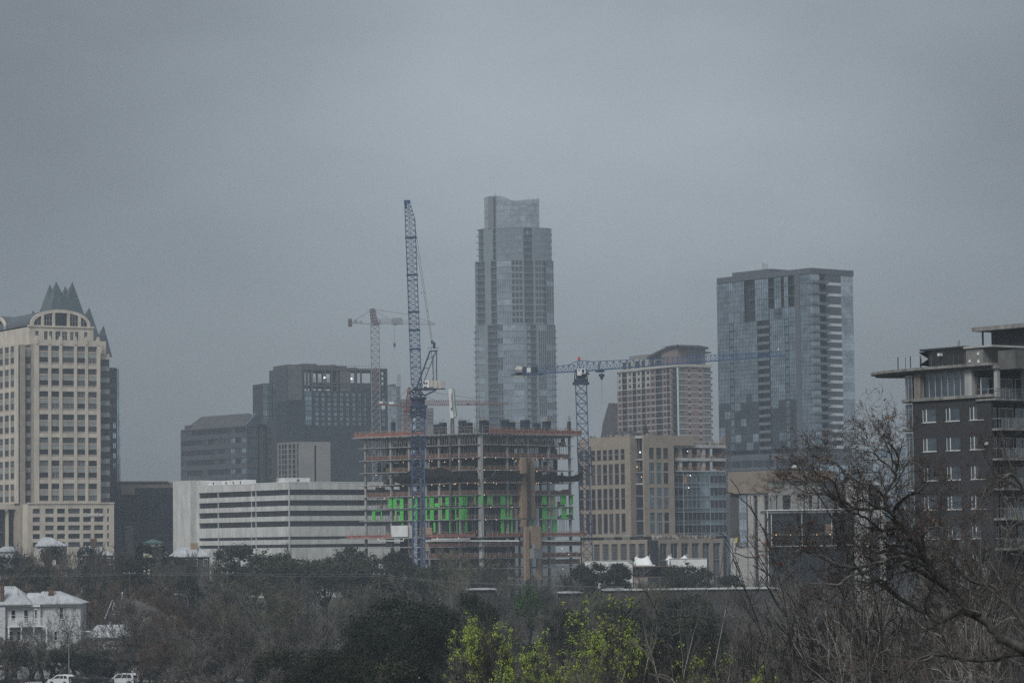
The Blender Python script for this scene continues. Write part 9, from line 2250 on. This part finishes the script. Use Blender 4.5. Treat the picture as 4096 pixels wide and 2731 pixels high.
# ------------------------------------------------------------------ the big sycamore on the right, close to the camera
def build_sycamore():
 d0 = 80.0; r = random.Random(11)
 root = P(*Y5(2150, 1700), d0 + 1)
 t = thing('sycamore_tree', 'large bare sycamore with pale crooked limbs and rusty dead leaves, nearest tree', 'tree', (root.x + 1.2, d0 + 1, ground_z(root.x, d0) - .2))
 M_syc = mat('mottled_sycamore_bark', (.10, .094, .08), .9, .3, 5.0, bump=.4, col2=(.028, .028, .02)); M_sycp = mat('pale_sycamore_limb', (.21, .20, .185), .9, .3, 6.0, col2=(.06, .055, .05)); M_syt = mat('dark_sycamore_twigs', (.085, .074, .068), .95, .2, 4)
 limbs = [  # depth offset start, end; radius px start, end; points in the Y5 frame
  ('trunk', 0, 0, 25, 9, [(2150, 1700), (1960, 1460), (1819, 1360), (1700, 1310), (1640, 1260), (1590, 1195), (1500, 1150), (1440, 1090), (1400, 1030), (1330, 980), (1270, 930)], 1),
  ('limb', 0, -1.2, 13, 5, [(1270, 930), (1265, 890), (1230, 830), (1195, 775), (1180, 740), (1130, 690), (1085, 640), (1045, 590), (1020, 545), (1035, 500), (1090, 450), (1150, 415), (1195, 402), (1230, 360)], 1),
  ('limb', -1.0, -2.6, 7, 2.4, [(1020, 545), (985, 515), (930, 502), (862, 520), (800, 510), (750, 512), (708, 490), (672, 452), (600, 415), (500, 408), (440, 380), (385, 335)], 0),
  ('limb', -.2, -1.8, 9, 2.4, [(1270, 890), (1220, 860), (1160, 820), (1060, 800), (985, 815), (945, 845), (905, 875), (810, 900), (740, 930), (695, 965), (620, 968), (520, 962), (470, 955)], 0),
  ('limb', 0, 1.5, 8, 2.2, [(1230, 840), (1130, 790), (1060, 785), (1010, 762), (940, 772), (880, 752), (800, 735), (720, 735), (680, 752), (600, 745), (540, 720)], 0),
  ('limb', -1.0, -2.2, 6, 2, [(985, 815), (880, 850), (800, 865), (740, 855), (680, 850), (600, 800), (520, 780), (470, 755), (420, 772), (370, 792), (300, 800)], 0),
  ('limb', 0, 1.8, 9, 3, [(1400, 1030), (1280, 945), (1190, 892), (1130, 870), (1060, 830), (1040, 790), (1000, 740)], 1),
  ('limb', .2, -1, 13, 3.5, [(1960, 1420), (1819, 1392), (1720, 1397), (1640, 1420), (1530, 1427), (1400, 1412), (1330, 1395), (1240, 1397), (1160, 1440), (1090, 1500), (1020, 1568), (960, 1620)], 1),
  ('limb', .5, 2.2, 8, 3, [(1860, 1280), (1760, 1120), (1690, 1060), (1640, 985), (1570, 965), (1500, 945), (1440, 892), (1390, 850), (1330, 810), (1290, 760), (1230, 700), (1190, 640)], 1),
  ('limb', 0, 1.2, 7, 2, [(1590, 1195), (1510, 1165), (1440, 1142), (1390, 1150), (1330, 1190), (1270, 1222), (1225, 1262), (1200, 1310)], 0),
  ('limb', -.3, 1.6, 10, 4, [(1440, 1110), (1330, 1190), (1260, 1160), (1130, 1090), (1060, 1050), (1000, 1000), (960, 945), (870, 960), (800, 940), (700, 950)], 1),
  ('limb', -.4, -2, 6, 2, [(1230, 830), (1200, 700), (1235, 640), (1285, 615), (1340, 640)], 0),
  ('limb', 1, 2.5, 7, 2, [(1990, 800), (1900, 700), (1820, 760), (1780, 840), (1760, 910)], 0),
  ('limb', .8, -.5, 8, 2.4, [(2050, 560), (1900, 470), (1819, 400), (1790, 345), (1740, 300), (1690, 320), (1640, 300), (1610, 250)], 0),
  ('limb', 0, -1.4, 6, 2, [(1085, 640), (1040, 620), (960, 640), (905, 600), (850, 560), (790, 540), (720, 520), (700, 560)], 0),
  ('limb', -1, -2, 6, 2.2, [(1020, 545), (975, 470), (985, 400), (1030, 330), (1035, 290), (990, 240), (935, 205), (910, 160), (885, 130)], 0),
  ('limb', -1.5, -2.4, 4.5, 2, [(1035, 290), (1055, 220), (1040, 160), (1010, 120), (975, 95)], 0),
  ('limb', -1.2, -2.6, 4.5, 2, [(985, 515), (960, 430), (900, 370), (820, 345), (740, 310), (690, 240), (620, 215), (560, 215)], 0),
  ('limb', -.8, -2.4, 4.5, 2, [(760, 510), (700, 470), (690, 400), (650, 340), (560, 300), (500, 280)], 0)]
 px = d0 / FPX
 for nm, da, db, ra, rb, pts, mossy in limbs:
  n = len(pts); raw = [P(*Y5(x, y), d0 + lerp(da, db, i / (n - 1))) for i, (x, y) in enumerate(pts)]
  fine = []
  for i in range(n - 1):
   p0, p1, p2, p3 = raw[max(i - 1, 0)], raw[i], raw[i + 1], raw[min(i + 2, n - 1)]
   for q in range(3):
    u = q / 3; fine.append(.5 * ((2 * p1) + (p2 - p0) * u + (2 * p0 - 5 * p1 + 4 * p2 - p3) * u * u + (3 * p1 - p0 - 3 * p2 + p3) * u ** 3) + Vector((r.gauss(0, .012), r.gauss(0, .02), r.gauss(0, .012))))
  fine.append(raw[-1]); L = len(fine)
  rad = [lerp(ra, rb, i / (L - 1)) * px / 1.521 * (1.75 if ra < 12 else 1.4) * (1 + .12 * math.sin(i * 2.1 + ra)) * min(1, .25 + .75 * (L - 1 - i) / (.22 * L)) for i in range(L)]
  if nm == 'trunk': fine = [Vector((root.x + 1.2, d0 + 1, ground_z(root.x, d0) - .2)), Vector((root.x + .9, d0 + 1, root.z - 2.5))] + fine; rad = [.36, .3] + rad
  mb = MB(); mb.path(fine, rad, 8); part(nm, mb, M_syc if mossy else M_sycp, t, True, world=True)
  tw = MB(); lv = []
  def br(p, d, Lb, rad_, lvl):
   k = 4 if lvl < 2 else 3; q = [p]; rs = [rad_]; ds = [d]
   for i in range(k):
    d = (d + Vector((r.gauss(0, .28), r.gauss(0, .28), r.gauss(0, .24) + .05))).normalized(); p = p + d * Lb / k; q.append(p); rs.append(max(.0042, rad_ * (1 - .7 * (i + 1) / k))); ds.append(d)
   tw.path(q, rs, 4 if lvl == 0 else 3)
   if lvl < 3:
    for c in range((5, 3, 3)[lvl]):
     tt = r.uniform(.25, 1); i = min(k - 1, int(tt * k)); a = r.uniform(.4, 1.0); dd = (ds[i + 1] * math.cos(a) + perp(ds[i + 1], r) * math.sin(a)).normalized()
     br(q[i].lerp(q[i + 1], tt * k - i), dd, Lb * r.uniform(.4, .68), max(.0045, rs[i] * .6), lvl + 1)
   elif r.random() < .030: lv.append(tuple(p))
  if ra >= 6:                                                  # boughs that fork off the big limbs
   for i in range(6 if nm != 'trunk' else 16, L - 4, 7):
    d = (fine[i + 1] - fine[i]).normalized(); a = r.uniform(.4, 1.0); dd = (d * math.cos(a) + (perp(d, r) + Vector((-.4, 0, .08))).normalized() * math.sin(a)).normalized(); p = fine[i]; q = [p]; n2 = 9; rr0 = min(rad[min(i, len(rad) - 1)] * .6, .05); rs = [rr0]; Lb = r.uniform(.9, 2.1)
    for j in range(n2):
     dd = (dd + Vector((r.gauss(0, .26), r.gauss(0, .26), r.gauss(0, .22) + .04))).normalized(); p = p + dd * Lb / n2; q.append(p); rs.append(rr0 * (1 - .72 * (j + 1) / n2))
     if j > 1:
      for c in range(1 + (j % 2)): a = r.uniform(.5, 1.1); br(p, (dd * math.cos(a) + perp(dd, r) * math.sin(a)).normalized(), r.uniform(.35, .8), min(rs[-1] * .5, .012), 1)
    bo = MB(); bo.path(q, rs, 6); part('bough', bo, M_syc if r.random() < .5 else M_sycp, t, True, world=True)
  start = 2 if nm != 'trunk' else 14; step = 2 if nm != 'trunk' else 3
  for i in range(start, L, step):
   d = (fine[min(i + 1, L - 1)] - fine[i - 1]).normalized(); a = r.uniform(.5, 1.25); dd = (d * math.cos(a) + (perp(d, r) + Vector((0, 0, .2))).normalized() * math.sin(a)).normalized()
   br(fine[i], dd, r.uniform(.45, 1.1) * (1.0 if i < L - 4 else .8), min(rad[min(i, len(rad) - 1)] * .5, .017), 0)
  for q in range(3): br(fine[-1], (fine[-1] - fine[-2]).normalized() + Vector((r.gauss(0, .3), r.gauss(0, .3), r.gauss(0, .3))), .8, min(rad[-1] * .9, .02), 0)
  part('twigs', tw, M_syt, t, world=True, kind='stuff')
  if lv:
   v = leaf_quads(lv, 5, .022, .034, int(ra * 100)); v = v - np.array(t.location); put('dead_leaves', quad_mesh('dead_leaves', v, M_dead), t)
build_sycamore()
# ------------------------------------------------------------------ haze
def build_haze():
 mb = MB(); mb.box(-900, 900, -420, 2450, 5.0, 282)
 m = bpy.data.materials.new('haze_air'); m.use_nodes = True; t = m.node_tree; t.nodes.clear()
 o = t.nodes.new('ShaderNodeOutputMaterial'); v = t.nodes.new('ShaderNodeVolumePrincipled')
 v.inputs['Color'].default_value = (0.77, 0.88, 1.0, 1); v.inputs['Density'].default_value = HAZE_D; v.inputs['Anisotropy'].default_value = 0.0
 t.links.new(v.outputs[0], o.inputs['Volume'])
 ob = put('haze', mb.mesh('haze', m), kind='stuff')
HAZE_D = 2.1e-4
build_haze()
